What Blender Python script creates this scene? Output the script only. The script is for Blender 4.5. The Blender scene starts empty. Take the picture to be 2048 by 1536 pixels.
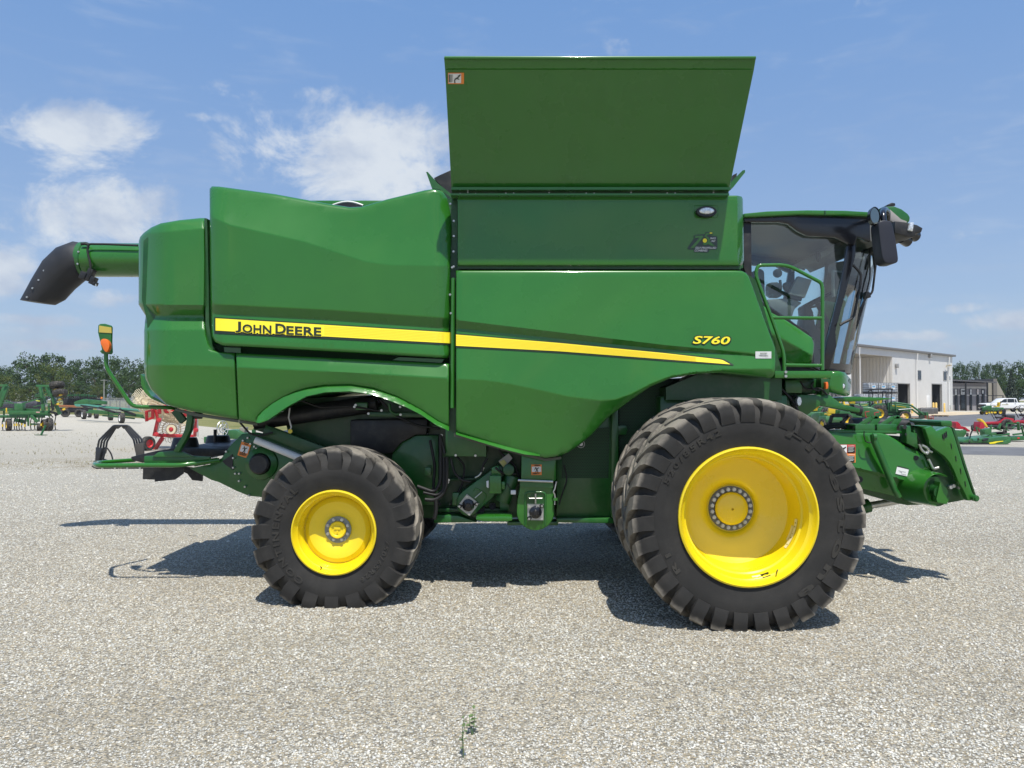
import bpy, bmesh, math, random
import numpy as np
from mathutils import Vector, Matrix, noise as mnoise
from mathutils.geometry import delaunay_2d_cdt
random.seed(7); rng = np.random.default_rng(7)
S = bpy.context.scene
C = S.collection
PI = math.pi
# ---------------------------------------------------------------- camera, sky, sun, exposure
F = 1540.0; HC = 1.88; PITCH = math.atan(29/F)
cam = bpy.data.cameras.new('camera'); camo = bpy.data.objects.new('camera', cam); C.objects.link(camo)
cam.sensor_width = 36; cam.lens = F/2048*36; cam.clip_end = 5000; cam.clip_start = .05
camo.location = (0, 0, HC); camo.rotation_euler = (PI/2+PITCH, 0, 0)
S.camera = camo
SUNV = Vector((.085, -.44, 1)).normalized()      # towards the sun
EL = math.asin(SUNV.z); AZ = math.atan2(SUNV.x, SUNV.y)
sl = bpy.data.lights.new('sun', 'SUN'); sl.energy = 4.6; sl.angle = math.radians(.55); sl.color = (1, .955, .88)
slo = bpy.data.objects.new('sun', sl); C.objects.link(slo)
slo.rotation_euler = (-SUNV).to_track_quat('-Z', 'Y').to_euler()
S.view_settings.view_transform = 'Standard'; S.view_settings.look = 'None'
S.view_settings.gamma = 1; S.view_settings.exposure = 0.22
def ray(px, py):
    u = (px-1024)/F; v = -(py-768)/F
    return Vector((u, math.cos(PITCH)-v*math.sin(PITCH), math.sin(PITCH)+v*math.cos(PITCH)))
W = bpy.data.worlds.new('World'); S.world = W; W.use_nodes = True
class NT:
    def __init__(s, nt): s.nt = nt; s.n = nt.nodes; s.l = nt.links
    def a(s, t, **k):
        n = s.n.new(t)
        for q, v in k.items():
            if q[0] == '_': setattr(n, q[1:], v)
        return n
    def ins(s, sock, v):
        if isinstance(v, bpy.types.NodeSocket): s.l.new(v, sock)
        elif v is not None: sock.default_value = v
    def m(s, op, a, b=None, c=None, clamp=False):
        n = s.a('ShaderNodeMath', _operation=op, _use_clamp=clamp)
        for i, v in enumerate((a, b, c)): s.ins(n.inputs[i], v)
        return n.outputs[0]
    def vm(s, op, a, b=None):
        n = s.a('ShaderNodeVectorMath', _operation=op); s.ins(n.inputs[0], a); s.ins(n.inputs[1], b)
        return n.outputs['Value'] if op in ('DOT_PRODUCT', 'LENGTH', 'DISTANCE') else n.outputs[0]
    def noise(s, vec, scale, detail=4, rough=.55, dist=0):
        n = s.a('ShaderNodeTexNoise'); s.ins(n.inputs['Vector'], vec); s.ins(n.inputs['Scale'], scale)
        n.inputs['Detail'].default_value = detail; n.inputs['Roughness'].default_value = rough; n.inputs['Distortion'].default_value = dist
        return n.outputs[0]
    def vor(s, vec, scale, feature='F1'):
        n = s.a('ShaderNodeTexVoronoi', _feature=feature); s.ins(n.inputs['Vector'], vec); n.inputs['Scale'].default_value = scale
        return n
    def ramp(s, fac, stops, interp='LINEAR'):
        n = s.a('ShaderNodeValToRGB'); n.color_ramp.interpolation = interp; el = n.color_ramp.elements
        while len(el) < len(stops): el.new(.5)
        for e, (p, c) in zip(el, stops):
            e.position = p; e.color = (c, c, c, 1) if isinstance(c, (int, float)) else (*c[:3], 1)
        s.ins(n.inputs[0], fac); return n.outputs[0]
    def mix(s, f, a, b, bt='MIX'):
        n = s.a('ShaderNodeMix', _data_type='RGBA', _blend_type=bt); s.ins(n.inputs[0], f)
        for i, v in ((6, a), (7, b)):
            if isinstance(v, tuple): v = (*v[:3], 1)
            s.ins(n.inputs[i], v)
        return n.outputs[2]
    def mapr(s, v, a, b, c=0, d=1, smooth=True):
        n = s.a('ShaderNodeMapRange', _interpolation_type='SMOOTHSTEP' if smooth else 'LINEAR')
        s.ins(n.inputs[0], v)
        for i, q in enumerate((a, b, c, d)): n.inputs[i+1].default_value = q
        return n.outputs[0]
w = NT(W.node_tree); w.n.clear()
sky = w.a('ShaderNodeTexSky', _sky_type='NISHITA', _sun_disc=False)
sky.sun_elevation = EL; sky.sun_rotation = AZ; sky.air_density = 1.0; sky.dust_density = .9; sky.ozone_density = 2.2
tc = w.a('ShaderNodeTexCoord'); D = tc.outputs['Generated']
sep = w.a('ShaderNodeSeparateXYZ'); w.l.new(D, sep.inputs[0])
# clouds: noise over the direction, gathered round a few directions where the cumulus stands
warp = w.vm('MULTIPLY', D, (1, 1, 1.5))
n1 = w.noise(warp, 8.5, 12, .66, .35); n2 = w.noise(warp, 2.6, 5, .6, .2); n3 = w.noise(w.vm('MULTIPLY', D, (1, 1, 4.5)), 9, 7, .6, .3)
dens = None
for (px, py, rx, rz, amp) in ((125, 268, 128, 66, .80), (218, 418, 130, 66, .84), (5, 548, 55, 42, .80), (640, 190, 90, 30, .45), (740, 325, 240, 115, .74), (640, 185, 120, 45, .22),
        (250, 600, 140, 20, .32), (130, 692, 90, 14, .72), (2010, 640, 100, 24, .74), (1925, 617, 60, 14, .66), (1830, 672, 110, 14, .62), (60, 640, 110, 12, .5), (1960, 690, 120, 12, .5), (240, 598, 70, 20, .6), (430, 50, 60, 30, .0), (1250, 92, 90, 25, .12), (420, 235, 50, 10, .3),
        (1800, 690, 200, 30, .3), (40, 660, 120, 20, .3), (1400, 640, 180, 60, .4), (900, 700, 500, 50, .3)):
    d0 = ray(px, py).normalized()
    dv = w.vm('SUBTRACT', D, tuple(d0)); dv = w.vm('DIVIDE', dv, (rx/F, rx/F, rz/F))
    g = w.mapr(w.vm('LENGTH', dv), 0, 1.7, amp, 0)
    dens = g if dens is None else w.m('MAXIMUM', dens, g)
for (px, py, rx, rz, amp) in ((1560, 450, 60, 34, .9), (1640, 500, 80, 26, .8), (1250, 455, 230, 50, .7), (1000, 590, 300, 30, .6), (640, 420, 240, 60, .8), (340, 520, 120, 60, .7), (1250, 180, 260, 80, .6), (1720, 620, 80, 60, .7)):
    d0 = ray(px, py).normalized(); d0.y = -d0.y           # unseen cumulus added behind the camera, placed to reflect in paint and glass
    dv = w.vm('SUBTRACT', D, tuple(d0)); dv = w.vm('DIVIDE', dv, (rx/F, rx/F, rz/F)); dens = w.m('MAXIMUM', dens, w.mapr(w.vm('LENGTH', dv), 0, 1.7, amp, 0))
thin = w.mapr(n3, .50, .78, 0, .62)
behind = w.mapr(sep.outputs['Y'], .2, -.3, 0, .26)          # broken cloud over the rest of the sky
cl = w.m('ADD', w.m('ADD', dens, behind), w.m('MULTIPLY', w.m('SUBTRACT', n1, .5), 2.0))
cl = w.mapr(cl, .20, .68, 0, 1)
horiz = w.m('MULTIPLY', w.mapr(sep.outputs['Z'], 0, .17, 1, 0), w.mapr(n3, .44, .72, .05, .72))
alpha = w.m('MAXIMUM', w.m('MAXIMUM', w.m('MULTIPLY', cl, .86), w.m('MULTIPLY', thin, .28)), horiz)
shade = w.mapr(w.noise(w.vm('ADD', warp, (0, 0, .06)), 6, 6, .6), .36, .62)
ccol = w.mix(shade, (3.9, 4.6, 5.9), (6.6, 7.0, 7.4))
blue = w.mix(.6, sky.outputs[0], w.mix(w.mapr(sep.outputs['Z'], 0, .55), (3.3, 4.5, 6.7), (1.75, 3.6, 7.3)))
ccol = w.mix(w.mapr(sep.outputs['Z'], .0, .16, .5, 0), ccol, (3.6, 4.2, 5.3))
skc = w.mix(alpha, blue, ccol)
bg = w.a('ShaderNodeBackground'); w.l.new(skc, bg.inputs[0]); bg.inputs[1].default_value = .10
wo = w.a('ShaderNodeOutputWorld'); w.l.new(bg.outputs[0], wo.inputs[0])

# ---------------------------------------------------------------- helpers
def P(px, py, Y):
    d = ray(px, py); return Vector((d.x*Y/d.y, Y, HC+d.z*Y/d.y))
def G(px, py):                                   # ground point under a pixel
    d = ray(px, py); t = -HC/d.z; return Vector((d.x*t, d.y*t, 0))
def crop(ox, oy, s): return lambda *pts: [(ox+x/s, oy+y/s) for x, y in pts]
K1 = crop(0, 420, 2.648); K2 = crop(400, 340, 3.338); K3 = crop(860, 90, 3.012); K4 = crop(1440, 380, 3.2)
K5 = crop(1560, 660, 3.84); K6 = crop(160, 760, 3.2); K7 = crop(700, 760, 3.2); K8 = crop(1200, 760, 2.954)
L1 = crop(0, 700, 6.827); L2 = crop(250, 760, 6.981); L3 = crop(480, 960, 5.12); L4 = crop(900, 860, 6.024)
L5 = crop(1330, 380, 4.268); L6 = crop(1600, 740, 5.486); L7 = crop(1880, 680, 6.982); L8 = crop(800, 1340, 6.827)
OFF = {}
def tag(o, label=None, cat=None, group=None, kind=None):
    if label: o['label'] = label
    if cat: o['category'] = cat
    if group: o['group'] = group
    if kind: o['kind'] = kind
    return o
def thing(name, label, cat, loc=(0, 0, 0), group=None):
    o = bpy.data.objects.new(name, None); C.objects.link(o); o.location = loc; o.empty_display_size = .3
    OFF[o] = Vector(loc); return tag(o, label, cat, group)
def off(p):
    while p is not None and p not in OFF: p = p.parent
    return OFF[p] if p is not None else Vector((0, 0, 0))
def link(name, me, mats, parent=None):
    for m in (mats if isinstance(mats, (list, tuple)) else [mats]): me.materials.append(m)
    me.name = name
    o = bpy.data.objects.new(name, me); C.objects.link(o)
    if parent is not None: o.parent = parent
    return o
def copy_tree(o, parent=None):
    c = o.copy(); C.objects.link(c); c.parent = parent
    for ch in list(o.children): copy_tree(ch, c)
    return c
class MB:
    def __init__(s): s.v = []; s.f = []; s.mi = []; s.cur = 0; s.g = []
    def add(s, vs, fs, M=None):
        b = len(s.v); s.g.append((b, len(s.f))); s.v += [tuple(M @ Vector(v)) if M is not None else tuple(v) for v in vs]
        s.f += [tuple(i+b for i in f) for f in fs]; s.mi += [s.cur]*len(fs); return s
    def box(s, c, d, rz=0, M=None):
        x, y, z = d[0]/2, d[1]/2, d[2]/2
        vs = [(-x, -y, -z), (x, -y, -z), (x, y, -z), (-x, y, -z), (-x, -y, z), (x, -y, z), (x, y, z), (-x, y, z)]
        T = Matrix.Translation(c) @ Matrix.Rotation(rz, 4, 'Z')
        if M is not None: T = T @ M
        return s.add(vs, [(0, 3, 2, 1), (4, 5, 6, 7), (0, 1, 5, 4), (1, 2, 6, 5), (2, 3, 7, 6), (3, 0, 4, 7)], T)
    def bx(s, x0, x1, y0, y1, z0, z1): return s.box(((x0+x1)/2, (y0+y1)/2, (z0+z1)/2), (abs(x1-x0), abs(y1-y0), abs(z1-z0)))
    def frame(s, a, b):
        a, b = Vector(a), Vector(b); d = (b-a); L = d.length; d.normalize()
        up = Vector((0, 0, 1)) if abs(d.z) < .95 else Vector((0, 1, 0))
        x = d.cross(up).normalized(); y = x.cross(d).normalized()
        return a, b, x, y, L
    def bar(s, a, b, wd, h):                      # rectangular bar: wd sideways, h upright
        a, b, x, y, L = s.frame(a, b); x = x*wd/2; y = y*h/2
        vs = [a-x-y, a+x-y, a+x+y, a-x+y, b-x-y, b+x-y, b+x+y, b-x+y]
        return s.add(vs, [(0, 1, 2, 3), (4, 7, 6, 5), (0, 4, 5, 1), (1, 5, 6, 2), (2, 6, 7, 3), (3, 7, 4, 0)])
    def cyl(s, a, b, r0, r1=None, n=16, caps=True):
        r1 = r0 if r1 is None else r1
        a, b, x, y, L = s.frame(a, b); vs = []
        for c, r in ((a, r0), (b, r1)):
            vs += [c+(x*math.cos(2*PI*i/n)+y*math.sin(2*PI*i/n))*r for i in range(n)]
        fs = [(i, (i+1) % n, n+(i+1) % n, n+i) for i in range(n)]
        if caps: fs += [tuple(range(n-1, -1, -1)), tuple(range(n, 2*n))]
        return s.add(vs, fs)
    def tube(s, pts, r, n=8, round_=0, closed=False):
        pts = [Vector(p) for p in pts]
        if round_: pts = fillet(pts, round_)
        vs = []; fs = []; m = len(pts); px = None
        for i, p in enumerate(pts):
            t = (pts[min(i+1, m-1)]-pts[max(i-1, 0)]).normalized()
            if px is None:
                up = Vector((0, 0, 1)) if abs(t.z) < .9 else Vector((0, 1, 0)); px = t.cross(up).normalized()
            px = (px-t*px.dot(t)).normalized(); py = t.cross(px)
            rr = r[i] if isinstance(r, (list, tuple)) else r
            vs += [p+(px*math.cos(2*PI*k/n)+py*math.sin(2*PI*k/n))*rr for k in range(n)]
        for i in range(m-1):
            fs += [(i*n+k, i*n+(k+1) % n, (i+1)*n+(k+1) % n, (i+1)*n+k) for k in range(n)]
        fs += [tuple(range(n-1, -1, -1)), tuple(range((m-1)*n, m*n))]
        return s.add(vs, fs)
    def lathe(s, prof, c=(0, 0, 0), axis='Y', n=32, closed=False):   # prof: (radius, position along the axis)
        vs = []
        for r, a in prof:
            for i in range(n):
                t = 2*PI*i/n; p, q = r*math.cos(t), r*math.sin(t)
                vs.append((p, a, q) if axis == 'Y' else (a, p, q) if axis == 'X' else (p, q, a))
        m = len(prof); fs = []
        for j in range(m if closed else m-1):
            k = (j+1) % m
            fs += [(j*n+i, j*n+(i+1) % n, k*n+(i+1) % n, k*n+i) for i in range(n)]
        return s.add(vs, fs, Matrix.Translation(c))
    def ball(s, c, r, n=12, m=8, sc=(1, 1, 1)):
        vs = [(0, 0, r*sc[2])]; fs = []
        for j in range(1, m):
            for i in range(n):
                a = PI*j/m; b = 2*PI*i/n
                vs.append((r*sc[0]*math.sin(a)*math.cos(b), r*sc[1]*math.sin(a)*math.sin(b), r*sc[2]*math.cos(a)))
        vs.append((0, 0, -r*sc[2])); e = len(vs)-1
        for i in range(n):
            fs.append((0, 1+i, 1+(i+1) % n)); fs.append((e, 1+(m-2)*n+(i+1) % n, 1+(m-2)*n+i))
            for j in range(m-2): fs.append((1+j*n+i, 1+(j+1)*n+i, 1+(j+1)*n+(i+1) % n, 1+j*n+(i+1) % n))
        return s.add(vs, fs, Matrix.Translation(c))
    def prism(s, xz, y0, y1):                     # outline in X,Z swept from y0 to y1
        n = len(xz)
        return s.add([(x, y0, z) for x, z in xz]+[(x, y1, z) for x, z in xz],
                     [tuple(range(n)), tuple(range(2*n-1, n-1, -1))]+[(i, n+i, n+(i+1) % n, (i+1) % n) for i in range(n)])
    def pprism(s, px, Yr, y0=None, y1=None):      # outline given as seen at depth Yr
        q = [P(x, y, Yr) for x, y in px]
        return s.prism([(v.x, v.z) for v in q], Yr if y0 is None else y0, (Yr+.05) if y1 is None else y1)
    def build(s, name, mats, parent=None, bev=0, seg=2, smooth=True, ang=34, each=0):
        if each:                                   # every piece an object of its own
            g = s.g+[(len(s.v), len(s.f))]; r = None
            for i in range(0, len(g)-1, each):
                (v0, f0), (v1, f1) = g[i], g[min(i+each, len(g)-1)]; q = MB(); q.v = s.v[v0:v1]; q.f = [tuple(k-v0 for k in t_) for t_ in s.f[f0:f1]]; q.mi = s.mi[f0:f1]
                r = q.build(name, mats, parent, bev, seg, smooth, ang)
            return r
        o = off(parent); bm = bmesh.new()
        vv = [bm.verts.new(Vector(v)-o) for v in s.v]
        for f, m in zip(s.f, s.mi):
            try: q = bm.faces.new([vv[i] for i in f]); q.material_index = m
            except ValueError: pass
        bmesh.ops.recalc_face_normals(bm, faces=bm.faces)
        if bev:
            ed = [e for e in bm.edges if len(e.link_faces) == 2 and e.calc_face_angle(0) > .5]
            try: bmesh.ops.bevel(bm, geom=ed, offset=bev, segments=seg, affect='EDGES', profile=.5, clamp_overlap=True)
            except Exception: pass
        bmesh.ops.triangulate(bm, faces=[f for f in bm.faces if len(f.verts) > 4])
        me = bpy.data.meshes.new(name); bm.to_mesh(me); bm.free()
        if smooth: shade(me, ang)
        return link(name, me, mats, parent)
def shade(me, ang=34):
    me.shade_smooth()
    try: me.set_sharp_from_angle(angle=math.radians(ang))
    except Exception: pass
def fillet(pts, r, n=5):
    out = [pts[0]]
    for i in range(1, len(pts)-1):
        a, b, c = pts[i-1], pts[i], pts[i+1]; u = a-b; v = c-b
        k = min(r, u.length*.45, v.length*.45); u = u.normalized()*k; v = v.normalized()*k
        for j in range(n+1):
            t = j/n; out.append((b+u)*(1-t)**2+b*2*t*(1-t)+(b+v)*t*t)
    out.append(pts[-1]); return out
def smooth_poly(p, it=2, keep=()):                # corner-cutting of a closed outline
    for _ in range(it):
        q = []
        for i in range(len(p)):
            a, b = p[i], p[(i+1) % len(p)]
            q += [(a[0]*.75+b[0]*.25, a[1]*.75+b[1]*.25), (a[0]*.25+b[0]*.75, a[1]*.25+b[1]*.75)]
        p = q
    return p
def densify(p, step, closed=True):
    o = []; n = len(p)
    for i in range(n if closed else n-1):
        a, b = p[i], p[(i+1) % n]; k = max(1, int(math.hypot(a[0]-b[0], a[1]-b[1])/step))
        o += [(a[0]+(b[0]-a[0])*j/k, a[1]+(b[1]-a[1])*j/k) for j in range(k)]
    if not closed: o.append(p[-1])
    return o
def segdist(Q, poly):
    A = np.array(poly); B = np.roll(A, -1, 0); d = np.full(len(Q), 1e9)
    for a, b in zip(A, B):
        ab = b-a; L = max(ab@ab, 1e-12); t = np.clip(((Q-a)@ab)/L, 0, 1)
        d = np.minimum(d, np.hypot(*(Q-(a+t[:, None]*ab)).T))
    return d
def inside(Q, poly):
    A = np.array(poly); B = np.roll(A, -1, 0); r = np.zeros(len(Q), bool)
    for a, b in zip(A, B):
        c = (a[1] > Q[:, 1]) != (b[1] > Q[:, 1])
        with np.errstate(divide='ignore', invalid='ignore'):
            xx = (b[0]-a[0])*(Q[:, 1]-a[1])/(b[1]-a[1])+a[0]
        r ^= c & (Q[:, 0] < xx)
    return r
def levels(lv):                                   # depth of a sheet: curves across it, each at its own depth
    cs = [(np.array([p[0] for p in c]), np.array([p[1] for p in c]), d) for c, d in lv]
    def f(x, y):
        ys = [float(np.interp(x, cx, cy)) for cx, cy, d in cs]; ds = [(float(np.interp(x, cx, d)) if hasattr(d, '__len__') else d) for cx, cy, d in cs]
        return float(np.interp(y, ys, ds))
    f.curves = [list(zip(cx, cy)) for cx, cy, d in cs]
    return f
def sheet(name, outline, depth, mat, parent, thick=.05, edge=.02, step=14, creases=(), back=True, minus=0, curve=None):
    """pressed sheet: outline and creases as seen, bent to its depth, edges rolled over, real thickness"""
    if not callable(depth): dd = depth; depth = lambda x, y: dd
    creases = list(creases)+[c for c in getattr(depth, 'curves', [])]
    out = densify(outline, min(step, 7)); epx = edge*F/7.3
    pts = [out]; n = len(out)
    area = sum(out[i][0]*out[(i+1) % n][1]-out[(i+1) % n][0]*out[i][1] for i in range(n)); sg = 1 if area > 0 else -1
    inner = []
    if edge > 0:
        for k in (.12, .4, 1.0):
            for i in range(n):
                a, b, c = out[i-1], out[i], out[(i+1) % n]
                tx, ty = c[0]-a[0], c[1]-a[1]; L = math.hypot(tx, ty) or 1
                inner.append((b[0]-ty/L*epx*k*sg, b[1]+tx/L*epx*k*sg, epx*k*.93))
    A = np.array(out); x0, y0 = A.min(0); x1, y1 = A.max(0)
    gx, gy = np.meshgrid(np.arange(x0, x1, step), np.arange(y0, y1, step))
    for x, y in zip(gx.ravel(), gy.ravel()): inner.append((x, y, max(epx*1.15, 2)))
    for c in creases:
        c = [p for p in c]; c.sort(key=lambda p: p[0])
        for dy in ((-2.2, 0, 2.2)):
            for x in np.arange(max(c[0][0], x0), min(c[-1][0], x1)+.1, 6): inner.append((x, float(np.interp(x, [p[0] for p in c], [p[1] for p in c]))+dy, max(.6, epx*1.02, 3 if edge > 0 else 0)))
    I = np.array(inner); Q = I[:, :2]
    ok = inside(Q, out) & (segdist(Q, out) >= I[:, 2]*.98)
    Q = Q[ok]
    allv = [Vector(p) for p in out]+[Vector((float(a), float(b))) for a, b in Q]
    vs, es, fs, *_ = delaunay_2d_cdt(allv, [], [list(range(n))], 1, 1e-3)
    V = np.array([(v.x, v.y) for v in vs]); dist = segdist(V, out)/F*7.3
    res = []
    for (x, y), d in zip(V, dist):
        e = 0
        if edge > 0 and d < edge: t = 1-d/edge; e = edge*(1-math.sqrt(max(0, 1-t*t)))
        res.append(P(x, y, depth(x, y)-minus+e))
    o = off(parent); bm = bmesh.new(); bv = [bm.verts.new(p-o) for p in res]
    for f in fs:
        try: bm.faces.new([bv[i] for i in f])
        except ValueError: pass
    bmesh.ops.recalc_face_normals(bm, faces=bm.faces)
    if sum(f.normal.y*f.calc_area() for f in bm.faces) > 0: bmesh.ops.reverse_faces(bm, faces=bm.faces)
    be = [e for e in bm.edges if len(e.link_faces) == 1]
    r = bmesh.ops.extrude_edge_only(bm, edges=be); nv = [g for g in r['geom'] if isinstance(g, bmesh.types.BMVert)]
    for v in nv: v.co.y += thick
    me = bpy.data.meshes.new(name); bm.to_mesh(me); bm.free(); shade(me, 38)
    return link(name, me, mat, parent)
def text_verts(txt, bold=0, shear=0, space=1.0):
    cu = bpy.data.curves.new('t', 'FONT'); cu.body = txt; cu.size = 1; cu.offset = bold; cu.shear = shear; cu.space_character = space
    cu.align_x = 'LEFT'; cu.resolution_u = 3
    o = bpy.data.objects.new('t', cu); C.objects.link(o)
    dg = bpy.context.evaluated_depsgraph_get(); dg.update(); me = bpy.data.meshes.new_from_object(o.evaluated_get(dg))
    vs = [v.co.copy() for v in me.vertices]; fs = [tuple(p.vertices) for p in me.polygons]
    bpy.data.objects.remove(o); bpy.data.curves.remove(cu); bpy.data.meshes.remove(me)
    return vs, fs
def text_px(mb, txt, x0, x1, ybase, ytop, depth, lift=.006, slope=0, bold=0, shear=0, space=1.0):
    """lettering laid on a sheet: fitted between x0..x1, baseline to top, following the sheet's depth"""
    vs, fs = text_verts(txt, bold, shear, space)
    if not vs: return
    xa = min(v.x for v in vs); xb = max(v.x for v in vs); za = min(v.y for v in vs); zb = max(v.y for v in vs)
    out = []
    for v in vs:
        x = x0+(v.x-xa)/(xb-xa)*(x1-x0); y = ybase-(v.y-za)/(zb-za)*(ybase-ytop)+slope*(x-x0)
        Y = depth(x, y) if callable(depth) else depth
        out.append(P(x, y, Y-lift))
    mb.add(out, fs)
def flat_px(mb, pts, depth, lift=.004):
    out = [P(x, y, (depth(x, y) if callable(depth) else depth)-lift) for x, y in pts]
    mb.add(out, [tuple(range(len(out)))])
# ---------------------------------------------------------------- materials
def mat(name, col, rough=.5, metal=0, coat=0, var=.0, vscale=3, bump=0, bscale=60, dust=0, dustcol=(.35, .31, .25), spec=.5, emit=None):
    m = bpy.data.materials.new(name); m.use_nodes = True; t = NT(m.node_tree); b = t.n['Principled BSDF']
    b.inputs['Roughness'].default_value = rough; b.inputs['Metallic'].default_value = metal; b.inputs['Coat Weight'].default_value = coat
    b.inputs['Coat Roughness'].default_value = .06; b.inputs['Specular IOR Level'].default_value = spec
    co = t.a('ShaderNodeTexCoord').outputs['Object']; c = (*col, 1)
    if var:
        nz = t.noise(co, vscale, 6, .6)
        c = t.mix(t.mapr(nz, .3, .7), tuple(x*(1-var) for x in col), tuple(min(1, x*(1+var)) for x in col))
        t.l.new(t.mapr(nz, .3, .7, rough*.85, min(1, rough*1.2)), b.inputs['Roughness'])
    if dust:
        nz = t.noise(co, vscale*2.3, 8, .65); c = t.mix(t.mapr(nz, .42, .75, 0, dust), c if not isinstance(c, tuple) else c, dustcol)
    t.ins(b.inputs['Base Color'], c)
    if bump:
        bn = t.a('ShaderNodeBump'); bn.inputs['Strength'].default_value = bump; bn.inputs['Distance'].default_value = .01
        t.l.new(t.noise(co, bscale, 5, .6), bn.inputs['Height']); t.l.new(bn.outputs[0], b.inputs['Normal'])
    if emit: b.inputs['Emission Color'].default_value = (*emit, 1); b.inputs['Emission Strength'].default_value = 1
    return m
GREEN = mat('green_paint', (.025, .150, .016), .28, coat=.9, var=.06, vscale=1.2, bump=.035, bscale=1.7, spec=.25)
GREEN2 = mat('green_frame_paint', (.012, .110, .015), .38, coat=.4, var=.12, vscale=4, dust=.06)
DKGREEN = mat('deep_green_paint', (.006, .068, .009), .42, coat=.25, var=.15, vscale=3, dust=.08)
YELLOW = mat('yellow_paint', (.84, .64, .010), .3, coat=.5, var=.03, vscale=2)
DECAL = mat('yellow_decal', (.90, .76, .03), .4)
BLACKD = mat('dark_decal', (.012, .022, .010), .4)
BLACK = mat('black_plastic', (.012, .013, .015), .45, var=.2, vscale=5, dust=.08)
BLACKG = mat('gloss_black_plastic', (.008, .009, .012), .22, coat=.3)
RUB = mat('rubber_hose', (.012, .012, .012), .6)
STEEL = mat('zinc_steel', (.55, .55, .52), .35, metal=.85, var=.15, vscale=9)
GREY = mat('grey_paint', (.30, .30, .29), .5, var=.1)
WHITE = mat('white_plastic', (.72, .72, .70), .45)
ORANGE = mat('orange_lens', (.80, .16, .015), .25, coat=.5)
ORANGED = mat('orange_decal', (.80, .24, .04), .5)
REDD = mat('red_decal', (.55, .03, .03), .5)
RED = mat('red_paint', (.50, .018, .025), .35, coat=.4, var=.12, vscale=4, dust=.1)
SEAT = mat('seat_fabric', (.09, .09, .08), .8, var=.2)
INTER = mat('cab_trim', (.17, .17, .16), .6, var=.15)
LENS = mat('clear_lens', (.75, .78, .8), .12, metal=.5, var=.3, vscale=60)
CONC = mat('concrete', (.42, .40, .36), .85, var=.15, vscale=2)
def glass(name, tint, fres=1.5):
    m = bpy.data.materials.new(name); m.use_nodes = True; t = NT(m.node_tree); t.n.clear()
    tr = t.a('ShaderNodeBsdfTransparent'); tr.inputs[0].default_value = (*tint, 1)
    gl = t.a('ShaderNodeBsdfGlossy'); gl.inputs['Roughness'].default_value = .01
    fr = t.a('ShaderNodeFresnel'); fr.inputs[0].default_value = fres
    mx = t.a('ShaderNodeMixShader'); t.l.new(fr.outputs[0], mx.inputs[0]); t.l.new(tr.outputs[0], mx.inputs[1]); t.l.new(gl.outputs[0], mx.inputs[2])
    o = t.a('ShaderNodeOutputMaterial'); t.l.new(mx.outputs[0], o.inputs[0]); return m
GLASS = glass('tinted_glass', (.84, .97, .96), 2.0)
def tyre_mat(name, lo, hi, a=.42, b=.68, sc=7, rad=0):
    m = bpy.data.materials.new(name); m.use_nodes = True; t = NT(m.node_tree); p = t.n['Principled BSDF']
    co = t.a('ShaderNodeTexCoord').outputs['Object']
    nz = t.noise(co, sc, 8, .65, .3); c = t.mix(t.mapr(nz, a, b), lo, hi)
    if rad:                                        # dust lies on the tread, where the tyre has rolled
        s = t.a('ShaderNodeSeparateXYZ'); t.l.new(co, s.inputs[0]); r = t.m('SQRT', t.m('ADD', t.m('MULTIPLY', s.outputs[0], s.outputs[0]), t.m('MULTIPLY', s.outputs[2], s.outputs[2])))
        r = t.m('ADD', r, t.m('MULTIPLY', t.m('SUBTRACT', t.noise(co, 14, 5, .6), .5), .05))
        c = t.mix(t.m('MULTIPLY', t.mapr(r, rad*.925, rad*.975), t.mapr(nz, .3, .62, .15, .95)), c, (.25, .225, .185))
    t.l.new(c, p.inputs['Base Color'])
    p.inputs['Roughness'].default_value = .72; p.inputs['Specular IOR Level'].default_value = .35
    bn = t.a('ShaderNodeBump'); bn.inputs['Strength'].default_value = .25; bn.inputs['Distance'].default_value = .004
    t.l.new(t.noise(co, 90, 5, .6), bn.inputs['Height']); t.l.new(bn.outputs[0], p.inputs['Normal']); return m
TYRE = tyre_mat('tyre_rubber', (.036, .035, .031), (.066, .062, .053), .35, .75, 3.5)
LUG = tyre_mat('tall_tyre_tread', (.021, .0205, .0195), (.038, .036, .033), .35, .75, 3.5, rad=.97); LUGR = tyre_mat('small_tyre_tread', (.021, .0205, .0195), (.038, .036, .033), .35, .75, 3.5, rad=.768)
def mesh_mat(name, pitch, base, hole):            # sheet punched with round holes
    m = bpy.data.materials.new(name); m.use_nodes = True; t = NT(m.node_tree); p = t.n['Principled BSDF']
    co = t.a('ShaderNodeTexCoord').outputs['Object']; s = t.a('ShaderNodeSeparateXYZ'); t.l.new(co, s.inputs[0])
    def dots(ox, oz):
        x = t.m('SUBTRACT', t.m('FRACT', t.m('ADD', t.m('DIVIDE', s.outputs[0], pitch), ox)), .5)
        z = t.m('MULTIPLY', t.m('SUBTRACT', t.m('FRACT', t.m('ADD', t.m('DIVIDE', s.outputs[2], pitch*1.732), oz)), .5), 1.732)
        return t.m('SQRT', t.m('ADD', t.m('MULTIPLY', x, x), t.m('MULTIPLY', z, z)))
    d = t.m('MINIMUM', dots(0, 0), dots(.5, .5))
    t.l.new(t.mix(t.mapr(d, .33, .38), hole, base), p.inputs['Base Color']); p.inputs['Roughness'].default_value = .5; return m
PERF = mesh_mat('perforated_sheet', .017, (.012, .095, .02), (.001, .004, .001))
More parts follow.
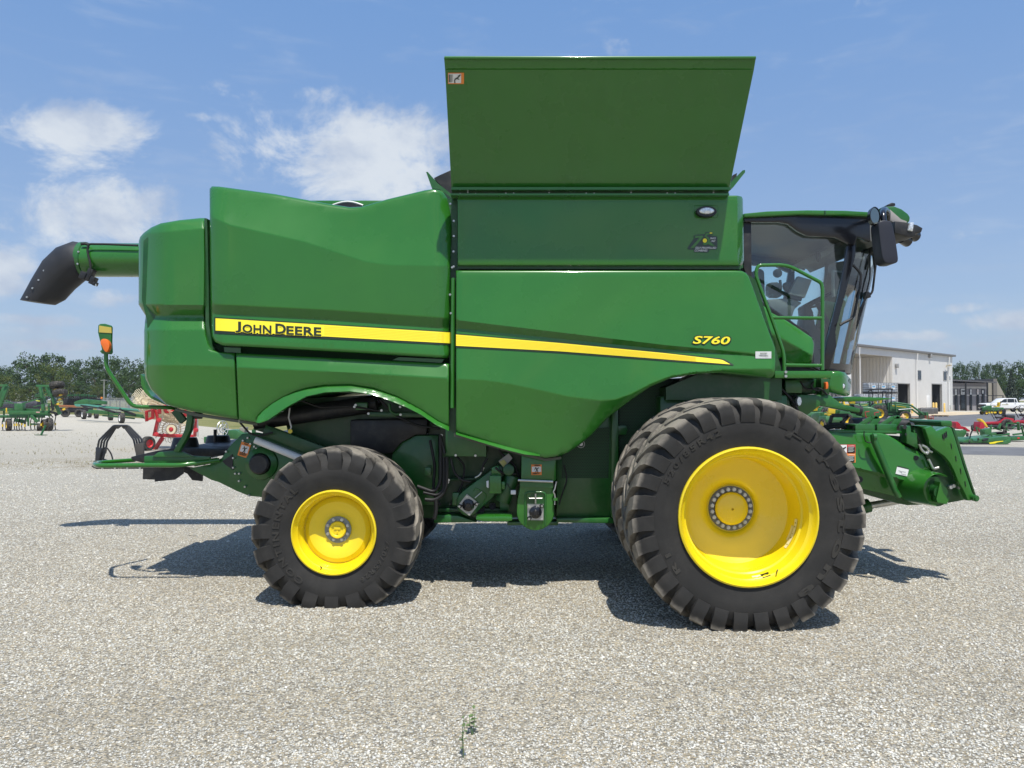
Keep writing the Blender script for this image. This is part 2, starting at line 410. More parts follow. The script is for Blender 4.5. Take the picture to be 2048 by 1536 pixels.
# ================================================================ the combine harvester
YC = 8.70
comb = thing('combine_harvester', 'huge green combine harvester with yellow wheels and raised grain tank cover on the gravel', 'combine harvester', (.2, YC, 0))
def mir(o):                                       # same part on the far side
    c = o.copy(); C.objects.link(c); return c
# ---- bodywork
def fsd():
    f = levels([([(905, 540), (1560, 540)], 7.335), ([(905, 639), (1330, 690), (1500, 706), (1560, 713)], 7.25),
        ([(905, 656), (1330, 699), (1500, 712), (1560, 718)], [7.30, 7.285, 7.262, 7.255]),
        ([(905, 757), (966, 760), (1012, 766), (1075, 779), (1137, 793), (1200, 801), (1231, 799), (1262, 788), (1300, 768), (1345, 750), (1450, 738), (1560, 737)], 7.222),
        ([(905, 880), (1100, 925), (1200, 860), (1300, 800), (1400, 765), (1560, 762)], [7.31, 7.34, 7.31, 7.28, 7.26, 7.25])])
    return f
FS = fsd()
fs_out = [(912, 541), (1470, 541), (1484, 542), (1492, 546), (1497, 553), (1504.5, 572), (1527, 635), (1550, 696), (1551, 722), (1549, 749), (1543, 756), (1440, 746), (1390, 748), (1340, 757),
    (1300, 774), (1262, 800), (1216, 835), (1184, 869), (1160, 889), (1137.5, 904), (1119, 911.5), (1091, 916), (1044, 905), (981, 885), (912, 863)]
shield = sheet('front_side_shield', fs_out, FS, GREEN, comb, thick=.07, edge=.018)
EP = levels([([(415, 372), (540, 384), (720, 415), (850, 380), (910, 400)], [7.44, 7.42, 7.40, 7.42, 7.42]),
    ([(415, 430), (460, 450), (610, 484), (730, 523), (780, 530), (905, 532)], 7.285),
    ([(415, 608), (660, 620), (905, 637)], 7.30), ([(415, 627), (660, 640), (905, 658)], 7.345), ([(415, 690), (905, 718)], 7.285)])
ep_out = K2((65, 400), (63, 125), (80, 108), (130, 110), (500, 160), (850, 225), (1000, 248), (1080, 245), (1250, 195), (1500, 135), (1560, 127), (1620, 140), (1660, 200), (1690, 290),
    (1672, 640), (1668, 1080), (1665, 1240), (1650, 1256), (1000, 1218), (400, 1185), (150, 1172), (100, 1150), (78, 1110), (70, 900))
def epf(x, y):
    e = EP(x, y)
    if x > 870: e += .10*((x-870)/35)**2
    if x < 455: e += .07*((455-x)/37)**2
    return e
epf.curves = EP.curves
engp = sheet('engine_side_panel', ep_out, epf, GREEN, comb, thick=.08, edge=.03)
RH = levels([([(270, 436), (420, 436)], 7.47), ([(270, 470), (420, 455)], 7.40), ([(270, 609), (420, 610)], 7.37), ([(270, 630), (420, 631)], 7.46), ([(270, 634), (420, 635)], 7.46),
    ([(270, 660), (480, 660)], 7.385), ([(270, 729), (400, 731), (480, 734.5)], 7.345), ([(270, 850), (480, 850)], 7.43)])
def rhf(x, y):
    e = RH(x, y)
    if x < 345: e += .24*((345-x)/68)**2
    return e
rhf.curves = RH.curves
rh_out = [(277.5, 482), (280, 474), (287, 466), (302, 455), (321, 446.5), (359, 440), (400, 436), (409, 436), (410, 520), (409, 610), (410, 650), (412, 669), (417, 688), (424, 699.5), (439, 704), (470, 706),
    (471, 735), (476, 839), (420, 829), (385, 823), (352, 815), (332, 809), (320, 797), (302, 779), (291, 757), (287, 730), (288, 728), (288, 662), (291, 631), (277, 609)]
hood = sheet('rear_hood', rh_out, rhf, GREEN, comb, thick=.06, edge=.025, step=8)
m = MB(); m.pprism([(410.5, 436), (414, 437), (417, 560), (418, 650), (424, 690), (430, 699), (424, 699), (416, 685), (411, 650)], 7.42, 7.42, 9.9)
m.build('hood_edge', DKGREEN, comb)
LR = levels([([(465, 706), (700, 717), (905, 728)], 7.36), ([(465, 733.5), (700, 745), (905, 757)], 7.30), ([(465, 850), (700, 800), (905, 868)], 7.38)])
arch_top = [(516, 832), (529, 819), (545, 807), (566, 794), (590, 783), (613, 776), (650, 770), (700, 769), (747, 776), (794, 793), (841, 819), (875, 842), (898, 853)]
arch_bot = [(519, 846.5), (532, 842), (544, 835), (576, 813), (613, 793), (650, 785), (700, 783), (731, 787), (762, 795), (809, 813), (841, 829), (875, 852), (898, 861.5)]
lr_out = [(472, 706), (700, 717.5), (898, 727.5)] + arch_top[::-1] + [(512, 845), (478, 839.5)]
rshield = sheet('rear_side_shield', lr_out, LR, GREEN, comb, thick=.06, edge=.012)
ad = levels([(arch_top, 7.355), (arch_bot, 7.30)])
m = sheet('wheel_arch_lip', [(512, 845)]+arch_top+arch_bot[::-1], ad, GREEN, comb, thick=.09, edge=.006, step=8)
lipt = [(912, 862), (960, 876), (1010, 890), (1050, 901), (1080, 909)]; lipb = [(912, 869), (960, 884), (1010, 899), (1050, 909), (1080, 912)]
sheet('shield_lip', lipt+lipb[::-1], levels([(lipt, 7.33), (lipb, 7.28)]), GREEN, comb, thick=.06, edge=0, step=8)
m = MB(); m.pprism([(908.5, 866), (1044, 905), (1091, 917), (1122, 913), (1122, 918), (1091, 922), (1044, 911), (908.5, 873)], 7.42, 7.40, 7.46)
m.pprism([(352, 817), (385, 825), (516, 846), (516, 851), (385, 831), (352, 821)], 7.48, 7.46, 7.52); m.build('shield_edge_trim', mat('trim_grey', (.10, .11, .08), .6), comb, each=1)
# gap column between the panels
m = MB(); m.pprism([(893, 400), (914, 392), (913, 870), (899, 860), (899, 720), (895, 440)], 7.47, 7.47, 7.60); m.build('corner_post', DKGREEN, comb)
m = MB(); m.tube([P(906, 556, 7.36), P(904.5, 816, 7.36)], .021); m.build('shield_pole', GREEN, comb, ang=60)
m = MB()
for x, y in K2((1672, 228), (1695, 342), (1695, 443), (1693, 546), (1684, 652), (1694, 646), (1670, 833), (1675, 957)):
    p = P(x, y, 7.36); m.cyl(p, p-Vector((0, .02, 0)), .013, .010, 8)
m.build('panel_bolts', STEEL, comb, each=1)
m = MB(); m.cyl(P(931, 797, 7.29), P(931, 797, 7.265), .037, n=20); m.build('panel_latch', BLACK, comb, bev=.004)
m = MB(); m.lathe([(.037, .0), (.045, -.012), (.045, 0)], P(931, 797, 7.27), n=24); m.build('latch_ring', GREEN, comb)
# grain tank
def tkd(x, y): return 7.35 + (0 if x < 1474 else .12*((x-1474)/13)**2)
tk = [(915, 391), (1474, 391), (1483, 393), (1486, 398), (1488, 520), (1484, 531), (915, 531)]
tank = sheet('grain_tank_side', tk, tkd, GREEN, comb, thick=.2, edge=.012)
m = MB(); m.pprism([(915, 531), (1486, 531), (1480, 539), (915, 538)], 7.42, 7.40, 7.60); m.build('tank_lower_flange', DKGREEN, comb)
m = MB(); m.pprism([(916, 396), (1484, 396), (1486, 536), (916, 536)], 7.5, 7.5, 9.95); m.build('grain_tank', GREEN2, comb)
CV = levels([([(880, 113), (1520, 113)], 6.64), ([(880, 137), (1520, 137)], 6.705), ([(880, 139.5), (1520, 139.5)], 6.725), ([(880, 378), (1520, 378)], 7.33)])
cover = sheet('tank_cover', [(888, 115), (1512, 115), (1508, 139), (1462, 361), (1458, 378), (903, 378), (890, 139)], CV, GREEN, comb, thick=.035, edge=.006, step=20)
m = MB(); m.tube([P(889, 116, 6.645), P(1511, 116, 6.645)], .016); m.build('cover_rolled_edge', GREEN, comb, ang=60)
m = MB(); m.pprism([(903, 376), (1459, 376), (1458, 381), (903, 381)], 7.30, 7.27, 7.36); m.pprism([(902, 389), (1456, 389), (1456, 392.5), (902, 392.5)], 7.32, 7.28, 7.40)
m.build('hinge_rail', GREEN, comb, each=1)
m = MB(); m.pprism([(903, 380), (1457, 380), (1457, 391), (903, 391)], 7.35, 7.345, 7.5); m.build('hinge_strip', DKGREEN, comb)
m = MB()
for x, y in K3((182, 899), (228, 889), (228, 902), (276, 899), (457, 895), (504, 895), (671, 901), (717, 891), (717, 903), (764, 901), (940, 896), (988, 896), (1162, 901), (1210, 890), (1212, 903), (1257, 901), (1427, 895), (1475, 895), (1657, 901), (1706, 890), (1708, 903), (1752, 901)):
    p = P(x, y, 7.345); m.cyl(p, p-Vector((0, .018, 0)), .009, .007, 8)
m.build('hinge_bolts', STEEL, comb, each=1)
cc = cover; m = MB()                               # the far and end covers of the tank
q = [P(888, 115, 6.65), P(1512, 115, 6.65), P(1458, 378, 7.33), P(903, 378, 7.33)]
q = [Vector((v.x, 2*YC-v.y, v.z)) for v in q]
m.add(q+[v+Vector((0, .03, -.02)) for v in q], [(0, 1, 2, 3), (4, 7, 6, 5), (0, 4, 5, 1), (1, 5, 6, 2), (2, 6, 7, 3), (3, 7, 4, 0)]); m.build('tank_cover', GREEN, comb)
m = MB(); m.pprism([(852.5, 345), (856, 345), (875, 367), (908, 393), (914, 402), (904, 397), (880, 380), (864, 377)], 7.55, 7.53, 9.8); m.build('rear_tank_flap', GREEN2, comb)
m = MB(); m.pprism([(868, 356), (880, 350), (905, 339), (909, 394), (896, 386)], 7.60, 7.6, 9.7); m.build('flap_seal', BLACK, comb)
m = MB(); m.pprism([(1484, 342), (1489, 341), (1489, 346), (1465, 376), (1458, 378), (1460, 366)], 7.50, 7.48, 9.9); m.build('front_tank_flap', GREEN2, comb)
m = MB(); m.pprism([(1466, 350), (1474, 346), (1472, 362), (1462, 370)], 7.55, 7.55, 9.6); m.build('flap_seal', BLACK, comb)
# work light and decals on the tank
m = MB(); c = P(1412, 424, 7.32)
m.lathe([(.001, -.03), (1, -.03), (1.06, -.012), (1.06, .02)], n=36); m.v = [(c.x+v[0]*.093, c.y+v[1], c.z+v[2]*.050) for v in m.v]; m.build('work_light', BLACK, tank)
m = MB(); m.lathe([(.001, -.045), (.8, -.040), (1, -.028)], n=36); m.v = [(c.x+v[0]*.073, c.y+v[1], c.z+.004+v[2]*.034) for v in m.v]; m.build('light_lens', LENS, tank)
m = MB()
o = [K3((1590, 968)), K3((1735, 968)), K3((1735, 1042)), K3((1590, 1042))]; o = [a[0] for a in o]
m.tube([P(x, y, 7.352) for x, y in o+o[:1]], .004, 6, round_=.03)
for x in (1590+8, 1725): p = P(*K3((x, 1003))[0], 7.35); m.cyl(p, p-Vector((0, .01, 0)), .006, n=8)
m.build('light_bezel', GREEN, tank)
B75 = K3((1550, 1225), (1590, 1165), (1588, 1150), (1605, 1143), (1655, 1140), (1660, 1127), (1700, 1127), (1704, 1140), (1690, 1148), (1722, 1150), (1731, 1160), (1731, 1225), (1722, 1232), (1682, 1232), (1680, 1246), (1672, 1250), (1592, 1248), (1588, 1232), (1560, 1232))
m = MB(); flat_px(m, B75, 7.35, .004); m.build('anniversary_badge', mat('badge_dark', (.035, .055, .045), .4), tank, smooth=False)
m = MB(); flat_px(m, K3((1597, 1148), (1648, 1148), (1644, 1160), (1590, 1224), (1566, 1224), (1622, 1163), (1594, 1163)), 7.35, .008)
flat_px(m, K3((1662, 1132), (1700, 1132), (1697, 1141), (1672, 1143), (1665, 1156), (1652, 1158)), 7.35, .008)
flat_px(m, K3((1662, 1188), (1690, 1186), (1718, 1212), (1690, 1208), (1672, 1196)), 7.35, .008)
c = K3((1658, 1178))[0]; R_ = 27/3.012
flat_px(m, [(c[0]+R_*math.cos(t)*1.05, c[1]+R_*math.sin(t)) for t in np.linspace(-1.4, 2.2, 22)]+[(c[0]+R_*.55*math.cos(t), c[1]+R_*.55*math.sin(t)) for t in np.linspace(2.2, -1.4, 22)], 7.35, .009)
m.build('badge_numerals', GREEN, tank, smooth=False)
m = MB(); flat_px(m, [(c[0]-.8+4.3*math.cos(t), c[1]+4.3*math.sin(t)) for t in np.linspace(0, 2*PI, 24, endpoint=False)], 7.35, .012)
flat_px(m, [(c[0]+11.5+3*math.cos(t), c[1]-15+1.2*math.sin(t)) for t in np.linspace(0, 2*PI, 12, endpoint=False)], 7.35, .012); m.build('badge_dot', DECAL, tank, smooth=False, each=1)
m = MB()
for t_, a, b, y0, y1 in (('SELF-PROPELLED', 1598, 1724, 1228, 1216), ('COMBINES', 1594, 1672, 1244, 1232), ('SINCE', 1687, 1722, 1170, 1159), ('1947', 1692, 1720, 1187, 1176)):
    (xa, ya), (xb, yb) = K3((a, y0), (b, y1)); text_px(m, t_, xa, xb, ya, yb, 7.35, .010, bold=.012, shear=.25)
m.build('badge_lettering', WHITE, tank, smooth=False, each=1)
m = MB(); c_ = K3((108, 167), (205, 235))
def decal(name, x0, y0, x1, y1, depth, parent, colr, pict=None, lift=.005, ang=0):
    """warning sticker: coloured border, white field, pictogram, dark text bars"""
    cx, cy = (x0+x1)/2, (y0+y1)/2; ca, sa = math.cos(ang), math.sin(ang)
    def T(u, v):
        x = (u-.5)*(x1-x0); y = (v-.5)*(y1-y0); return (cx+x*ca-y*sa, cy+x*sa+y*ca)
    q = lambda a, b, c, d: [T(a, b), T(c, b), T(c, d), T(a, d)]
    m = MB(); flat_px(m, q(0, 0, 1, 1), depth, lift); b = m.build(name, colr, parent, smooth=False)
    m = MB()
    for r in pict['white']: flat_px(m, q(*r), depth, lift+.003)
    m.build('sticker_field', WHITE, parent, smooth=False)
    m = MB()
    for r in pict['bars']: flat_px(m, q(*r), depth, lift+.006)
    for pl in pict['fig']:
        flat_px(m, [T(*p) for p in pl], depth, lift+.006)
    m.build('sticker_print', BLACKD, parent, smooth=False); return b
FIGF = [[(.35, .30), (.45, .25), (.50, .33), (.42, .38)], [(.40, .36), (.55, .38), (.62, .52), (.50, .56)], [(.50, .52), (.60, .50), (.45, .72), (.36, .74)], [(.55, .52), (.62, .55), (.66, .74), (.60, .75)], [(.54, .38), (.72, .28), (.74, .33), (.58, .45)], [(.42, .40), (.30, .50), (.28, .46), (.38, .36)]]
decal('falling_hazard_sticker', 896, 145.5, 928, 168, CV, cover, ORANGED, dict(white=[(.04, .08, .82, .92)], bars=[(.06, .15, .12, .85), (.16, .15, .20, .85), (.24, .15, .27, .8)], fig=[[(.38, .62), (.44, .60), (.46, .92), (.40, .92)], [(.40, .56), (.62, .36), (.68, .44), (.46, .64)], [(.60, .30), (.76, .14), (.80, .20), (.68, .42)], [(.62, .5), (.72, .58), (.68, .62), (.56, .56)]]))
# stripes
s1 = K2((95, 983), (1668, 1080), (1668, 1167), (95, 1091))
def line(a, b): return lambda x: a[1]+(b[1]-a[1])*(x-a[0])/(b[0]-a[0])
def strip(name, top, bot, x0, x1, depth, mt, parent, lift, step=10, ends=None):
    tx, ty = zip(*top); bx_, by = zip(*bot); xs = sorted(set(list(np.arange(x0, x1, step))+[x1]+[x for x in tx if x0 < x < x1]+[x for x in bx_ if x0 < x < x1])); vs = []; fs = []; rows = 5
    for x in xs:
        a = float(np.interp(x, tx, ty)); b = float(np.interp(x, bx_, by))
        for k in range(rows): y = a+(b-a)*k/(rows-1); vs.append(P(x, y, depth(x, y)-lift))
    for i in range(len(xs)-1):
        for k in range(rows-1): a = i*rows+k; fs.append((a, a+1, a+rows+1, a+rows))
    m = MB(); m.add(vs, fs); return m.build(name, mt, parent, ang=60)
strip('stripe_border', [(428.5, 634), (899.5, 663)], [(428.5, 667), (899.5, 690)], 428.5, 899.5, epf, BLACKD, engp, .005)
strip('yellow_stripe', [(431, 636.5), (899.5, 664.8)], [(431, 661), (899.5, 686.5)], 431, 899.5, epf, DECAL, engp, .009)
def ylines(pairs, x0, x1, depth, parent):
    m = MB()
    for k in range(1, 7):
        f = k/7.3; xs = np.arange(x0, x1, 12); vs = []; fs = []
        for x in xs:
            a = pairs[0](x); b = pairs[1](x); y = a+(b-a)*f
            for yy in (y-.3, y+.3): vs.append(P(x, yy, depth(x, yy)-.012))
        for i in range(len(xs)-1): fs.append((2*i, 2*i+1, 2*i+3, 2*i+2))
        m.add(vs, fs)
    return m.build('stripe_lines', mat('decal_line', (.88, .60, .02), .4) if 'decal_line' not in bpy.data.materials else bpy.data.materials['decal_line'], parent, smooth=False)
tp = [(912, 667), (1120, 684), (1330, 704.5), (1442, 717), (1450, 719), (1467, 729)]; bt = [(912, 695), (1120, 706), (1330, 722), (1467, 731)]
strip('stripe_border', tp, bt, 912, 1467, FS, BLACKD, shield, .005)
tp2 = [(912, 669), (1120, 686), (1330, 706.3), (1440, 719), (1446, 720.5), (1460, 728.2)]; bt2 = [(912, 691.5), (1120, 702.5), (1330, 718.6), (1461, 728.6)]
strip('yellow_stripe', tp2, bt2, 912, 1460, FS, DECAL, shield, .009)
ylines((lambda x: np.interp(x, [431, 899], [636.5, 664.8]), lambda x: np.interp(x, [431, 899], [661, 686.5])), 648, 899, epf, engp)
ylines((lambda x: np.interp(x, *zip(*tp2)), lambda x: np.interp(x, *zip(*bt2))), 912, 1400, FS, shield)
# lettering: capitals with smaller capitals
def smallcaps(mt, name, parent, lift, bold, dx=0, dy=0):
    m = MB(); sl_ = (667.5-665)/170+.035
    segs = [('J', 238, 272, 1082, 1012), ('OHN', 285, 475, 1084, 1030), ('D', 505, 572, 1090, 1026), ('EERE', 578, 808, 1096, 1042)]
    for t_, a, b, y0, y1 in segs:
        (xa, ya), (xb, yb) = K2((a, y0), (b, y1)); text_px(m, t_, xa-bold*20+dx, xb+bold*20+dx, ya+dy+bold*16, yb+dy-bold*16, epf, lift, slope=.045, bold=bold, space=1.04)
    return m.build(name, mt, parent, smooth=False)
smallcaps(DECAL, 'lettering_outline', engp, .013, .11)
smallcaps(BLACKD, 'maker_lettering', engp, .017, .03)
m = MB(); text_px(m, 'S760', 1383, 1463, 689.5, 669.5, FS, .006, slope=.02, bold=.055, shear=.22, space=1.0); m.build('model_number_outline', BLACKD, shield, smooth=False)
m = MB(); text_px(m, 'S760', 1385.5, 1460.5, 687.5, 671.5, FS, .011, slope=.02, bold=.022, shear=.22, space=1.0); m.build('model_number', DECAL, shield, smooth=False)
m = MB(); flat_px(m, L5((772, 1378), (908, 1378), (908, 1438), (772, 1438)), FS, .005); m.build('paper_label', WHITE, shield, smooth=False)
m = MB(); (xa, ya), (xb, yb) = L5((812, 1400), (872, 1389)); text_px(m, 'RENTED', xa, xb, ya, yb, FS, .009, bold=.04, shear=.2)
for k in range(3): flat_px(m, L5((800, 1409+k*6), (882, 1409+k*6), (882, 1411+k*6), (800, 1411+k*6)), FS, .009)
m.build('label_print', mat('print_grey', (.12, .15, .12), .6), shield, smooth=False)
# ---- inner body
m = MB(); m.pprism([(285, 480), (320, 452), (408, 442), (412, 690), (470, 712), (900, 735), (905, 800), (850, 815), (700, 780), (560, 800), (500, 838), (340, 806), (300, 770), (292, 640), (282, 600)], 7.52, 7.52, 9.9)
m.build('rear_body', DKGREEN, comb, bev=.02)
m = MB(); m.pprism([(424, 400), (890, 425), (893, 715), (440, 690)], 7.55, 7.55, 9.9); m.build('engine_bay', DKGREEN, comb)
m = MB(); m.pprism([(610, 400), (800, 400), (800, 520), (610, 520)], 8.6, 8.6, 10.0); m.build('engine_deck', GREEN, comb, bev=.02)
m = MB(); m.tube([P(x, 411-7.5*math.sin(PI*k/12), 8.58) for k, x in enumerate(np.linspace(664, 726, 13))], .012); m.build('air_intake_ring', WHITE, comb)
m = MB(); m.pprism([(666, 411)]+[(x, 411-5.5*math.sin(PI*k/12)) for k, x in enumerate(np.linspace(668, 722, 13))]+[(724, 411), (724, 420), (666, 420)], 8.585, 8.57, 8.6); m.build('air_intake_screen', BLACK, comb)
m = MB(); m.pprism([(912, 536), (1480, 536), (1545, 700), (1545, 745), (1440, 738), (1340, 750), (1262, 790), (1200, 850), (1130, 880), (912, 800)], 7.46, 7.46, 9.94); m.build('body_core', DKGREEN, comb)
m = MB(); m.pprism([(560, 800), (1560, 745), (1560, 1030), (1240, 1033), (905, 1037), (680, 1030), (600, 960)], 8.05, 8.05, 9.35); m.build('chassis', DKGREEN, comb)
m = MB(); m.pprism([(420, 688), (440, 690), (893, 712), (899, 716), (899, 745), (470, 722), (430, 708)], 7.49, 7.485, 7.6); m.build('slot_shade_backing', mat('shadow_green', (.006, .035, .008), .9), comb)  # added matt backing, the shade of the slot put into its dark colour
# slot between engine panel and lower shield: brackets
m = MB(); m.pprism(K2((165, 1184), (275, 1188), (277, 1222), (168, 1216)), 7.45, 7.43, 7.52); m.pprism(K2((1330, 1250), (1630, 1264), (1615, 1288), (1285, 1270)), 7.44, 7.42, 7.5); m.build('slot_bracket', GREEN, comb, each=1)
# ---- wheels
def make_wheel(R, rr, hw, nl, tyre_prof, lug_st, rim_prof, hubr, nb, boltr, capr, parent, loc, out=-1, lh=.045, name='wheel', skew=1.15, pad=.06, lw0=.03, lw1=.05, hubmat=None):
    """wheel about its own Y axis, outer face towards -Y. tyre_prof: (lateral, radius) from the outer bead over the tread to the inner bead"""
    m = MB(); m.lathe([(r, y) for r, y in rim_prof], n=72); w_ = m.build(name, YELLOW, None, ang=28); w_.parent = parent
    w_.location = Vector(loc)-off(parent); OFF[w_] = Vector((0, 0, 0))
    m = MB(); m.lathe([(r, y) for y, r in tyre_prof], n=96, closed=False)
    m.cur = 1
    for side in (-1, 1):
        for k in range(nl):
            th0 = 2*PI*(k+(.5 if side > 0 else 0))/nl; vs = []; st = lug_st; prev = None
            for i, (wy, r, h, na) in enumerate(st):
                ww = min(wy, hw); th = th0-skew*max(ww, -.05)/R*(1 if out < 0 else -1) ; half = (lw0+(lw1-lw0)*min(1, max(0, wy/hw)))/R
                half *= (1, 1, 1, 1, 1, 1.02, 1.08, 1.2)[i]
                nx, ny = math.cos(na), math.sin(na)       # radial part, lateral part of the outward normal
                for hh, s_ in ((-.012, -1.22), (h, -1), (h, 1), (-.012, 1.22)):
                    rr_ = r+nx*hh; y_ = side*(wy+ny*hh); t_ = th+s_*half
                    vs.append((rr_*math.cos(t_), y_, rr_*math.sin(t_)))
            n = len(st); fs = []
            for i in range(n-1):
                for j in range(3): a = i*4+j; fs.append((a, a+1, a+5, a+4))
            fs += [(0, 1, 2, 3), (n*4-4, n*4-1, n*4-2, n*4-3)]
            m.add(vs, fs)
    m.build('tyre', [LUG, LUG] if R > .9 else [LUGR, LUGR], w_, bev=0, ang=30)
    yh = rim_prof[-1][1]
    m = MB(); m.lathe([(capr*1.02, yh-.012), (hubr, yh-.012), (hubr, yh+.01)], n=48); m.build('hub_ring', hubmat or mat('hub_ring_grey', (.16, .16, .15), .5, metal=.5), w_, ang=30)
    m = MB()
    for i in range(nb):
        t_ = 2*PI*(i+.5)/nb; p = Vector((boltr*math.cos(t_), yh-.012, boltr*math.sin(t_)))
        m.cyl(p, p-Vector((0, .022, 0)), .016 if nb > 9 else .013, n=6); m.cyl(p, p-Vector((0, .008, 0)), .018 if nb > 9 else .016, n=12)
    m.build('wheel_bolts', STEEL, w_, each=2)
    return w_
# front: tall narrow duals
FP = [(-.235, .545), (-.245, .60), (-.262, .68), (-.272, .76), (-.258, .83), (-.228, .882), (-.19, .912), (-.13, .924), (0, .929), (.13, .924), (.19, .912), (.228, .882), (.258, .83), (.272, .76), (.262, .68), (.245, .60), (.235, .545)]
FL = [(-.03, .928, .044, 0), (.06, .927, .045, 0), (.14, .923, .048, .04), (.19, .912, .056, .12), (.222, .886, .076, .62), (.240, .855, .052, 1.1), (.250, .822, .040, 1.3), (.264, .772, .012, 1.5)]
FRIM = [(.560, -.215), (.572, -.235), (.570, -.262), (.556, -.268), (.545, -.25), (.535, -.222), (.512, -.20), (.498, -.14), (.492, -.115), (.478, -.105), (.470, -.02), (.466, .08), (.452, .128), (.444, .133), (.425, .142), (.40, .16), (.33, .185), (.26, .205), (.215, .24), (.205, .262), (.001, .262)]
XF = 1.918; ZF = .918
YF = 6.25+.265
fw = make_wheel(.97, .57, .236, 31, FP, FL, FRIM, .195, 20, .168, .143, comb, (XF, YF, ZF), skew=1.0, lw0=.032, lw1=.060)
m = MB(); m.lathe([(.143, .27), (.143, .225), (.135, .215), (.12, .208), (.05, .200), (.012, .195), (.008, .215), (.001, .215)], n=40); m.build('hub_cap', YELLOW, fw, ang=28)
def tyre_text(w_, txt, r, a0, a1, h, y, parent_mat=TYRE, flip=False):
    """raised lettering round the sidewall from angle a0 to a1 (degrees, clockwise from 12 as seen)"""
    vs, fs = text_verts(txt, .03, 0, 1.35); xa = min(v.x for v in vs); xb = max(v.x for v in vs); za = min(v.y for v in vs); zb = max(v.y for v in vs)
    m = MB(); out = []
    for v in vs:
        a = math.radians(a0+(a1-a0)*(v.x-xa)/(xb-xa)); rr = r+(v.y-za)/(zb-za)*h
        out.append((rr*math.sin(a), y(rr)-.006, rr*math.cos(a)))
    b = len(out); m.add(out, fs)
    ed = {}
    for f in fs:
        for i in range(len(f)):
            e = (f[i], f[(i+1) % len(f)]); ed[e] = ed.get((e[1], e[0]), 0) or 1
    es = [e for f in fs for e in zip(f, f[1:]+f[:1])]; S_ = set(es); bd = [e for e in es if (e[1], e[0]) not in S_]
    m.add([(p[0]*1.0, p[1]+.012, p[2]*1.0) for p in out], [])
    m.f += [(a, b_, b_+b, a+b) for a, b_ in bd]; m.mi += [0]*len(bd)
    return m.build('tyre_lettering', parent_mat, w_, smooth=False)
TYL = tyre_mat('tyre_letter_rubber', (.026, .025, .023), (.046, .043, .037), .3, .7, 4)
sidef = lambda r: -float(np.interp(r, [.545, .60, .68, .76, .83, .885], [.235, .245, .262, .272, .268, .252]))
tyre_text(fw, 'Firestone', .72, 24, 148, .075, sidef, TYL)
tyre_text(fw, '520/85R42', .70, -68, -18, .050, sidef, TYL)
tyre_text(fw, 'R1', .70, 232, 246, .05, sidef, TYL)
def rim_decal(w_, r0, r1, a0, a1, y, mt, name, n=10):
    vs = []; fs = []
    for i in range(n+1):
        a = math.radians(a0+(a1-a0)*i/n)
        for r in (r0, r1): vs.append((r*math.sin(a), y(r), r*math.cos(a)))
    for i in range(n): fs.append((2*i, 2*i+1, 2*i+3, 2*i+2))
    m = MB(); m.add(vs, fs); return m.build(name, mt, w_, ang=60)
PALE = mat('rim_label', (.80, .74, .45), .45)
rimy = lambda r: float(np.interp(r, [.466, .470, .478, .492, .498, .512, .535], [.08, -.02, -.105, -.115, -.14, -.20, -.222]))-.006
rl = lambda k: (lambda r: k)
def barrel_label(w_, a0, a1, y0, y1, mt, name, r0=.4665, r1=.470):
    vs = []; fs = []; n = 8
    for i in range(n+1):
        a = math.radians(a0+(a1-a0)*i/n)
        for y in (y0, y1):
            r = float(np.interp(y, [-.105, -.02, .08], [.478, .470, .466]))-.004
            vs.append((r*math.sin(a), y, r*math.cos(a)))
    for i in range(n): fs.append((2*i, 2*i+1, 2*i+3, 2*i+2))
    m = MB(); m.add(vs, fs); return m.build(name, mt, w_, ang=60)
barrel_label(fw, 96, 128, -.06, -.015, PALE, 'rim_label'); barrel_label(fw, 104, 120, -.005, .03, PALE, 'rim_label')
for k, (a, b) in enumerate(((98, 101), (103, 107), (109, 112), (115, 119), (121, 126))): barrel_label(fw, a, b, -.052, -.024, mat('label_mark', (.35, .30, .06), .5) if k == 0 else bpy.data.materials['label_mark'], 'label_print')
rim_decal(fw, .50, .515, 166, 174, lambda r: rimy(r), PALE, 'rim_label'); rim_decal(fw, .50, .515, 158, 166, lambda r: rimy(r), BLACKD, 'rim_label')
a = math.radians(152); m = MB(); p = Vector((.515*math.sin(a), -.205, .515*math.cos(a))); m.cyl(p, p+Vector((-.01, -.05, .03)), .006, .005, 8); m.build('valve_stem', BLACK, fw)
m = MB(); m.cyl((XF, YF+.31, ZF), (XF, YC-.3, ZF), .16, n=24); m.cyl((XF, 7.9, ZF), (XF, 8.3, ZF), .3, n=24); m.build('axle', DKGREEN, comb)
def wheel_copy(w_, loc, flip=False):
    c = copy_tree(w_, comb); c.location = Vector(loc)-off(comb)
    if flip: c.rotation_euler = (0, 0, PI)
    else: c.rotation_euler = (0, math.radians(4), 0)
    return c
def plain_copy(w_, loc, flip):                     # hidden wheels keep only wheel and tyre
    c = w_.copy(); C.objects.link(c); c.parent = comb; c.location = Vector(loc)-off(comb); c.rotation_euler = (0, 0, PI) if flip else (0, math.radians(6), 0)
    for ch in w_.children:
        if ch.name.split('.')[0] in ('tyre', 'hub_ring', 'hub_cap'):
            d = ch.copy(); C.objects.link(d); d.parent = c
    return c
plain_copy(fw, (XF, YF+.71, ZF), False); plain_copy(fw, (XF, 2*YC-YF-.71, ZF), True); plain_copy(fw, (XF, 2*YC-YF, ZF), True)
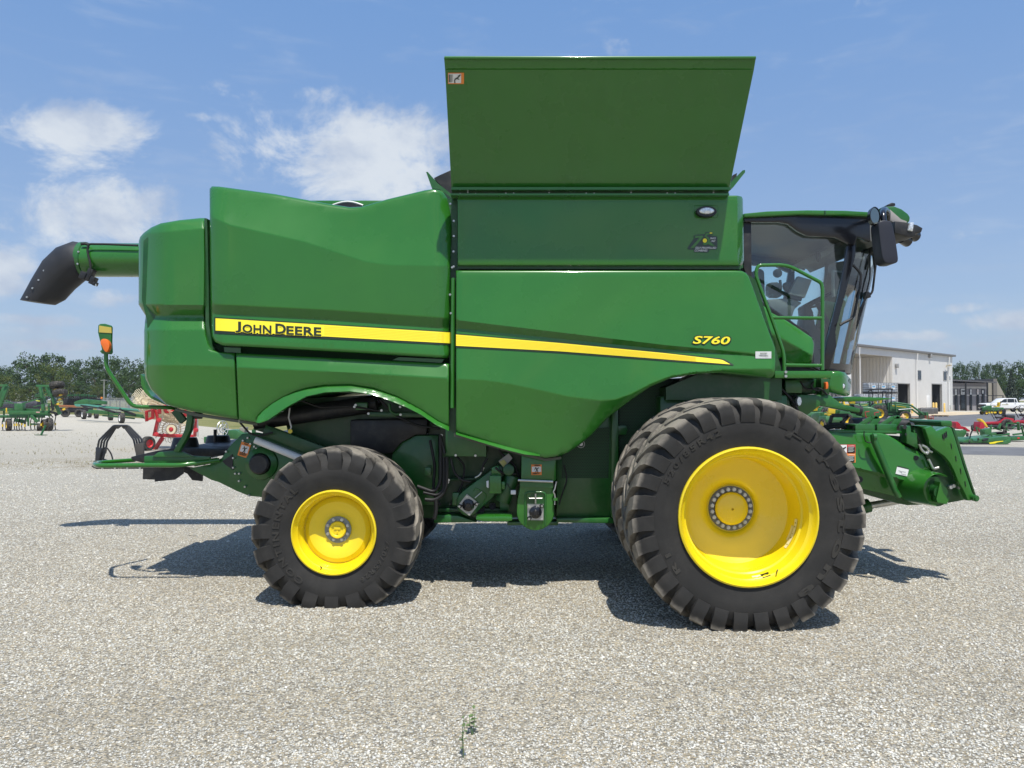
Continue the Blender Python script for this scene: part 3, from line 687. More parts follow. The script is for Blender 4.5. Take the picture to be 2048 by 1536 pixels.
# rear
RP = [(-.27, .36), (-.285, .42), (-.305, .50), (-.312, .57), (-.292, .635), (-.262, .680), (-.215, .708), (-.14, .722), (0, .727), (.14, .722), (.215, .708), (.262, .680), (.292, .635), (.312, .57), (.305, .50), (.285, .42), (.27, .36)]
RL = [(-.03, .726, .040, 0), (.08, .725, .041, 0), (.16, .719, .045, .04), (.22, .707, .052, .12), (.255, .684, .072, .62), (.276, .655, .050, 1.1), (.284, .622, .038, 1.3), (.300, .570, .012, 1.5)]
RRIM = [(.375, -.26), (.386, -.28), (.384, -.30), (.372, -.305), (.362, -.285), (.352, -.26), (.338, -.245), (.330, -.20), (.322, -.185), (.315, -.17), (.311, -.12), (.305, -.117), (.300, -.128), (.26, -.15), (.21, -.145), (.165, -.12), (.145, -.11), (.001, -.11)]
XR = -1.607; ZR = .670; YR = 6.95+.305
rw = make_wheel(.768, .385, .27, 20, RP, RL, RRIM, .122, 8, .098, .078, comb, (XR, YR, ZR), skew=.95, lw0=.036, lw1=.068, hubmat=mat('hub_grey', (.25, .27, .27), .5, metal=.5))
m = MB(); m.lathe([(.078, -.10), (.078, -.145), (.070, -.153), (.055, -.15), (.05, -.145), (.001, -.145)], n=32); m.build('hub_cap', YELLOW, rw, ang=28)
m = MB(); m.box((0, -.149, .018), (.06, .008, .03)); m.box((0, -.149, -.02), (.012, .006, .03)); m.build('cap_mark', YELLOW, rw, bev=.002)
sider = lambda r: -float(np.interp(r, [.36, .42, .50, .57, .635, .685], [.27, .285, .305, .312, .305, .285]))
tyre_text(rw, 'CONTINENTAL', .49, 212, 320, .06, sider, TYL); tyre_text(rw, '750/65R26', .47, 98, 150, .045, sider, TYL)
a = math.radians(200); m = MB(); p = Vector((.345*math.sin(a), -.245, .345*math.cos(a))); m.cyl(p, p+Vector((.0, -.045, .02)), .006, .005, 8); m.build('valve_stem', BLACK, rw)
plain_copy(rw, (XR, 2*YC-YR, ZR), True)
m = MB(); m.cyl((XR, YR-.05, ZR), (XR, 2*YC-YR+.05, ZR), .07, n=20); m.bx(XR-.12, XR+.12, YR+.35, 2*YC-YR-.35, ZR-.1, ZR+.16); m.build('rear_axle', DKGREEN, comb, bev=.01)

# ---- rear underside: chopper, spreader, tailboard
m = MB(); m.pprism(K6((1035, 345), (1120, 335), (1180, 345), (1500, 470), (1560, 760), (1160, 750), (1080, 742), (1000, 710), (890, 655), (840, 640), (700, 565), (830, 540), (905, 500), (960, 420)), 7.80, 7.80, 7.86)
chop = m.build('chopper_side_plate', GREEN2, comb, bev=.006)
m = MB(); m.pprism(K6((1045, 360), (1500, 490), (1550, 750), (1160, 745), (1000, 700), (860, 630), (960, 430)), 7.9, 7.9, 9.5); m.build('chopper_housing', DKGREEN, comb)
c = P(*K6((1152, 537))[0], 7.74); m = MB(); m.lathe([(.001, -.05), (.085, -.05), (.100, -.035), (.105, .08)], c, n=36); m.build('bearing_cap', BLACK, comb)
m = MB(); m.lathe([(.11, .0), (.16, .03), (.175, .09)], c, n=36); m.build('bearing_flange', GREEN2, comb)
m = MB()
for x, y in K6((1048, 387), (1078, 370), (1095, 408), (1120, 425), (1133, 438), (985, 498), (985, 560), (998, 598), (1023, 598), (1022, 645), (1060, 682), (1084, 738), (1218, 530), (1235, 348), (1348, 396), (1460, 442), (940, 457), (798, 538), (606, 467), (626, 420)):
    p = P(x, y, 7.80); m.cyl(p, p-Vector((0, .03, 0)), .012, .010, 8)
m.build('plate_bolts', STEEL, comb, each=1)
m = MB(); m.pprism(K6((912, 520), (975, 475), (980, 575), (930, 540)), 7.795, 7.79, 7.80); m.build('plate_opening', BLACK, comb)
m = MB(); m.tube([P(*K6((1122, 384))[0], 7.70), P(*K6((1420, 505))[0], 7.70)], .036, 14); m.build('lift_strut', WHITE, comb, ang=60)
m = MB(); m.bar(P(*K6((1180, 325))[0], 7.78), P(*K6((1560, 470))[0], 7.78), .06, .13); m.bar(P(*K6((1120, 300))[0], 7.9), P(*K6((1520, 420))[0], 7.9), .08, .05); m.build('channel_beam', DKGREEN, comb, bev=.005, each=1)
decal('entanglement_warning_sticker', 478.5, 885.5, 498.5, 914, 7.795, chop, ORANGED, dict(white=[(.1, .2, .9, .68)], bars=[(.14, .74, .84, .78), (.14, .81, .84, .85), (.14, .88, .7, .91), (.3, .06, .7, .12)], fig=FIGF), ang=.3, lift=.006)
m = MB(); m.cyl(P(*K6((1345, 328))[0], 7.75), P(*K6((1345, 328))[0], 7.72), .022, n=14); m.build('yellow_cap', YELLOW, comb)
m = MB(); m.tube([P(*K6(q)[0], 7.74) for q in ((1343, 180), (1335, 240), (1352, 300), (1345, 320))], .008); m.build('cap_strap', WHITE, comb)
# spreader pan, cones, vanes
m = MB(); m.pprism(K6((325, 492), (480, 455), (640, 430), (1010, 455), (960, 480), (860, 488), (800, 505), (500, 505), (400, 530), (330, 512)), 7.98, 7.98, 9.7); m.build('spreader_pan', BLACK, comb, bev=.006)
for (x0, x1, x2, x3, yt, yb, Y) in ((600, 748, 772, 588, 368, 455, 8.2), (815, 955, 972, 800, 355, 440, 9.1)):
    a, b = P(*K6(((x0+x1)/2, yt))[0], Y), P(*K6(((x2+x3)/2, yb))[0], Y)
    m = MB(); m.lathe([(.001, 0), ((x1-x0)/2/3.2*Y/F*.92, 0), ((x1-x0)/2/3.2*Y/F, -.02), ((x2-x3)/2/3.2*Y/F, b.z-a.z)], (a.x, Y, a.z), axis='Z', n=28); m.build('spreader_cone', BLACK, comb)
m = MB(); q = P(*K6((865, 350))[0], 8.9); m.cyl(q-Vector((0, 0, .1)), q+Vector((0, 0, .06)), .02, n=8); m.build('drive_stub', BLACK, comb)
for k, (a, b) in enumerate(((-.55, .25), (.55, -.2))):
    pass
m = MB(); m.pprism(K6((410, 555), (480, 555), (481, 636), (407, 634)), 8.0, 7.98, 8.0); m.pprism(K6((478, 555), (668, 555), (665, 598), (612, 637), (484, 650)), 7.85, 7.83, 7.85)
m.pprism(K6((670, 556), (715, 560), (782, 595), (780, 647), (720, 640), (690, 600), (668, 590)), 8.2, 8.19, 8.23); m.build('spreader_vanes', BLACK, comb, each=1)
m = MB(); o = K6((410, 487), (520, 484), (720, 486), (830, 492), (830, 512), (760, 520), (680, 532), (600, 540), (410, 552)); m.pprism(o, 7.72, 7.72, 7.76); m.build('deflector_plate', GREEN2, comb, bev=.004)
m = MB(); m.pprism(K6((460, 492), (500, 462), (600, 452), (660, 462), (735, 494)), 7.70, 7.70, 7.74); m.build('arm_bracket', GREEN2, comb, bev=.004)
p = [K6(q)[0] for q in ((700, 205), (697, 260), (685, 320), (660, 375), (635, 415), (612, 460))]
m = MB(); m.pprism([(x-5.5, y) for x, y in p]+[(x+6.5, y) for x, y in p[::-1]], 7.66, 7.66, 7.74); m.build('support_arm', GREEN2, comb, bev=.008)
m = MB(); m.bar(P(*K6((608, 195))[0], 7.8), P(*K6((665, 265))[0], 7.8), .05, .07); m.build('arm_strut', DKGREEN, comb)
m = MB(); m.cyl(P(385, 831, 7.7), P(404, 831, 7.7), .034, n=16); m.build('tail_lamp', BLACK, comb, bev=.004, each=1)
m = MB(); m.tube([P(*K6(q)[0], Y) for q, Y in (((350, 512), 8.5), ((105, 530), 8.1), ((92, 540), 7.7), ((120, 548), 7.6), ((420, 545), 7.6), ((640, 546), 7.6), ((740, 532), 7.66), ((890, 512), 7.78))], .023, 10, round_=.12)
m.build('tailboard_rail', GREEN, comb, ang=60)
m = MB(); m.bar(P(*K6((730, 537))[0], 7.66), P(*K6((880, 512))[0], 7.78), .03, .05); m.build('rail_bracket', DKGREEN, comb)
# marker arm with reflector
m = MB(); m.tube([P(x, y, Y) for x, y, Y in ((212, 708, 7.55), (212, 735, 7.55), (264, 813, 7.6), (338, 815, 7.75), (352, 817, 7.85))], .020, 10, round_=.06); m.build('marker_arm', GREEN, comb, ang=60)
o = K1((525, 612), (535, 604), (560, 603), (590, 612), (596, 622), (594, 700), (597, 755), (590, 765), (545, 762), (533, 748), (545, 740), (536, 700), (524, 650))
m = MB(); m.pprism(o, 7.55, 7.53, 7.56); mk = m.build('marker_plate', GREEN2, comb, bev=.005)
m = MB(); m.pprism(K1((526, 612), (590, 622), (592, 652), (526, 648)), 7.528, 7.524, 7.53); m.build('reflector_strip', mat('reflector_amber', (.50, .40, .08), .4), mk)
m = MB(); m.pprism(smooth_poly(K1((545, 685), (570, 682), (590, 705), (590, 735), (575, 758), (560, 745), (550, 720), (541, 710)), 2), 7.52, 7.48, 7.53); m.build('amber_lamp', ORANGE, mk, bev=.006)
m = MB(); m.pprism([(281, 748), (285, 752), (292, 775), (302, 791), (320, 800), (334, 811), (322, 806), (302, 797), (288, 783), (282, 768)], 8.2, 8.2, 9.2); m.build('rear_bumper_flap', GREEN, comb)
# ---- unloading auger folded back along the far side
YA = 10.15
a, b = P(276+6, 522, YA), P(172, 520, YA)
m = MB(); m.cyl(a+Vector((3.2, 0, 0)), b, .222, n=40); aug = m.build('unloading_auger', GREEN, comb, ang=40)
m = MB(); m.lathe([(.224, -.04), (.236, -.03), (.236, .03), (.224, .04)], P(170, 520, YA), axis='X', n=36); m.build('auger_collar', GREEN2, aug)
sp = [((168, 522), .235, .235), ((158, 522), .262, .25), ((140, 530), .272, .25), ((118, 550), .262, .24), ((97, 579), .235, .22), ((76, 605), .205, .20)]
vs = []; fs = []; n = 28
ax = [Vector((1, 0, 0)), Vector((.96, 0, .2)).normalized(), Vector((.85, 0, .5)).normalized(), Vector((.74, 0, .67)).normalized(), Vector((.6, 0, .8)).normalized(), Vector((.12, 0, .99)).normalized()]
for ((x, y), r1, r2), t in zip(sp, ax):
    c = P(x, y, YA); u = Vector((-t.z, 0, t.x)); v = Vector((0, 1, 0))
    for i in range(n): q = 2*PI*i/n; vs.append(c+u*r1*math.cos(q)+v*r2*math.sin(q))
for j in range(len(sp)-1):
    for i in range(n): fs.append((j*n+i, j*n+(i+1) % n, (j+1)*n+(i+1) % n, (j+1)*n+i))
fs += [tuple(range(n)), tuple(range((len(sp)-1)*n, len(sp)*n))]
m = MB(); m.add(vs, fs); m.build('auger_spout', mat('spout_rubber', (.022, .023, .026), .55, var=.2, vscale=4), aug, ang=50)
m = MB()
for x, y in K1((418, 222), (414, 286), (236, 322), (208, 372), (176, 415), (146, 462)): p = P(x, y, YA-.21); m.cyl(p, p-Vector((0, .02, 0)), .012, n=8)
m.build('spout_bolts', STEEL, aug, each=1)
m = MB(); m.tube([P(x, y, YA-.24) for x, y in K1((730, 188), (560, 181), (470, 180), (462, 215), (478, 280), (482, 330), (470, 350))], .014, 8, round_=.03)
m.tube([P(x, y, YA-.2) for x, y in K1((430, 180), (452, 178), (470, 184))], .02); m.build('auger_cable', RUB, aug)
m = MB()
for x, y, sx, sz in ((450, 350, .10, .10), (478, 345, .07, .16), (495, 375, .06, .10), (505, 392, .03, .05)):
    m.box(P(*K1((x, y))[0], YA-.2), (sx, .1, sz), M=Matrix.Rotation(.4, 4, 'Y'))
m.build('spout_lamp', BLACK, aug, bev=.008, each=1)
m = MB(); m.cyl(P(*K1((505, 392))[0], YA-.22), P(*K1((508, 402))[0], YA-.22), .012, n=8); m.build('lamp_hardware', STEEL, aug)

# ---- middle underside
m = MB(); m.pprism(K7((610, 300), (872, 300), (872, 490), (610, 488)), 7.62, 7.62, 7.9); m.build('access_box', GREEN2, comb, bev=.004)
m = MB()
for x, y in K7((677, 481), (803, 483), (587, 353), (632, 640), (627, 655), (203, 195), (322, 172), (38, 160), (30, 172), (120, 215), (325, 222), (1058, 642)): p = P(x, y, 7.62 if y > 470 else 7.7); m.cyl(p, p-Vector((0, .02, 0)), .012, n=8)
m.build('underside_bolts', STEEL, comb, each=1)
m = MB(); m.pprism(K7((0, 255), (500, 245), (490, 350), (420, 352), (330, 400), (270, 470), (0, 470)), 7.85, 7.85, 8.04); m.build('fuel_tank_shield', BLACK, comb, bev=.02)
m = MB(); m.pprism(K7((270, 470), (330, 400), (420, 355), (565, 352), (565, 800), (430, 800), (270, 640)), 7.90, 7.90, 8.04); m.build('side_cover', GREEN2, comb, bev=.01)
m = MB(); m.pprism(K7((120, 205), (600, 210), (600, 240), (120, 235)), 7.72, 7.72, 7.78); m.pprism(K7((-120, 60), (600, 95), (600, 110), (-120, 80)), 7.7, 7.7, 7.78)
m.pprism(K7((560, 820), (1010, 820), (1010, 845), (560, 845)), 7.80, 7.78, 7.9); m.pprism(K7((630, 630), (860, 625), (860, 640), (630, 645)), 7.9, 7.88, 8.04); m.build('frame_rails', DKGREEN, comb, bev=.006, each=1)
m = MB(); m.cyl(P(*K6((1120, 265))[0], 7.9), P(*K6((1900, 150))[0], 7.9), .09, n=16); m.cyl(P(560, 835, 8.0), P(760, 800, 8.0), .06, n=12); m.build('exhaust_pipe', BLACK, comb, each=1)
def hose(pts, r=.018, Y=7.6, cr=K7, par=comb, rd=.08, nm='hydraulic_hose', mt=RUB):
    m = MB(); m.tube([P(*cr(q[:2])[0], q[2] if len(q) > 2 else Y) for q in pts], r, 8, round_=rd); return m.build(nm, mt, par, ang=70)
hose([(578, 352), (580, 500), (578, 660), (540, 720), (430, 680)]); hose([(620, 495), (617, 680), (590, 740), (540, 770), (480, 765)]); hose([(600, 495), (600, 700), (560, 740), (470, 720)], .014)
hose([(645, 500), (665, 590), (710, 640), (770, 650)], .012); hose([(550, 760), (552, 840), (540, 890)], .02); hose([(250, 150), (258, 200), (290, 220), (320, 218)], .014, 7.7, mt=GREEN2); hose([(575, 352), (600, 440), (605, 470)], .016)
hose([(880, 500), (850, 545), (842, 590)], .01)
# slanted elevator
eo = K7((745, 875), (700, 845), (677, 800), (690, 745), (735, 700), (900, 580), (955, 540), (1010, 560), (1000, 620), (930, 740), (850, 810), (800, 860))
m = MB(); m.pprism(smooth_poly(eo, 1), 7.66, 7.66, 8.0); el = m.build('tailings_elevator', GREEN2, comb, bev=.012)
def bearing(cx, cy, ang, Y, par):
    m = MB(); c = P(*K7((cx, cy))[0], Y); R_ = Matrix.Rotation(ang, 4, 'Y')
    m.box(c, (.155, .012, .155), M=R_); m.build('bearing_plate', mat('bare_plate', (.45, .45, .42), .45, metal=.6) if 'bare_plate' not in bpy.data.materials else bpy.data.materials['bare_plate'], par)
    m = MB(); m.lathe([(.001, -.05), (.022, -.05), (.026, -.035), (.048, -.03), (.060, -.02), (.062, 0)], c, n=28)
    for s in (-1, 1):
        q = c+(R_ @ Vector((s*.058, 0, s*.058))); m.cyl(q+Vector((0, -.006, 0)), q-Vector((0, .025, 0)), .022, .018, 12)
    m.build('bearing_housing', BLACKG, par)
    m = MB()
    for a, b in ((1, 1), (-1, -1), (1, -1), (-1, 1)):
        q = c+(R_ @ Vector((a*.062, 0, b*.062))); m.cyl(q-Vector((0, .02, 0)), q-Vector((0, .034, 0)), .011, n=8)
    m.build('bearing_bolts', STEEL, par, each=1)
bearing(757, 800, math.radians(38), 7.64, el)
hose([(790, 710), (800, 690), (850, 715), (875, 735), (850, 800), (820, 830)], .006, 7.655, nm='door_seam', par=el, mt=GREEN)
hose([(800, 755), (845, 715)], .006, 7.64, nm='tension_rod', par=el, mt=STEEL); hose([(800, 625), (830, 610), (858, 560)], .008, 7.62, nm='latch_handle', par=el, mt=STEEL)
m = MB(); m.pprism(K7((893, 612), (967, 612), (970, 722), (962, 728), (893, 726)), 7.48, 7.48, 7.62); m.pprism(K7((905, 560), (945, 545), (968, 580), (966, 612), (905, 612)), 7.56, 7.55, 7.64); m.pprism(K7((967, 650), (992, 650), (992, 700), (967, 702)), 7.5, 7.5, 7.6)
m.build('gearbox_guard', GREEN, el, bev=.012, each=1)
m = MB(); m.pprism(K7((872, 648), (888, 644), (888, 692), (880, 690), (874, 684)), 7.5, 7.5, 7.54); m.box(P(*K7((1045, 718))[0], 7.5), (.05, .04, .04)); m.build('connector', WHITE, el, bev=.004, each=1)
m = MB(); m.pprism(K7((950, 520), (1015, 470), (1040, 500), (985, 562)), 7.58, 7.57, 7.60); m.build('instruction_plate', GREY, el)
m = MB(); m.pprism(K7((956, 524), (985, 508), (1004, 532), (982, 556)), 7.565, 7.56, 7.57); m.build('plate_print', mat('plate_mark', (.40, .38, .12), .5), el)
m = MB(); m.cyl(P(*K7((1015, 575))[0], 7.62), P(*K7((1015, 575))[0], 7.5), .055, n=20); m.cyl(P(*K7((1040, 610))[0], 7.6), P(*K7((975, 780))[0], 7.6), .075, n=20); m.build('elevator_drive', DKGREEN, el, bev=.006)
hose([(1000, 660), (1045, 715)], .004, 7.5, par=el); hose([(1060, 600), (980, 600), (930, 560)], .012, 7.55, par=el)
# upright elevator boot
bo = L4((862, 250), (1282, 250), (1282, 600), (1235, 630), (1248, 760), (1256, 960))
bc = L4((1030, 985))[0]; rr = 226/6.024
bo += [(bc[0]+rr*math.cos(t), bc[1]+rr*math.sin(t)) for t in np.linspace(-.05, PI+.05, 26)]+L4((812, 850), (840, 700), (855, 620))
m = MB(); m.pprism(bo, 7.50, 7.50, 7.95); bt_ = m.build('elevator_boot', GREEN, comb, bev=.01)
decal('entanglement_warning_sticker', 1062.5, 929, 1083.5, 950, 7.50, bt_, ORANGED, dict(white=[(.06, .2, .94, .7)], bars=[(.3, .05, .8, .13), (.2, .80, .8, .86), (.1, .88, .5, .92)], fig=FIGF), lift=.006)
m = MB(); m.tube([P(*L4(q)[0], 7.46) for q in ((820, 605), (1240, 622))], .012, 8); m.build('hinge_rod', STEEL, bt_)
m = MB(); m.pprism(L4((842, 595), (1240, 612), (1240, 690), (842, 680)), 7.495, 7.47, 7.50); m.build('boot_door_ledge', GREEN2, bt_)
hose([(905, 1150), (907, 770), (940, 748), (1120, 748), (1152, 775), (1145, 1150)], .010, 7.49, L4, bt_, .03, 'door_rib', GREEN2)
m = MB(); m.pprism(smooth_poly(L4((925, 770), (1145, 770), (1140, 1100), (945, 1080)), 1), 7.497, 7.492, 7.499); m.build('door_recess', DKGREEN, bt_)
bearing(1187, 845, 0, 7.485, bt_)
hose([(1188, 728), (1188, 790)], .010, 7.45, K7, bt_, 0, 'tension_rod', STEEL); hose([(1146, 758), (1230, 758)], .006, 7.455, K7, bt_, 0, 'tension_bar', STEEL)
hose([(1283, 620), (1262, 720), (1243, 745), (1268, 790), (1262, 900)], .008, 7.47, L4, bt_, .03, 'latch_handle', STEEL)
m = MB(); m.pprism(K7((1302, 757), (1328, 757), (1328, 772), (1302, 772)), 7.45, 7.45, 7.5); m.build('latch_tab', GREEN, bt_)
m = MB(); m.pprism(smooth_poly(L4((310, 1045), (740, 1038), (752, 1060), (750, 1095), (720, 1095), (690, 1108), (320, 1100)), 1), 7.40, 7.40, 7.75); m.build('step_plate', GREEN, comb, bev=.012)
m = MB(); m.pprism(L4((690, 1095), (1300, 1095), (1300, 1140), (690, 1140)), 7.75, 7.7, 7.9); m.pprism(K7((1322, 885), (1685, 885), (1690, 918), (1322, 912)), 7.70, 7.70, 7.95); m.pprism(K7((550, 845), (700, 850), (820, 890), (550, 895)), 7.9, 7.7, 7.95)
m.build('sill_beam', GREEN2, comb, bev=.008, each=1)
m = MB(); m.pprism(K7((1322, 480), (1670, 180), (1672, 876), (1322, 876)), 7.78, 7.78, 8.04); m.build('fan_housing', GREEN2, comb, bev=.006)
m = MB(); m.pprism(K7((1360, 480), (1420, 420), (1560, 310), (1660, 300), (1652, 628), (1355, 628)), 7.775, 7.77, 7.782); m.build('screen_panel', PERF, comb)
m = MB(); m.pprism(K7((1672, 175), (1715, 130), (1720, 880), (1672, 880)), 7.72, 7.70, 8.04); m.build('front_post', GREEN2, comb, bev=.006)
m = MB(); m.pprism(K7((1722, 140), (1920, 20), (2250, 0), (2250, 560), (1722, 560)), 7.85, 7.83, 8.04); m.build('screen_panel', PERF, comb)
c = P(*K7((1478, 410))[0], 7.76); m = MB()
for t in np.linspace(0, 2*PI, 20, endpoint=False): p = c+Vector((.036*math.cos(t), 0, .036*math.sin(t))); m.cyl(p, p-Vector((0, .008, 0)), .004, n=6)
m.cyl(c, c-Vector((0, .012, 0)), .02, n=12); m.build('chain_sprocket', STEEL, comb)
m = MB(); m.pprism(K7((1690, 290), (1765, 290), (1775, 320), (1765, 350), (1690, 350)), 7.75, 7.73, 7.76); m.build('bracket_tab', GREEN2, comb, bev=.006)
m = MB(); m.pprism([(1320, 792), (1575, 790), (1575, 920), (1320, 920)], 7.6, 7.6, 8.0); m.build('transmission_cover', GREEN2, comb, bev=.02)
m = MB(); m.pprism([(1395, 748), (1560, 752), (1560, 800), (1330, 800), (1330, 775)], 7.55, 7.5, 8.0); m.build('fender_liner', DKGREEN, comb)
# ================================================================ cab
YN = 7.85; YFAR = 9.55
def both(name, px, mt, th=.06, Y=YN, bev=.006, par=comb):
    """a cab side piece and its twin on the far side"""
    for k in (0, 1):
        m = MB(); q = [P(x, y, Y) for x, y in px]; xz = [(v.x, v.z) for v in q]
        y0 = Y if k == 0 else 2*YC-Y-th
        m.prism(xz, y0, y0+th); m.build(name, mt, par, bev=bev)
roof = K4((150, 165), (150, 152), (300, 138), (560, 131), (800, 134), (950, 143), (980, 160), (975, 172), (760, 165), (500, 160), (150, 178))
m = MB(); m.pprism(roof, 7.78, 7.76, 9.64); m.build('cab_roof', GREEN, comb, bev=.012)
m = MB(); m.pprism(K4((668, 132), (676, 132), (678, 160), (670, 160)), 7.755, 7.752, 7.77); m.build('roof_seam', DKGREEN, comb)
m = MB(); m.pprism(K4((150, 172), (500, 158), (760, 163), (985, 172), (1040, 185), (1060, 240), (1010, 300), (1000, 345), (985, 360), (960, 330), (905, 320), (880, 260), (500, 215), (160, 205)), 7.86, 7.84, 9.56); m.build('roof_liner', mat('headliner', (.20, .205, .20), .9), comb, bev=.01)
both('side_visor', K4((150, 178), (500, 160), (960, 172), (965, 330), (880, 300), (862, 355), (820, 342), (740, 300), (560, 292), (500, 262), (440, 215), (380, 205), (160, 205)), BLACKG, .05, 7.80)
both('rear_pillar', K4((152, 172), (172, 200), (200, 205), (205, 612), (196, 600), (152, 500)), BLACK, .06, 7.83)
both('front_pillar', K4((822, 338), (868, 330), (868, 420), (740, 900), (745, 1000), (725, 1060), (700, 1150), (655, 1150), (690, 960), (760, 680), (800, 480)), BLACKG, .05, 7.83)
both('lower_frame', K4((235, 690), (300, 735), (430, 822), (560, 905), (600, 950), (604, 1110), (640, 1150), (640, 1158), (570, 1120), (590, 960), (420, 840), (250, 740)), BLACK, .05, 7.84)
for k in (0, 1):
    q = [P(x, y, YN) for x, y in K4((190, 205), (430, 210), (520, 280), (740, 292), (830, 340), (800, 490), (690, 960), (660, 1150), (605, 1150), (600, 950), (430, 822), (235, 690), (200, 600))]
    Yg = 7.865 if k == 0 else 2*YC-7.865
    m = MB(); m.add([(v.x, Yg, v.z) for v in q], [tuple(range(len(q)))]); m.build('side_window', GLASS, comb, smooth=False)
# bowed windscreen
vs = []; fs = []; nu, nv = 18, 14
for j in range(nv+1):
    t = j/nv; a = P(1712-(1712-1652)*t, 477+(745-477)*t, YN); cxx = P(1742-(1742-1687)*t, 480+(745-480)*t, YC).x
    for i in range(nu+1):
        u = i/nu*2-1; vs.append((a.x+(cxx-a.x)*(1-abs(u)**2.3), YC+u*(YC-YN-.01), a.z))
for j in range(nv):
    for i in range(nu): p = j*(nu+1)+i; fs.append((p, p+1, p+nu+2, p+nu+1))
m = MB(); m.add(vs, fs); m.build('windscreen', GLASS, comb, ang=60)
m = MB()
m.add([(v[0]+.004, v[1], v[2]) for v in vs[(nu+1)*(nv-1):]], [(j*(nu+1)+i, j*(nu+1)+i+1, (j+1)*(nu+1)+i+1, (j+1)*(nu+1)+i) for j in range(1) for i in range(nu)]); m.build('windscreen_frit', BLACKG, comb, ang=60)
m = MB(); m.pprism(K4((600, 955), (605, 1150), (700, 1150), (745, 1000), (730, 1060), (650, 1070), (620, 1000)), 8.0, 8.0, 9.4); m.build('cab_foot_well', BLACK, comb)
# cab floor, rear wall and interior
m = MB(); m.pprism([(1500, 735), (1690, 740), (1690, 752), (1500, 752)], 7.9, 7.9, 9.5); m.pprism(K4((196, 600), (300, 735), (430, 822), (600, 950), (600, 1150), (350, 1150), (250, 900)), 7.95, 7.93, 7.99); m.build('cab_floor', BLACK, comb)
m = MB(); m.pprism([(1489, 520), (1500, 520), (1512, 620), (1512, 745), (1489, 745)], 7.9, 7.9, 9.5); m.build('cab_rear_wall', BLACK, comb)
def ibox(name, cr, Y, d, mt, bev=.02, y0=None, sm=0):
    m = MB(); pts = smooth_poly(cr, sm) if sm else cr; m.pprism(pts, Y, Y, Y+d); return m.build(name, mt, comb, bev=bev)
ibox('seat_cushion', [(1520, 655), (1580, 652), (1592, 662), (1588, 680), (1520, 682)], 8.4, .55, SEAT, .03)
ibox('seat_backrest', [(1506, 545), (1518, 535), (1530, 540), (1532, 600), (1540, 660), (1515, 664), (1505, 610)], 8.45, .5, SEAT, .03)
ibox('armrest_console', K4((300, 700), (460, 690), (530, 720), (480, 760), (460, 830), (330, 790)), 8.1, .28, INTER)
ibox('display_monitor', K4((500, 550), (590, 575), (545, 690), (440, 665)), 8.05, .06, INTER, .008)
ibox('control_lever', K4((405, 600), (430, 585), (465, 592), (450, 640), (420, 650)), 8.1, .06, BLACK, .01, sm=1)
hose([(330, 620), (400, 660), (470, 690), (520, 700)], .022, 8.1, K4, comb, .05, 'monitor_arm', BLACK)
ibox('steering_column', K4((540, 740), (575, 725), (600, 780), (612, 860), (660, 930), (650, 1120), (580, 1120), (560, 940), (530, 870), (545, 800)), 8.5, .22, BLACK, .02)
c = P(1632, 602, 8.65); vs = []; m = MB()
Rw = Matrix.Rotation(math.radians(-28), 3, 'Y')
m.tube([c+Rw @ Vector((.2*math.cos(t), .2*math.sin(t), 0)) for t in np.linspace(0, 2*PI, 33)], .016, 8); m.tube([c+Rw @ Vector((-.2, 0, 0)), c+Rw @ Vector((0, 0, -.06)), c+Rw @ Vector((.2, 0, 0))], .014)
m.tube([c, c+Rw @ Vector((-.0, 0, -.35))], .03); m.build('steering_wheel', BLACK, comb, ang=60)
ibox('corner_display', K4((723, 510), (790, 518), (790, 600), (770, 670), (727, 685)), 8.0, .05, GREY, .006)
ibox('corner_screen', K4((735, 525), (780, 530), (775, 660), (737, 670)), 7.995, .01, mat('screen_off', (.05, .07, .07), .2), .0)
ibox('visor_rail', K4((640, 400), (790, 320), (810, 340), (650, 440)), 8.3, .9, INTER, .01)
ibox('pillar_trim', K4((680, 310), (694, 310), (700, 450), (640, 900), (625, 900), (672, 600)), 9.0, .03, INTER, .004)
hose([(625, 400), (618, 430), (628, 460), (640, 440), (636, 410), (625, 400)], .012, 8.3, K4, comb, .05, 'interior_mirror', BLACK)
m = MB(); m.pprism(smooth_poly(K4((296, 620), (310, 592), (385, 588), (398, 640), (395, 690), (300, 690)), 1), 10.2, 10.2, 10.26); m.pprism(smooth_poly([(1556+9*math.cos(t), 546+9*math.sin(t)) for t in np.linspace(0, 2*PI, 14, endpoint=False)], 0), 10.2, 10.2, 10.24)
m.tube([P(1560, 560, 10.25), P(1562, 580, 10.25)], .02); m.build('far_mirror', BLACK, comb, bev=.01)
# green panel below the door glass
gp = K4((232, 700), (330, 785), (430, 838), (560, 925), (588, 945), (602, 985), (598, 1040), (586, 1108), (425, 1112), (408, 1060), (345, 1100), (340, 1000), (300, 900), (255, 790))
GPD = levels([([(1500, 590), (1650, 690)], 7.80), ([(1500, 640), (1650, 725)], 7.72), ([(1500, 735), (1650, 735)], 7.78)])
sheet('cab_side_panel', gp, GPD, GREEN, comb, thick=.05, edge=.02, step=8)
m = MB(); m.pprism([(1490, 545), (1512, 560), (1535, 640), (1562, 735), (1562, 752), (1530, 752), (1500, 600)], 7.70, 7.70, 7.9); m.build('cab_step_housing', DKGREEN, comb)
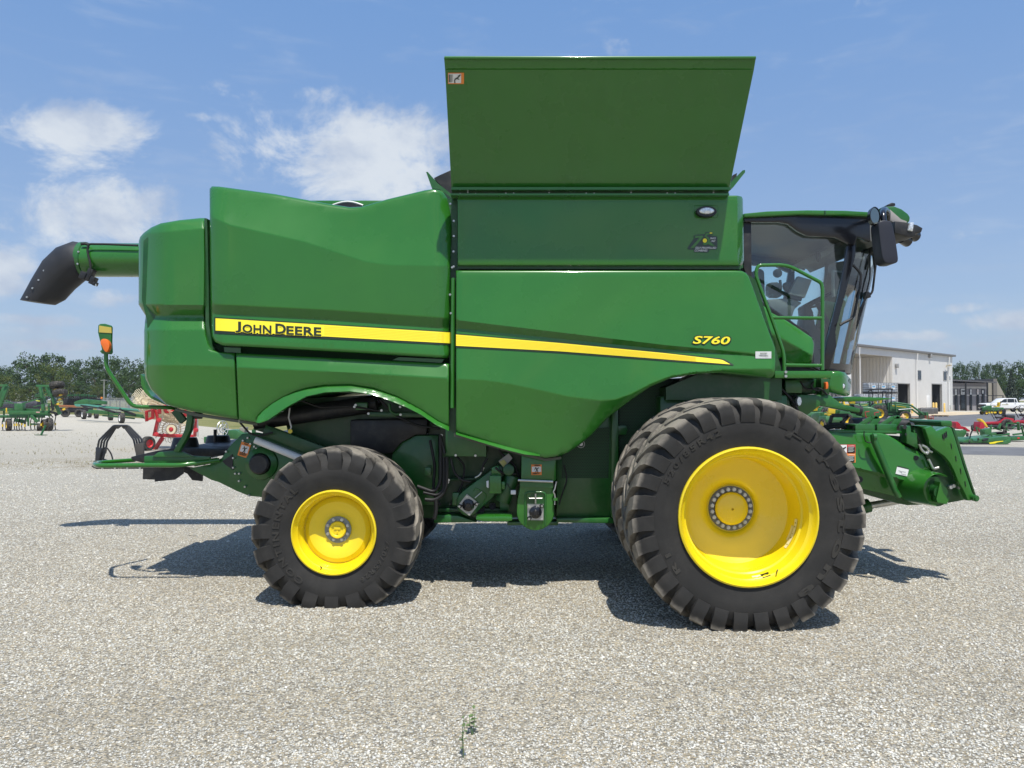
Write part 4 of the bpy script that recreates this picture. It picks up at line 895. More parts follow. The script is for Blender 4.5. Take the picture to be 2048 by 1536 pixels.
# handrail and platform
m = MB(); m.tube([P(*K4(q)[0], 7.42) for q in ((411, 1155), (409, 1045), (330, 820), (228, 545), (240, 482), (430, 479), (650, 595), (656, 640), (655, 1152))], .0175, 12, round_=.09)
m.tube([P(*K4(q)[0], 7.42) for q in ((331, 817), (655, 820))], .0165, 12); m.tube([P(*K4(q)[0], 7.42) for q in ((418, 1120), (655, 1124))], .0165, 12); m.build('handrail', GREEN, comb, ang=60)
m = MB()
for q in ((418, 1165), (418, 1192)): p = P(*K4(q)[0], 7.38); m.cyl(p, p-Vector((0, .02, 0)), .014, n=8)
m.build('platform_bolts', STEEL, comb, each=1)
m = MB(); m.pprism(K4((352, 1158), (712, 1158), (716, 1162), (712, 1204), (352, 1204)), 7.38, 7.38, 7.9); m.build('platform', GREEN, comb, bev=.008)
# nose below the cab
nose = K4((700, 1160), (755, 1158), (800, 1168), (838, 1212), (840, 1250), (832, 1308), (815, 1320), (760, 1308), (690, 1290))
def nd(x, y): return 7.75+.25*max(0, (x-1680)/22)**2
sheet('cab_nose', nose, nd, GREEN, comb, thick=.1, edge=.03, step=6)
m = MB(); m.pprism(K4((700, 1165), (790, 1168), (828, 1212), (828, 1300), (700, 1290)), 7.95, 7.95, 9.4); m.build('nose_core', DKGREEN, comb)
p = P(*K4((779, 1256))[0], 7.79); m = MB(); m.lathe([(.001, -.012), (.030, -.012), (.036, -.008), (.040, .02)], p, n=24); m.build('headlamp_rim', BLACK, comb)
m = MB(); m.lathe([(.001, -.022), (.022, -.019), (.029, -.012)], p, n=24); m.build('headlamp', LENS, comb)
m = MB(); m.pprism(K4((672, 1230), (686, 1228), (690, 1250), (688, 1272), (672, 1276)), 7.62, 7.60, 7.66); m.build('indicator_lamp', ORANGE, comb, bev=.006)
m = MB(); m.pprism(K4((380, 1206), (640, 1206), (640, 1300), (560, 1310), (520, 1300), (420, 1300), (385, 1330)), 7.8, 7.8, 9.5); m.pprism(K4((640, 1206), (700, 1206), (696, 1310), (645, 1310)), 7.7, 7.68, 7.9); m.pprism(K4((545, 1210), (700, 1210), (700, 1290), (620, 1280)), 8.0, 7.9, 9.3)
m.build('cab_support', DKGREEN, comb, bev=.01, each=1)
m = MB(); m.pprism(K4((420, 1216), (525, 1216), (525, 1300), (420, 1300)), 7.66, 7.66, 7.85); m.build('support_box', GREEN2, comb, bev=.006)
hose([(600, 1230), (580, 1250), (605, 1280), (640, 1285)], .009, 7.62, K4)
m = MB(); m.pprism(K4((390, 1330), (520, 1310), (700, 1310), (780, 1370), (900, 1400), (895, 1425), (860, 1420), (640, 1380), (560, 1440), (430, 1420)), 7.7, 7.7, 7.85); m.pprism(K4((395, 1300), (560, 1300), (540, 1500), (470, 1440), (395, 1400)), 7.9, 7.9, 9.3)
m.build('ladder_arm', GREEN2, comb, bev=.008, each=1)
m = MB(); m.cyl(P(*K4((845, 1400))[0], 7.76), P(*K4((903, 1412))[0], 7.76), .045, n=14); m.build('rubber_stop', BLACK, comb)
m = MB(); m.pprism(K4((690, 1332), (860, 1322), (1020, 1328), (1100, 1333), (1100, 1338), (980, 1352), (700, 1356)), 8.2, 8.2, 8.9); m.build('folded_step', GREEN, comb, bev=.006)
m = MB(); m.lathe([(.001, -.01), (.05, -.01), (.06, .01), (.05, .06)], n=20); p = P(*K4((506, 1352))[0], 7.62); m.v = [(p.x+v[0]*.42, p.y+v[1], p.z+v[2]*.85) for v in m.v]; m.build('lower_work_lamp', LENS, comb)
m = MB(); m.lathe([(.05, 0), (.075, .02), (.07, .10), (.001, .12)], n=20); p = P(*K4((500, 1352))[0], 7.63); m.v = [(p.x-.02+v[0]*.55, p.y+v[1], p.z+v[2]*.9) for v in m.v]; m.build('lamp_housing', BLACK, comb)
# mirrors, roof lights, wipers
mo = smooth_poly(K4((1016, 250), (1016, 205), (1040, 192), (1085, 195), (1105, 215), (1125, 320), (1142, 430), (1140, 462), (1110, 472), (1060, 470), (1040, 440), (1028, 360)), 1)
m = MB(); m.pprism(mo, 7.35, 7.35, 7.52); m.build('side_mirror', mat('mirror_shell', (.018, .02, .03), .5), comb, bev=.03, seg=3)
m = MB(); m.tube([P(*K4(q)[0], Y) for q, Y in (((1050, 215), 7.42), ((1042, 150), 7.45), ((1050, 120), 7.6), ((1075, 140), 7.8), ((1070, 230), 7.9))], .028, 10, round_=.08); m.build('mirror_arm', BLACKG, comb, ang=60)
c = P(*K4((991, 166))[0], 7.40); m = MB(); m.lathe([(.001, -.005), (1, -.005), (1.0, .03)], n=28); m.v = [(c.x+v[0]*.056, c.y+v[1]+v[0]*.02, c.z+v[2]*.079) for v in m.v]; m.build('mirror_glass', mat('mirror_glass', (.25, .3, .3), .03, metal=1), comb)
m = MB(); m.lathe([(1.0, -.012), (1.12, -.008), (1.1, .05), (.001, .08)], n=28); m.v = [(c.x+v[0]*.056, c.y+v[1]+v[0]*.02, c.z+v[2]*.079) for v in m.v]; m.build('round_mirror', BLACKG, comb)
m = MB(); m.pprism(K4((1040, 104), (1120, 102), (1165, 120), (1205, 150), (1220, 172), (1218, 200), (1160, 245), (1110, 225), (1060, 180)), 8.1, 8.1, 9.3); m.build('roof_light_housing', GREEN2, comb, bev=.02)
m = MB(); m.pprism(K4((1062, 180), (1080, 128), (1150, 190), (1190, 205), (1172, 235), (1120, 232)), 8.09, 8.06, 8.10); m.build('light_bezel', mat('silver_trim', (.30, .28, .26), .4), comb, bev=.006)
m = MB(); m.pprism(K4((1060, 225), (1120, 232), (1200, 250), (1236, 270), (1225, 298), (1190, 300), (1185, 325), (1150, 328), (1120, 320), (1060, 300)), 8.2, 8.0, 9.3); m.build('light_bracket', BLACK, comb, bev=.01)
m = MB(); m.pprism(K4((1075, 92), (1100, 80), (1122, 84), (1124, 100), (1075, 104)), 8.5, 8.5, 8.62); m.build('beacon_mount', BLACK, comb, bev=.006)
m = MB(); m.pprism(K4((1212, 208), (1238, 206), (1230, 268), (1196, 262)), 8.0, 7.98, 8.10); m.build('roof_work_light', LENS, comb, bev=.012)
m = MB()
for q in ((1222, 285), (1170, 318), (1150, 300)): p = P(*K4(q)[0], 8.3); m.cyl(p-Vector((.05, .06, 0)), p+Vector((.05, 0, -.02)), .05, .06, 14)
m.build('roof_lamps', BLACKG, comb, each=1)
hose([(850, 480), (905, 535), (900, 600), (855, 820), (790, 850), (768, 865)], .014, 7.78, K4, comb, .05, 'door_handle_bar', BLACK)
hose([(960, 360), (950, 480), (900, 700), (850, 960)], .010, 8.3, K4, comb, .05, 'wiper_arm', BLACK); hose([(985, 380), (1000, 450), (975, 660), (930, 690), (880, 860), (835, 965)], .012, 8.15, K4, comb, .05, 'wiper_arm', BLACK)
hose([(960, 330), (960, 560), (930, 690), (890, 780), (880, 860)], .008, 8.0, K4, comb, .05, 'wiper_arm', BLACK)
m = MB(); m.pprism(K4((940, 375), (957, 375), (925, 620), (838, 970), (830, 968), (900, 680)), 8.25, 8.24, 8.27); m.build('wiper_blade', BLACK, comb)
m = MB(); m.pprism(K4((975, 395), (1008, 440), (1000, 475), (990, 515), (982, 470)), 8.1, 8.08, 8.12); m.pprism(K4((918, 655), (945, 655), (955, 690), (925, 700)), 8.1, 8.05, 8.14); m.pprism(K4((955, 350), (1020, 355), (1025, 400), (960, 405)), 8.0, 7.9, 8.2); m.build('wiper_motor', BLACK, comb, bev=.006, each=1)
# ================================================================ feeder house
YH = 7.80; YH2 = 9.55
fo = L6((120, 690), (330, 675), (480, 695), (700, 690), (885, 692), (960, 710), (1060, 770), (1150, 830), (1350, 920), (1375, 960), (1430, 1085), (1300, 1130), (1240, 1250), (1240, 1422), (1080, 1395), (620, 1290), (300, 1200), (120, 1150))
FD = levels([([(1600, 860), (1880, 870)], 7.82), ([(1600, 900), (1880, 930)], 7.80), ([(1600, 925), (1690, 930), (1760, 946), (1830, 967), (1880, 968)], 7.78), ([(1600, 931), (1690, 935), (1760, 952), (1830, 972), (1880, 974)], 7.84), ([(1600, 1000), (1880, 1010)], 7.90)])
fh = sheet('feeder_side_panel', fo, FD, GREEN, comb, thick=.06, edge=.015, step=9)
m = MB(); m.pprism(L6((120, 735), (330, 735), (700, 735), (1100, 730), (1250, 740), (1380, 950), (1500, 1200), (1590, 1470), (1180, 1485), (1075, 1465), (600, 1320), (120, 1160)), 7.92, 7.92, YH2); m.build('feeder_house', DKGREEN, comb, bev=.01)
m = MB(); m.pprism(L6((230, 668), (700, 664), (1100, 668), (1250, 690), (1250, 700), (700, 696), (230, 690)), 7.86, 7.86, 8.25); m.build('feeder_top', GREEN2, comb, bev=.004)
# flared drum opening
cc = L6((1505, 1305))[0]; vs = []; fs = []; n = 26
ang = np.linspace(math.radians(-58), math.radians(-238-22), n)   # C-shaped collar, open to the front
c0 = P(cc[0]-1, cc[1]+1, 7.55)
def collar(rad, y, sx=1, dx=0): return [(c0.x+dx+rad*sx*math.cos(t), y, c0.z-rad*1.0*math.sin(t)) for t in ang]
ri = 168/5.486/F*7.55
r1 = collar(ri, 7.52); r2 = collar(ri*1.04, 7.50); r3 = collar(ri*1.10, 7.54); r4 = collar(ri*1.13, 7.66, 1.02, -.015); r5 = collar(ri*1.2, 7.88, 1.15, -.03); r0 = collar(ri*.97, 7.86)
rows = [r0, r1, r2, r3, r4, r5]; vs = sum(rows, [])
for j in range(5):
    for i in range(n-1): fs.append((j*n+i, j*n+i+1, (j+1)*n+i+1, (j+1)*n+i))
m = MB(); m.add(vs, fs); m.build('drum_shield', GREEN, comb, ang=50)
m = MB(); m.pprism(L6((1240, 1250), (1300, 1130), (1400, 1090), (1440, 1110), (1400, 1300), (1440, 1430), (1580, 1468), (1480, 1475), (1240, 1425)), 7.80, 7.78, 7.92); m.build('drum_skirt', GREEN, comb, bev=.01)
m = MB(); c = P(1873, 983, 7.8); m.cyl(c+Vector((0, .08, 0)), c-Vector((0, .08, 0)), .07, n=18); m.cyl(c+Vector((0, .1, 0)), c, .15, n=24); m.build('drive_shaft', DKGREEN, comb)
m = MB(); m.pprism(L6((1490, 1220), (1520, 1330), (1580, 1420), (1560, 1460), (1460, 1440), (1450, 1400)), 7.78, 7.70, 7.8); m.build('drum_gusset', GREEN, comb)
# tilt frame
tf = L6((1370, 640), (1440, 618), (1500, 672), (1630, 622), (1665, 640), (1700, 740), (1790, 1040), (1890, 1340), (1925, 1390), (1915, 1420), (1890, 1432), (1840, 1435), (1825, 1385), (1790, 1310), (1740, 1230), (1690, 1100), (1640, 1010), (1590, 950), (1530, 905), (1480, 870), (1440, 840), (1405, 740))
m = MB(); m.pprism(tf, 7.70, 7.70, 7.78); tfo = m.build('tilt_frame_plate', GREEN, comb, bev=.008)
m = MB(); m.pprism(L6((1630, 622), (1665, 640), (1700, 740), (1790, 1040), (1905, 1390), (1880, 1390), (1760, 1040), (1670, 760)), 7.86, 7.80, 8.05); m.build('tilt_frame', DKGREEN, comb, bev=.01)
m = MB(); m.pprism(L6((1240, 625), (1370, 640), (1460, 860), (1640, 1010), (1740, 1230), (1830, 1400), (1790, 1425), (1600, 1460), (1520, 1200), (1430, 1090), (1350, 900), (1262, 760)), 7.86, 7.84, 7.98); m.build('lock_plate', DKGREEN, comb, bev=.008)
m = MB(); m.pprism(L6((1580, 690), (1595, 685), (1612, 735), (1600, 742)), 7.698, 7.695, 7.7)
for (x, y) in ((1605, 700), (1658, 835), (1708, 972), (1760, 1110), (1810, 1250)): m.pprism(L6((x-4, y-28), (x+2, y-30), (x+10, y+28), (x+4, y+28)), 7.698, 7.693, 7.7)
m.pprism(L6((1562, 705), (1578, 705), (1590, 750), (1575, 755), (1562, 740)), 7.698, 7.69, 7.7); m.build('frame_slots', BLACK, tfo)
m = MB(); c = P(*L6((1900, 1402))[0], 7.7); m.cyl(c, c-Vector((0, .05, 0)), .032, n=18); m.cyl(c, c-Vector((0, .07, 0)), .02, n=12); m.build('hook_pin', GREEN2, tfo)
m = MB(); m.pprism(L6((1490, 555), (1610, 552), (1618, 580), (1612, 625), (1500, 622), (1488, 580)), 8.3, 8.2, 9.2); m.build('frame_block', GREEN2, comb, bev=.015)
m = MB(); m.pprism(L6((1290, 612), (1440, 612), (1500, 665), (1620, 625), (1640, 635), (1500, 690), (1380, 645)), 7.75, 7.75, 8.0); m.build('frame_top', GREEN2, comb, bev=.006)
m = MB(); m.tube([P(x, y, 7.72) for x, y in L6((800, 705), (815, 780), (1050, 1340))], [.030, .034, .030], 14); m.cyl(P(*L6((1050, 1330))[0], 7.72), P(*L6((1085, 1395))[0], 7.72), .03, n=12); m.cyl(P(*L6((797, 735))[0], 7.71), P(*L6((830, 735))[0], 7.71), .036, n=12)
m.build('safety_stop_bar', GREEN2, comb, ang=50)
hose([(830, 740), (780, 800), (720, 790), (700, 720), (705, 670)], .006, 7.72, L6, comb, .05, 'retaining_cable')
m = MB(); m.cyl(P(*L6((700, 1500))[0], 8.4), P(*L6((756, 1485))[0], 8.4), .075, n=20); m.cyl(P(1640, 1035, 8.4), P(*L6((700, 1500))[0], 8.4), .07, n=20); m.build('lift_cylinder', GREEN2, comb)
m = MB(); m.cyl(P(*L6((750, 1490))[0], 8.4), P(*L6((1090, 1432))[0], 8.4), .038, n=20); m.build('cylinder_rod', STEEL, comb)
m = MB(); m.tube([P(*L6(q)[0], 8.9) for q in ((560, 600), (700, 590), (1050, 600), (1440, 615))], .075, 14); m.build('top_drive_tube', BLACK, comb, ang=60)
for x0 in (580, 815):
    m = MB(); q = lambda *p: [P(x0-580+x if False else a, b, 8.1) for a, b in L6(*[(x0-580+x, y) for x, y in p])]
    out = L6(*[(x0-580+x, y) for x, y in ((0, 655), (60, 655), (200, 520), (280, 515), (275, 532), (210, 640), (200, 665), (0, 665))])
    inn = L6(*[(x0-580+x, y) for x, y in ((95, 650), (215, 532), (258, 530), (180, 640), (165, 655))])
    for k in range(8):
        pass
    # frame bars round the opening
    pts = [P(a, b, 8.1) for a, b in L6(*[(x0+x, y) for x, y in ((0, 662), (205, 522), (276, 518), (170, 662))])]
    for a, b, wd in ((0, 1, .045), (1, 2, .035), (2, 3, .07)): m.bar(pts[a], pts[b], .02, wd)
    m.build('hinge_bracket', GREEN2, comb, bev=.004); m = MB(); m.box(P(*L6((x0+75, 645))[0], 8.0), (.20, .25, .10)); m.build('hinge_bracket_foot', GREEN2, comb, bev=.004)
    m = MB(); m.box(P(*L6((x0+75, 632))[0], 7.95), (.17, .1, .035)); m.build('bracket_pad', BLACK, comb)
m = MB(); m.pprism(L6((1130, 615), (1180, 610), (1190, 680), (1250, 690), (1262, 860), (1140, 800)), 7.84, 7.78, 7.92); m.build('tilt_lug', GREEN2, comb, bev=.006)
m = MB(); m.cyl(P(*L6((1190, 635))[0], 7.95), P(*L6((1230, 640))[0], 7.95), .06, n=16); m.cyl(P(*L6((1150, 628))[0], 7.78), P(*L6((1150, 628))[0], 7.76), .02, n=12); m.pprism(L6((1150, 690), (1168, 695), (1165, 720), (1150, 715)), 7.778, 7.77, 7.78); m.build('pivot_pin', BLACK, comb)
m = MB()
for q in ((1272, 965), (652, 1200)):
    p = P(*L6(q)[0], FD(*L6(q)[0])-.002); m.cyl(p+Vector((0, .01, 0)), p-Vector((0, .006, 0)), .024 if q[0] > 900 else .034, n=20)
m.build('panel_holes', BLACK, fh, each=1)
m = MB()
for pts in (((240, 640), (330, 600), (430, 590), (500, 610), (515, 640)), ((240, 650), (350, 625), (450, 620), (520, 650)), ((480, 600), (450, 560), (470, 650)), ((300, 655), (340, 600), (420, 610))): m.tube([P(*L6(q)[0], 8.1) for q in pts], .018, 8, round_=.05)
m.build('hydraulic_hoses', RUB, comb, each=1)
m = MB(); m.bar(P(*L6((320, 600))[0], 8.3), P(*L6((350, 505))[0], 8.3), .03, .03); m.bar(P(*L6((350, 500))[0], 8.3), P(*L6((525, 498))[0], 8.3), .03, .04); m.bar(P(*L6((460, 590))[0], 8.3), P(*L6((522, 505))[0], 8.3), .03, .03); m.build('hose_support', BLACK, comb, each=1)
m = MB()
for pts in (((1305, 815), (1335, 880), (1375, 915), (1410, 905)), ((1335, 825), (1400, 855), (1420, 890), (1450, 900)), ((1410, 980), (1440, 1040), (1460, 1085), (1520, 1070)), ((1390, 925), (1400, 890))): m.tube([P(*L6(q)[0], 7.74) for q in pts], .014, 8, round_=.03)
for q in ((1635, 1282), (1665, 1268), (1725, 1283), (1583, 1455)): p = P(*L6(q)[0], 7.80); m.cyl(p, p-Vector((0, .04, 0)), .018, n=10)
m.build('hydraulic_fittings', STEEL, comb, ang=60, each=1)
hose([(1270, 680), (1290, 740), (1330, 800)], .006, 7.8, L6, nm='retaining_cable'); hose([(1250, 660), (1268, 760), (1268, 870)], .008, 7.8, L6, nm='latch_handle', mt=GREEN2)
m = MB(); m.cyl(P(*L6((1480, 900))[0], 7.98), P(*L6((1580, 1120))[0], 7.98), .09, n=20); m.build('tilt_cylinder', DKGREEN, comb)
# feeder stickers
d1 = decal('danger_sticker', 1678, 889, 1711, 906, FD, fh, REDD, dict(white=[(.02, .04, .48, .96)], bars=[(.52, .28, .97, .95)], fig=[[(.06, .8), (.2, .45), (.42, .25), (.44, .32), (.28, .62), (.34, .8), (.24, .7), (.12, .86)]]))
d2 = decal('warning_sticker', 1678, 906.5, 1711, 925, FD, fh, ORANGED, dict(white=[(.02, .04, .48, .96)], bars=[(.52, .28, .95, .94)], fig=[[(.1, .8), (.2, .5), (.4, .3), (.36, .7)]]))
m = MB()
for yy in (891.2, 908.8): text_px(m, 'DANGER' if yy < 900 else 'WARNING', 1697, 1709, yy+1.8, yy-.6, FD, .012)
for k in range(4):
    for y0 in (895.2, 913.2): flat_px(m, [(1696.5, y0+k*2.4), (1708.5-(k % 2)*2, y0+k*2.4), (1708.5-(k % 2)*2, y0+k*2.4+.7), (1696.5, y0+k*2.4+.7)], FD, .013)
m.build('sticker_text', WHITE, fh, smooth=False)
m = MB(); flat_px(m, L6((1068, 1055), (1075, 1050), (1190, 1080), (1195, 1085), (1190, 1100), (1070, 1070)), FD, .005); m.build('instruction_plate', BLACKD, fh, smooth=False)
m = MB(); flat_px(m, L6((1065, 1062), (1194, 1093), (1176, 1167), (1048, 1138)), FD, .007); m.build('instruction_plate', WHITE, fh, smooth=False)
m = MB()
for a, b, c, d in (((1080, 1100), (1160, 1120), (1160, 1124), (1080, 1104)), ((1110, 1135), (1165, 1148), (1165, 1153), (1110, 1140)), ((1085, 1108), (1120, 1118), (1118, 1128), (1090, 1112))): flat_px(m, L6(a, b, c, d), FD, .010)
m.build('plate_print', mat('print_line', (.3, .3, .3), .6), fh, smooth=False)
# ================================================================ ground
M1 = crop(1890, 750, 12.96); M2 = crop(1880, 820, 12.19); M3 = crop(1600, 780, 8.192); M4 = crop(0, 760, 12.8)
def ground_mat(name, kind):
    m = bpy.data.materials.new(name); m.use_nodes = True; t = NT(m.node_tree); p = t.n['Principled BSDF']
    co = t.a('ShaderNodeTexCoord').outputs['Object']; p.inputs['Roughness'].default_value = .9; p.inputs['Specular IOR Level'].default_value = .2
    bn = t.a('ShaderNodeBump'); t.l.new(bn.outputs[0], p.inputs['Normal'])
    if kind == 'gravel':
        wv = t.vm('ADD', co, t.vm('MULTIPLY', t.a('ShaderNodeTexNoise').outputs[1], (0, 0, 0)))
        v1 = t.vor(co, 52); v2 = t.vor(co, 86); s1 = t.a('ShaderNodeSeparateColor'); t.l.new(v1.outputs['Color'], s1.inputs[0])
        s2 = t.a('ShaderNodeSeparateColor'); t.l.new(v2.outputs['Color'], s2.inputs[0])
        pal = [(0, (.22, .21, .19)), (.12, (.33, .315, .28)), (.34, (.44, .415, .36)), (.55, (.53, .485, .39)), (.72, (.58, .49, .34)), (.82, (.60, .56, .48)), (.96, (.74, .72, .66)), (1, (.80, .78, .74))]
        c = t.mix(t.m('GREATER_THAN', s2.outputs[1], .45), t.ramp(s1.outputs[0], pal), t.ramp(s2.outputs[0], pal))
        gap = t.mapr(v1.outputs['Distance'], .34, .66, 1, .6)
        # fixed pattern: colour darker between the stones, along the cell edges
        c = t.mix(1, c, t.mix(gap, (.30, .29, .27), (1, 1, 1)), 'MULTIPLY')
        big = t.noise(co, .35, 6, .6); c = t.mix(1, c, t.mix(t.mapr(big, .3, .7), (.93, .92, .90), (1.08, 1.06, 1.03)), 'MULTIPLY')
        st = t.noise(t.vm('MULTIPLY', co, (.25, 1.6, 1)), .7, 5, .6); c = t.mix(t.mapr(st, .60, .78, 0, .35), c, (.44, .40, .32))
        # packed paler stone farther across the yard
        sp = t.a('ShaderNodeSeparateXYZ'); t.l.new(co, sp.inputs[0]); far = t.mapr(sp.outputs[1], 18, 45, 0, .7)
        c = t.mix(1, c, t.mix(t.mapr(t.noise(co, 13, 5, .8), .36, .64), (.80, .79, .77), (1.16, 1.15, 1.12)), 'MULTIPLY')
        c = t.mix(t.mapr(sp.outputs[1], 9, 20, 0, .55), c, t.mix(t.mapr(t.noise(co, 26, 4, .85), .40, .60), (.34, .325, .29), (.66, .63, .55)))
        c = t.mix(far, c, t.mix(t.mapr(t.noise(co, 5, 8, .75), .35, .65), (.42, .395, .34), (.58, .55, .47)))
        dd = t.vm('LENGTH', t.vm('DIVIDE', t.vm('SUBTRACT', co, (-11.6, 22.6, 0)), (5.2, 2.6, 1))); dm = t.m('MULTIPLY', t.mapr(dd, .3, 1.15, 1, 0), t.mapr(t.noise(co, 1.3, 8, .72), .40, .60)); c = t.mix(t.m('MULTIPLY', dm, .75), c, (.30, .25, .16))
        c = t.mix(1, c, t.mix(t.mapr(sp.outputs[1], 20, 60, 0, 1), (.80, .805, .80), (.96, .95, .93)), 'MULTIPLY')
        t.l.new(c, p.inputs['Base Color'])
        h = t.m('SUBTRACT', t.m('MULTIPLY', v1.outputs['Distance'], -1), t.m('MULTIPLY', v2.outputs['Distance'], .5))
        t.l.new(h, bn.inputs['Height']); bn.inputs['Strength'].default_value = .9; bn.inputs['Distance'].default_value = .014
    elif kind == 'asphalt':
        n = t.noise(co, .6, 7, .65); c = t.mix(t.mapr(n, .3, .7), (.105, .108, .115), (.165, .168, .175))
        n2 = t.noise(t.vm('MULTIPLY', co, (.2, 2.5, 1)), .8, 5, .6); c = t.mix(t.mapr(n2, .5, .7, 0, .6), c, (.085, .088, .095))
        t.l.new(c, p.inputs['Base Color']); t.l.new(t.noise(co, 120, 3), bn.inputs['Height']); bn.inputs['Strength'].default_value = .3; bn.inputs['Distance'].default_value = .005
    elif kind == 'dirt':
        n = t.noise(co, .8, 8, .7); t.l.new(t.mix(t.mapr(n, .3, .7), (.42, .33, .21), (.58, .50, .38)), p.inputs['Base Color']); bn.inputs['Strength'].default_value = 0
    elif kind == 'grass':
        n = t.noise(co, .25, 8, .7); n2 = t.noise(co, 4, 6, .7); c = t.mix(t.mapr(n, .3, .7), (.13, .15, .045), (.27, .24, .10)); c = t.mix(t.mapr(n2, .35, .7, 0, .5), c, (.10, .12, .035))
        t.l.new(c, p.inputs['Base Color']); t.l.new(n2, bn.inputs['Height']); bn.inputs['Strength'].default_value = .8; bn.inputs['Distance'].default_value = .1
    return m
GRAV = ground_mat('gravel', 'gravel')
m = MB(); m.add([(-900, -60, 0), (900, -60, 0), (900, 1500, 0), (-900, 1500, 0)], [(0, 1, 2, 3)]); tag(m.build('gravel_ground', GRAV, smooth=False), kind='structure')
def gsheet(name, pts, z, mt):
    m = MB(); m.add([(p[0], p[1], z) for p in pts], [tuple(range(len(pts)))]); return tag(m.build(name, mt, smooth=False), kind='structure')
gp_ = lambda *q: [G(x, y) for x, y in q]
gl = gp_((-300, 834), (0, 829), (120, 828), (210, 832), (300, 838), (400, 852), (480, 860), (560, 862), (700, 856), (900, 846), (1100, 838))
gsheet('grass_field', gl+[Vector((60, 900, 0)), Vector((-700, 900, 0)), Vector((-300, 80, 0))], .004, ground_mat('dry_grass', 'grass'))
ASPH = ground_mat('asphalt', 'asphalt')
gsheet('asphalt_road', gp_((1650, 893), (1925, 893), (2048, 895), (2500, 899), (2700, 921), (2048, 912), (1925, 909), (1650, 906)), .004, ASPH)
gsheet('asphalt_yard', gp_((1560, 831), (1800, 831), (1900, 830.5), (1960, 827.5), (2048, 827), (2600, 826), (2900, 868), (2048, 857), (1940, 853), (1880, 852), (1560, 850)), .004, ASPH)
gsheet('grass_field', [G(1560, 815), G(1800, 815), Vector((75, 118, 0)), Vector((160, 128, 0)), Vector((400, 128, 0)), Vector((400, 900, 0)), Vector((60, 900, 0)), Vector((30, 160, 0))], .006, bpy.data.materials['dry_grass'])
gsheet('dirt_strip', gp_((1560, 831.5), (1700, 831.5), (1850, 832.5), (1905, 831), (1962, 828.2), (1962, 824.5), (1905, 824), (1560, 829)), .010, ground_mat('sandy_dirt', 'dirt'))
